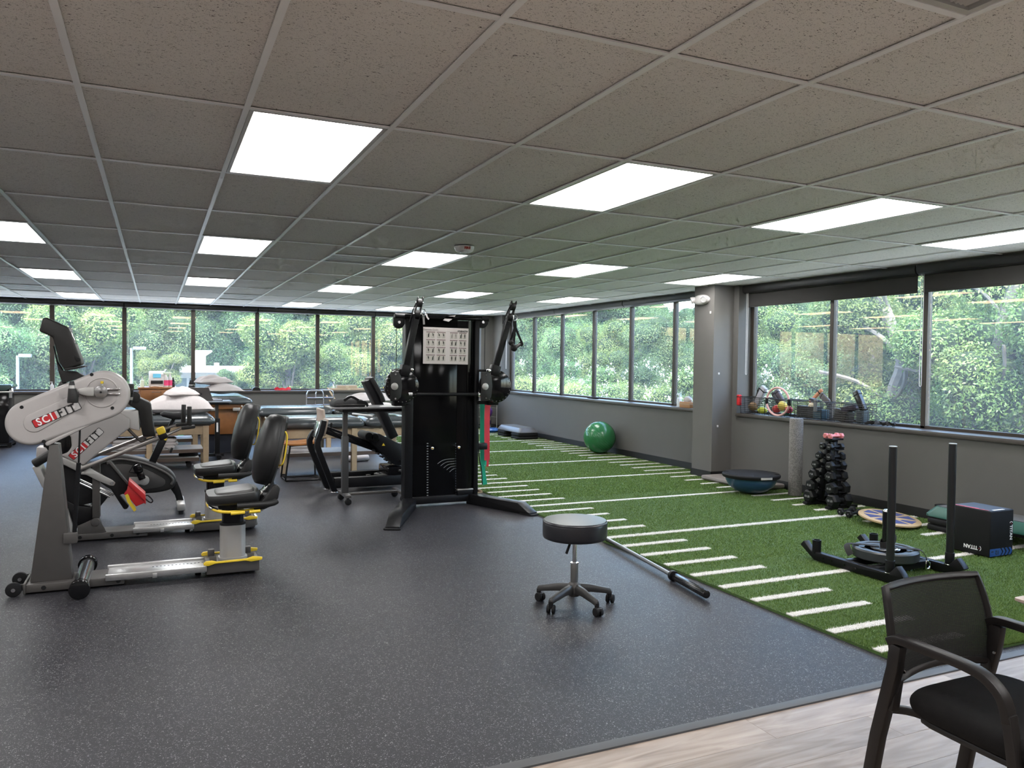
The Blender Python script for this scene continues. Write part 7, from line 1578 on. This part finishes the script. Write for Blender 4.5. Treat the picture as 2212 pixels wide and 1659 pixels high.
# push sled
xa_, xb_ = 4.555, 5.155; yn, yf = 3.73, 4.41
sl2 = thing('push_sled', 'black steel push sled with two tall posts and a stacked plate', 'sled', ((xa_ + xb_) / 2, 4.1, GT))
def runner(x):
    prof = [(yn - .10, GT + .085), (yn - .12, GT + .06), (yn - .03, GT), (yf - .02, GT), (yf + .12, GT + .09), (yf + .085, GT + .125), (yf + .01, GT + .062), (yn, GT + .062), (yn - .06, GT + .125)]
    MB().prism(prof, 'x', x - .028, x + .028).build('runner', black_metal, sl2, bevel=.004)
    for y in (4.0, 4.10, 4.22, 4.30): MB().cyl((x - .032, y, GT + .032), (x + .032, y, GT + .032), .008, n=10).build('runner_bolt', black_gloss, sl2)
for x in (xa_, xb_):
    runner(x)
    pt = .955; MB().cyl((x, yn + .01, GT + .05), (x, yn + .01, pt - .006), .026, n=22).build('push_post', mat('black_satin_tube', (0.010, 0.011, 0.013), .3, 0, .1, 10), sl2); MB().cyl((x, yn + .01, pt - .006), (x, yn + .01, pt), .0265, n=22).build('post_cap', silver, sl2, bevel=.002)
    MB().cyl((x, yn + .01, GT + .05), (x, yn + .01, GT + .15), .031, n=22).build('post_socket', black_metal, sl2, bevel=.003); MB().tube([(x + .033 * math.cos(t), yn + .01 + .033 * math.sin(t), GT + .065) for t in [2 * PI * k / 16 for k in range(16)]], .003, 6, closed=True).build('locking_ring', chrome, sl2)
    MB().lathe([(.020, 0), (.032, 0), (.032, .10), (.026, .10), (.026, .02), (.020, .02)], 20, (x, yf - .02, GT + .05)).build('empty_socket', black_metal, sl2)
for y in (3.90, 4.12): MB().bb((xa_ + .026, y - .025, GT + .012), (xb_ - .026, y + .025, GT + .062)).build('cross_member', black_metal, sl2, bevel=.004)
cxp, cyp = (xa_ + xb_) / 2 + .0, 4.03
MB().bb((cxp - .09, 3.88, GT + .062), (cxp + .09, 4.16, GT + .072)).build('deck_plate', black_metal, sl2)
MB().cyl((cxp, cyp, GT + .07), (cxp, cyp, .435), .025, n=22).build('plate_pin', black_gloss, sl2); MB().ball((cxp, cyp, .435), (.025, .025, .020), 20, 10).build('pin_cap', chrome, sl2)
pz = GT + .074
bpl = thing('weight_plate', 'large black rubber bumper plate lying flat on the push sled', 'weight plate', (cxp, cyp, pz)); bump = mat('black_bumper_rubber', (0.03, 0.034, 0.037), .36, 0, .1, 10, .05, 120)
MB().lathe([(.030, 0), (.215, 0), (.225, .008), (.225, .062), (.213, .072), (.185, .072), (.178, .064), (.10, .064), (.092, .072), (.030, .072)], 64, (cxp, cyp, pz)).build('disc', bump, bpl, angle=35)
MB().lathe([(.027, -.001), (.034, -.001), (.034, .074), (.027, .074)], 24, (cxp, cyp, pz)).build('hub_ring', silver, bpl); MB().lathe([(.140, .0645), (.144, .0655), (.148, .0645)], 56, (cxp, cyp, pz)).build('raised_ring', bump, bpl)
stp = thing('pull_strap', 'black webbing strap looped over the plate of the push sled', 'strap', (cxp, cyp, pz + .072)); zs = pz + .076
web = mat('black_webbing', (0.012, 0.012, 0.012), .8, 0, .1, 30, .2, 300)
MB().strip([(cxp + .05, cyp - .02, zs + .09), (cxp + .03, cyp - .035, zs + .05), (cxp - .02, cyp - .03, zs + .02), (cxp - .04, cyp + .01, zs + .012), (cxp, cyp + .035, zs + .03), (cxp + .035, cyp + .02, zs + .06)], .05, .004, up=(0, 0, 1), smooth=4, closed=True).build('pin_wrap', web, stp)
MB().strip([(cxp - .03, cyp + .03, zs), (cxp - .1, cyp + .10, zs + .004), (cxp - .18, cyp + .17, zs + .002), (cxp - .225, cyp + .14, zs - .02), (cxp - .235, cyp + .10, zs - .06)], .045, .004, smooth=5).build('strap_run', web, stp)
MB().strip([(cxp + .02, cyp - .04, zs), (cxp + .10, cyp - .11, zs + .002), (cxp + .155, cyp - .165, zs + .0), (cxp + .18, cyp - .19, zs - .04), (cxp + .18, cyp - .20, zs - .075)], .045, .004, smooth=5).build('strap_run', web, stp)
MB().tube([(cxp + .18, cyp - .205, zs - .07), (cxp + .20, cyp - .21, zs - .09), (cxp + .195, cyp - .21, zs - .125), (cxp + .17, cyp - .205, zs - .125), (cxp + .165, cyp - .205, zs - .09)], .006, 8, closed=True, smooth=3).build('carabiner', chrome, stp)
MB().tube([(cxp - .10, cyp - .08, zs), (cxp - .06, cyp - .11, zs + .004), (cxp + .0, cyp - .12, zs + .004), (cxp + .01, cyp - .10, zs), (cxp - .05, cyp - .085, zs)], .006, 8, closed=True, smooth=3).build('carabiner', chrome, stp)

# ---------------- wire baskets with their contents on the near sill
wire = mat('black_wire', (0.012, 0.012, 0.012), .4, .2, .1, 20)
def basket(label, y0, y1, x0=6.865, x1=7.055, h=.215):
    th = thing('wire_basket', label, 'basket', ((x0 + x1) / 2, (y0 + y1) / 2, SILL), group='wire baskets on the sill'); tp = .012
    rim = [(x0 - tp, y0 - tp, SILL + h), (x1 + tp, y0 - tp, SILL + h), (x1 + tp, y1 + tp, SILL + h), (x0 - tp, y1 + tp, SILL + h)]
    MB().tube(rim, .005, 8, closed=True).build('rim', wire, th)
    b = MB(); nh = 9
    for k in range(nh):
        t = k / nh; e = tp * t; z = SILL + .006 + h * t
        b.tube([(x0 - e, y0 - e, z), (x1 + e, y0 - e, z), (x1 + e, y1 + e, z), (x0 - e, y1 + e, z)], .0026, 4, closed=True)
    o = b.build('hoop_wires', wire, th); o['kind'] = 'stuff'
    b = MB()
    ny = max(3, int((y1 - y0) / .085))
    for k in range(ny + 1):
        y = y0 + (y1 - y0) * k / ny; b.cyl((x0, y, SILL + .006), (x0 - tp, y, SILL + h), .0022, n=4).cyl((x1, y, SILL + .006), (x1 + tp, y, SILL + h), .0022, n=4).cyl((x0, y, SILL + .006), (x1, y, SILL + .006), .0022, n=4)
    for k in range(4):
        x = x0 + (x1 - x0) * k / 3; b.cyl((x, y0, SILL + .006), (x, y0 - tp, SILL + h), .0022, n=4).cyl((x, y1, SILL + .006), (x, y1 + tp, SILL + h), .0022, n=4)
    o = b.build('upright_wires', wire, th); o['kind'] = 'stuff'
    return th
basket('black wire basket at the left end of the sill, with a yellow item low inside', 7.50, 7.94); basket('black wire basket second from the pillar, holding red and yellow balls', 7.07, 7.44)
basket('black wire basket third from the pillar, full of dark cuffs', 6.60, 7.01); basket('black wire basket farthest from the pillar, holding black cases', 6.02, 6.50)
def ballt(label, c, r, col, nm='small_ball', sz=None):
    th = thing(nm, label, 'ball', (c[0], c[1], c[2] - (sz[2] if sz else r))); MB().ball(c, sz or r, 20, 14).build('ball_skin', mat('ball_%02x%02x%02x' % tuple(int(v * 255) for v in col), col, .45, 0, .12, 12), th, angle=80); MB().cyl((c[0] - (sz[0] if sz else r) * .99, c[1], c[2]), (c[0] - (sz[0] if sz else r) * 1.01, c[1], c[2]), .005, n=8).build('valve', black_rubber, th)
z0 = SILL + .012
ballt('brown textured ball in the leftmost wire basket', (6.93, 7.78, z0 + .085), .06, (0.22, 0.13, 0.06)); ballt('lime yellow block ball low in the leftmost wire basket', (6.92, 7.60, z0 + .045), .045, (0.55, 0.60, 0.05), sz=(.045, .075, .04))
ballt('white and yellow ball in the second wire basket', (6.93, 7.27, z0 + .12), .058, (0.75, 0.58, 0.10)); ballt('red ball left of the yellow ball in the second wire basket', (6.92, 7.36, z0 + .075), .05, (0.60, 0.04, 0.04)); ballt('pink red ball right of the yellow ball in the second wire basket', (6.92, 7.15, z0 + .08), .045, (0.62, 0.05, 0.09)); ballt('dark green ball low in the second wire basket', (6.93, 7.20, z0 + .035), .035, (0.03, 0.13, 0.09))
ballt('white ball with yellow cap in the third wire basket', (6.94, 6.80, z0 + .14), .05, (0.70, 0.60, 0.42))
def slab(name, label, cat_, c, d, rot, col, rough=.6, bev=.012):
    th = thing(name, label, cat_, (c[0], c[1], c[2])); R = Euler(rot).to_matrix(); MB().box(c, d, rot).build('body', mat('slab_%02x%02x%02x' % tuple(int(v * 255) for v in col), col, rough, 0, .12, 14), th, bevel=bev, seg=3)
    o = Vector(c) + R @ Vector((0, 0, d[2] * .30)); MB().box(o, (d[0] * 1.04, d[1] * 1.04, d[2] * .06), rot).build('strap_band', black_rubber, th, bevel=.002); return th
slab('ankle_cuff', 'silver grey padded cuff sticking up from the leftmost wire basket', 'cuff', (6.96, 7.68, SILL + .24), (.05, .09, .26), (.55, 0, 0), (0.30, 0.30, 0.34), .35); slab('ankle_cuff', 'black padded cuff leaning behind the grey cuff in the leftmost basket', 'cuff', (7.0, 7.76, SILL + .22), (.05, .08, .24), (.4, 0, 0), (0.02, 0.02, 0.02))
slab('foam_wedge', 'dark grey foam paddle sticking up behind the pink hoop', 'foam block', (6.99, 7.38, SILL + .24), (.04, .06, .20), (-.75, 0, 0), (0.06, 0.05, 0.065)); slab('foam_wedge', 'black foam paddle next to the hoop in the second basket', 'foam block', (6.96, 7.42, SILL + .22), (.03, .05, .18), (-.7, 0, 0), (0.03, 0.03, 0.035))
slab('case', 'black soft case filling the third wire basket', 'case', (6.96, 6.86, SILL + .085), (.15, .26, .14), (0, 0, .05), (0.015, 0.015, 0.016)); slab('case', 'dark teal case at the right end of the third wire basket', 'case', (6.94, 6.67, SILL + .07), (.13, .13, .11), (0, 0, 0), (0.02, 0.06, 0.09))
slab('ankle_cuff', 'grey cuff hanging over the rim of the third wire basket', 'cuff', (6.86, 6.68, SILL + .17), (.02, .05, .15), (0, 0, 0), (0.12, 0.13, 0.14)); slab('paddle', 'grey flat paddle sticking up right in the third wire basket', 'paddle', (6.98, 6.66, SILL + .25), (.03, .07, .16), (-.95, 0, 0), (0.10, 0.09, 0.095)); slab('paddle', 'dark wide paddle lying across the third wire basket', 'paddle', (6.95, 6.78, SILL + .225), (.08, .12, .03), (.25, 0, 0), (0.04, 0.04, 0.045))
slab('foam_stick', 'orange foam stick leaning up behind the third wire basket', 'foam stick', (7.03, 6.84, SILL + .27), (.035, .04, .24), (.85, 0, 0), (0.55, 0.24, 0.13), .7); slab('red_cuff', 'bright red padded cuff clipped to the left end of the leftmost basket', 'cuff', (6.86, 7.965, SILL + .17), (.05, .05, .14), (0, 0, 0), (0.58, 0.02, 0.025), .5)
slab('case', 'black hard case in the wire basket farthest from the pillar', 'case', (6.96, 6.36, SILL + .075), (.14, .17, .13), (.25, 0, 0), (0.02, 0.017, 0.015)); slab('case', 'dark blue-grey pouch in the farthest basket, right part', 'case', (6.95, 6.10, SILL + .08), (.12, .08, .14), (0, 0, 0), (0.03, 0.045, 0.055)); slab('hand_massager', 'black angular device sticking up from the farthest basket', 'device', (6.93, 6.12, SILL + .25), (.06, .07, .24), (-.5, 0, 0), (0.012, 0.012, 0.013), .2); slab('pouch', 'purple-black pouch on top in the farthest basket', 'pouch', (6.95, 6.26, SILL + .16), (.12, .18, .06), (-.25, 0, 0), (0.03, 0.02, 0.04))
hp2 = thing('pilates_ring', 'pale pink hoop standing across the second wire basket', 'ring', (6.87, 7.26, SILL + .02)); rr_ = .195; cc_ = Vector((6.845, 7.26, SILL + .185)); yd = Vector((.04, 1, 0)).normalized()
MB().tube([cc_ + yd * (rr_ * 1.0 * math.cos(t)) + Vector((0, 0, rr_ * .86 * math.sin(t))) for t in [2 * PI * k / 40 for k in range(40)]], .013, 10, closed=True).build('hoop', mat('pink_foam', (0.62, 0.36, 0.34), .6), hp2)
for s in (-1, 1): MB().beam(cc_ + yd * (s * rr_) + Vector((0, 0, -.04)), cc_ + yd * (s * rr_) + Vector((0, 0, .04)), .03, .035).build('grip_pad', black_rubber, hp2, bevel=.008)
ss = thing('strap_pile', 'tangled black webbing straps lying on the sill right of the baskets', 'straps', (7.0, 5.85, SILL)); g = random.Random(8)
for k in range(6):
    y = 6.0 - .055 * k; pts = [(6.93 + g.uniform(-.03, .08), y + g.uniform(-.06, .06), SILL + .008 + .02 * (j % 2) + .02 * g.random()) for j in range(6)]
    MB().strip(pts, .028, .004, up=(0, .2, 1), smooth=4).build('strap', web if k % 2 else mat('grey_black_webbing', (.06, .06, .062), .6), ss)
for y in (5.95, 5.84, 5.72): MB().box((6.93, y, SILL + .035), (.045, .05, .02), (.3, .2, .4)).build('buckle', black_gloss, ss, bevel=.004)
# things on the far right sill
pump_bottle(1467, 880, 9.0, SILL, 'white pump sanitizer bottle on the sill left of the pillar', .20, .037, mat('clear_white_bottle', (.65, .70, .72), .2)) if False else None
q = PX(1467, 882, 6.98); th = pump_bottle(1467, 882, q.y, SILL, 'white sanitizer pump bottle on the sill left of the pillar', .19, .036, mat('clear_white_bottle', (.65, .70, .72), .2))
dxp = q.x - PY(1467, 882, q.y).x
q = PX(1486, 884, 6.97); tb3 = thing('tissue_box', 'wooden tissue box with white tissue on the sill beside the pillar', 'tissue box', (q.x, q.y, SILL))
MB().bb((6.90, q.y - .13, SILL), (7.04, q.y + .11, SILL + .085)).build('box_body', mat('light_oak_box', (.42, .22, .10), .5, 0, .1, 20), tb3, bevel=.004); MB().bb((6.895, q.y - .135, SILL + .05), (7.045, q.y + .115, SILL + .056)).build('box_band', maple, tb3)
secs = [[(6.97 + .055 * s * math.cos(t) * (1 + .2 * math.sin(3 * t + i)), q.y + .09 * s * math.sin(t) * (1 + .2 * math.cos(4 * t + i)), SILL + .085 + z) for t in [2 * PI * k / 14 for k in range(14)]] for i, (z, s) in enumerate(((0, .8), (.025, 1.0), (.055, .75), (.075, .3)))]
loft(secs).build('tissue', linen, tb3, angle=60)
q = PX(1282, 858, 7.0); th = thing('black_clip_bar', 'short black bar lying on the sill in the middle of the far right bay', 'bar', (q.x, q.y, SILL)); MB().bb((6.96, q.y - .16, SILL), (7.02, q.y + .16, SILL + .03)).build('bar_body', black_rubber, th, bevel=.01); MB().bb((6.955, q.y - .04, SILL + .004), (7.025, q.y + .04, SILL + .034)).build('bar_clip', black_metal, th, bevel=.004)
# emergency light on the pillar
q = PX(1517, 648, 6.56); em = thing('emergency_light', 'white twin-head emergency light high on the pillar', 'emergency light', (6.53, q.y, q.z))
b = MB(); secs = []
for d, s in ((0, 1.0), (.018, 1.02), (.04, .95), (.055, .75), (.06, .5)):
    secs.append([(6.56 - d, q.y - .005 + .165 * s * math.cos(t) * (1 if math.cos(t) > 0 else .95), q.z + .068 * s * math.sin(t)) for t in [2 * PI * k / 28 for k in range(28)]])
loft(secs).build('housing', white_plastic, em, angle=60)
for s in (-1, 1):
    hd_ = Vector((6.50, q.y + s * .115, q.z + .004)); dd = Vector((-.8, -.45 if s < 0 else .55, -.3)).normalized(); R = dd.to_track_quat('Z', 'Y').to_matrix()
    MB().lathe([(0, -.04), (.030, -.035), (.042, -.005), (.045, .025), (.038, .03), (.036, .018), (0, .016)], 24, hd_, R).build('lamp_head', white_plastic, em, angle=50); MB().lathe([(0, .019), (.034, .019), (.034, .023), (0, .023)], 20, hd_, R).build('lamp_lens', mat('grey_lens', (.35, .35, .34), .15), em)

# ================================================================== FOREGROUND CHAIR AND TABLE
chm = mat('black_brown_powder_coat', (0.011, 0.0092, 0.0088), .42, 0, .1, 12, spec=.35); fab = mat('black_seat_fabric', (0.007, 0.0065, 0.0065), .9, 0, .15, 40, .3, 500, spec=.2)
cL, cR = 2.122, 2.602; vc = thing('mesh_back_chair', 'black mesh-back armchair at the right foreground edge', 'chair', ((cL + cR) / 2, 1.5, 0))
for x, sgn in ((cL, -1), (cR, 1)):
    # rear leg and back upright in one bent tube
    MB().strip([(x + .01, 1.83, .0), (x + .005, 1.775, .30), (x, 1.715, .54), (x, 1.705, .62)], .036, .042, up=(0, 1, 0)).build('rear_leg', chm, vc, bevel=.006)
    arm_p = [(x, 1.735, .620), (x, 1.70, .636), (x, 1.60, .637), (x, 1.48, .634), (x, 1.415, .620), (x, 1.368, .580), (x, 1.350, .52)]
    MB().strip(arm_p, .038, .026, up=(1, 0, 0) if False else (0, 0, 1), smooth=5).build('armrest', chm, vc, bevel=.008, seg=2)
    MB().strip([(x, 1.352, .545), (x - sgn * .004, 1.335, .42), (x - sgn * .01, 1.27, .0)], .036, .03, up=(0, 1, 0)).build('front_leg', chm, vc, bevel=.006)
    MB().strip([(x, 1.76, .385), (x - sgn * .03, 1.74, .395), (x - sgn * .08, 1.66, .395), (x - sgn * .09, 1.40, .39), (x - sgn * .01, 1.335, .385)], .024, .024, smooth=4).build('side_rail', chm, vc, bevel=.006)
    for y, z in ((1.83, 0), (1.27, 0)): MB().cyl((x + (.01 if y > 1.5 else -sgn * .01), y, 0), (x + (.01 if y > 1.5 else -sgn * .01), y, .012), .02, n=12).build('glide', black_rubber, vc)
    MB().cyl((x + sgn * -.022, 1.70, .53), (x - sgn * .018 - sgn * .008, 1.70, .53), .005, n=8).build('frame_bolt', chrome, vc)
# seat cushion
sc_x, sc_y = (cL + cR) / 2 + .005, 1.47
ol = cat2([(-.215, .22), (-.10, .235), (.10, .235), (.215, .22), (.235, .05), (.235, -.15), (.20, -.235), (0, -.25), (-.20, -.235), (-.235, -.15), (-.235, .05)], 3)
secs = [[(sc_x + a * k, sc_y + b_ * k, z - (.030 if b_ < -.2 else 0) * (1 if z > .42 else .3) + .008 * (1 if abs(a) < .15 else 0)) for a, b_ in ol] for z, k in ((.395, .86), (.405, .95), (.430, 1.0), (.455, .99), (.472, .93), (.478, .80))]
loft(secs).build('seat', fab, vc, angle=75, sub=1); MB().prism([(sc_x + a * .88, sc_y + b_ * .88) for a, b_ in ol], 'z', .378, .398).build('seat_pan', dark_plastic, vc, bevel=.006)
# back: curved frame and woven mesh
def bkp(u, v):      # u across -1..1, v up 0..1
    x = (cL + cR) / 2 + .008 + u * (.218 + .020 * math.sin(PI * (.15 + .8 * v))); 
    return Vector((x, 1.725 + .055 * v * v + .030 * (1 - u * u),   .490 + v * .285 + .016 * (1 - u * u) * (1 - v)))
path = [bkp(-1, v / 8) for v in range(9)]; pr = [bkp(1, v / 8) for v in range(8, -1, -1)]
top = [bkp(u / 6, 1) for u in range(-5, 6)]; bot = [bkp(u / 6, 0) for u in range(5, -6, -1)]
MB().strip(path + top + pr + bot, .022, .020, up=(0, 1, 0), closed=True).build('back_frame', chm, vc, bevel=.004)
for u, x in ((-1, cL), (1, cR)): MB().beam((x, 1.71, .58), bkp(u, .35) + Vector((0, 0, 0)), .03, .03).build('back_bracket', chm, vc); MB().beam((x - (.006 if u > 0 else -.006), 1.725, .40), bkp(u * .97, .02), .034, .024, up=(0, 1, 0)).build('back_upright', chm, vc, bevel=.004)
b = MB(); NH, NV = 62, 56
for k in range(NH):
    v = (k + .5) / NH; b.sweep([bkp(-.96 + 1.92 * i / 10, v) for i in range(11)], [(-.0020, -.0004), (.0020, -.0004), (.0020, .0004), (-.0020, .0004)], up=(0, 1, 0), caps=False)
for k in range(NV):
    u = -.95 + 1.9 * (k + .5) / NV; b.sweep([bkp(u, i / 8) for i in range(9)], [(-.0011, -.0004), (.0011, -.0004), (.0011, .0004), (-.0011, .0004)], up=(0, 1, 0), caps=False)
o = b.build('back_mesh', mat('black_mesh_thread', (0.010, 0.0095, 0.009), .7, 0, .1, 20), vc, fix=False); o['kind'] = 'stuff'
# table corner at the right edge
tc0 = PZ(2188, 1294, .745); tt = thing('wood_table', 'pale wood table whose corner enters at the right picture edge', 'table', (tc0.x + .5, tc0.y - .4, 0)); tbm = mat('grey_oak_laminate', (0.42, 0.33, 0.28), .45, 0, .1, 12)
secs = [[(tc0.x + .60 + a, tc0.y - .38 + b_, z) for a, b_ in rrect(1.2 - 2 * i, .76 - 2 * i, .012, 2)] for z, i in ((.712, .05), (.742, .0), (.750, .0))]
loft(secs).build('table_top', tbm, tt, angle=30)
for x, y in ((tc0.x + .085, tc0.y - .075), (tc0.x + 1.1, tc0.y - .075), (tc0.x + .085, tc0.y - .69), (tc0.x + 1.1, tc0.y - .69)): MB().bb((x - .025, y - .025, 0), (x + .025, y + .025, .713)).build('leg', tbm, tt, bevel=.004)
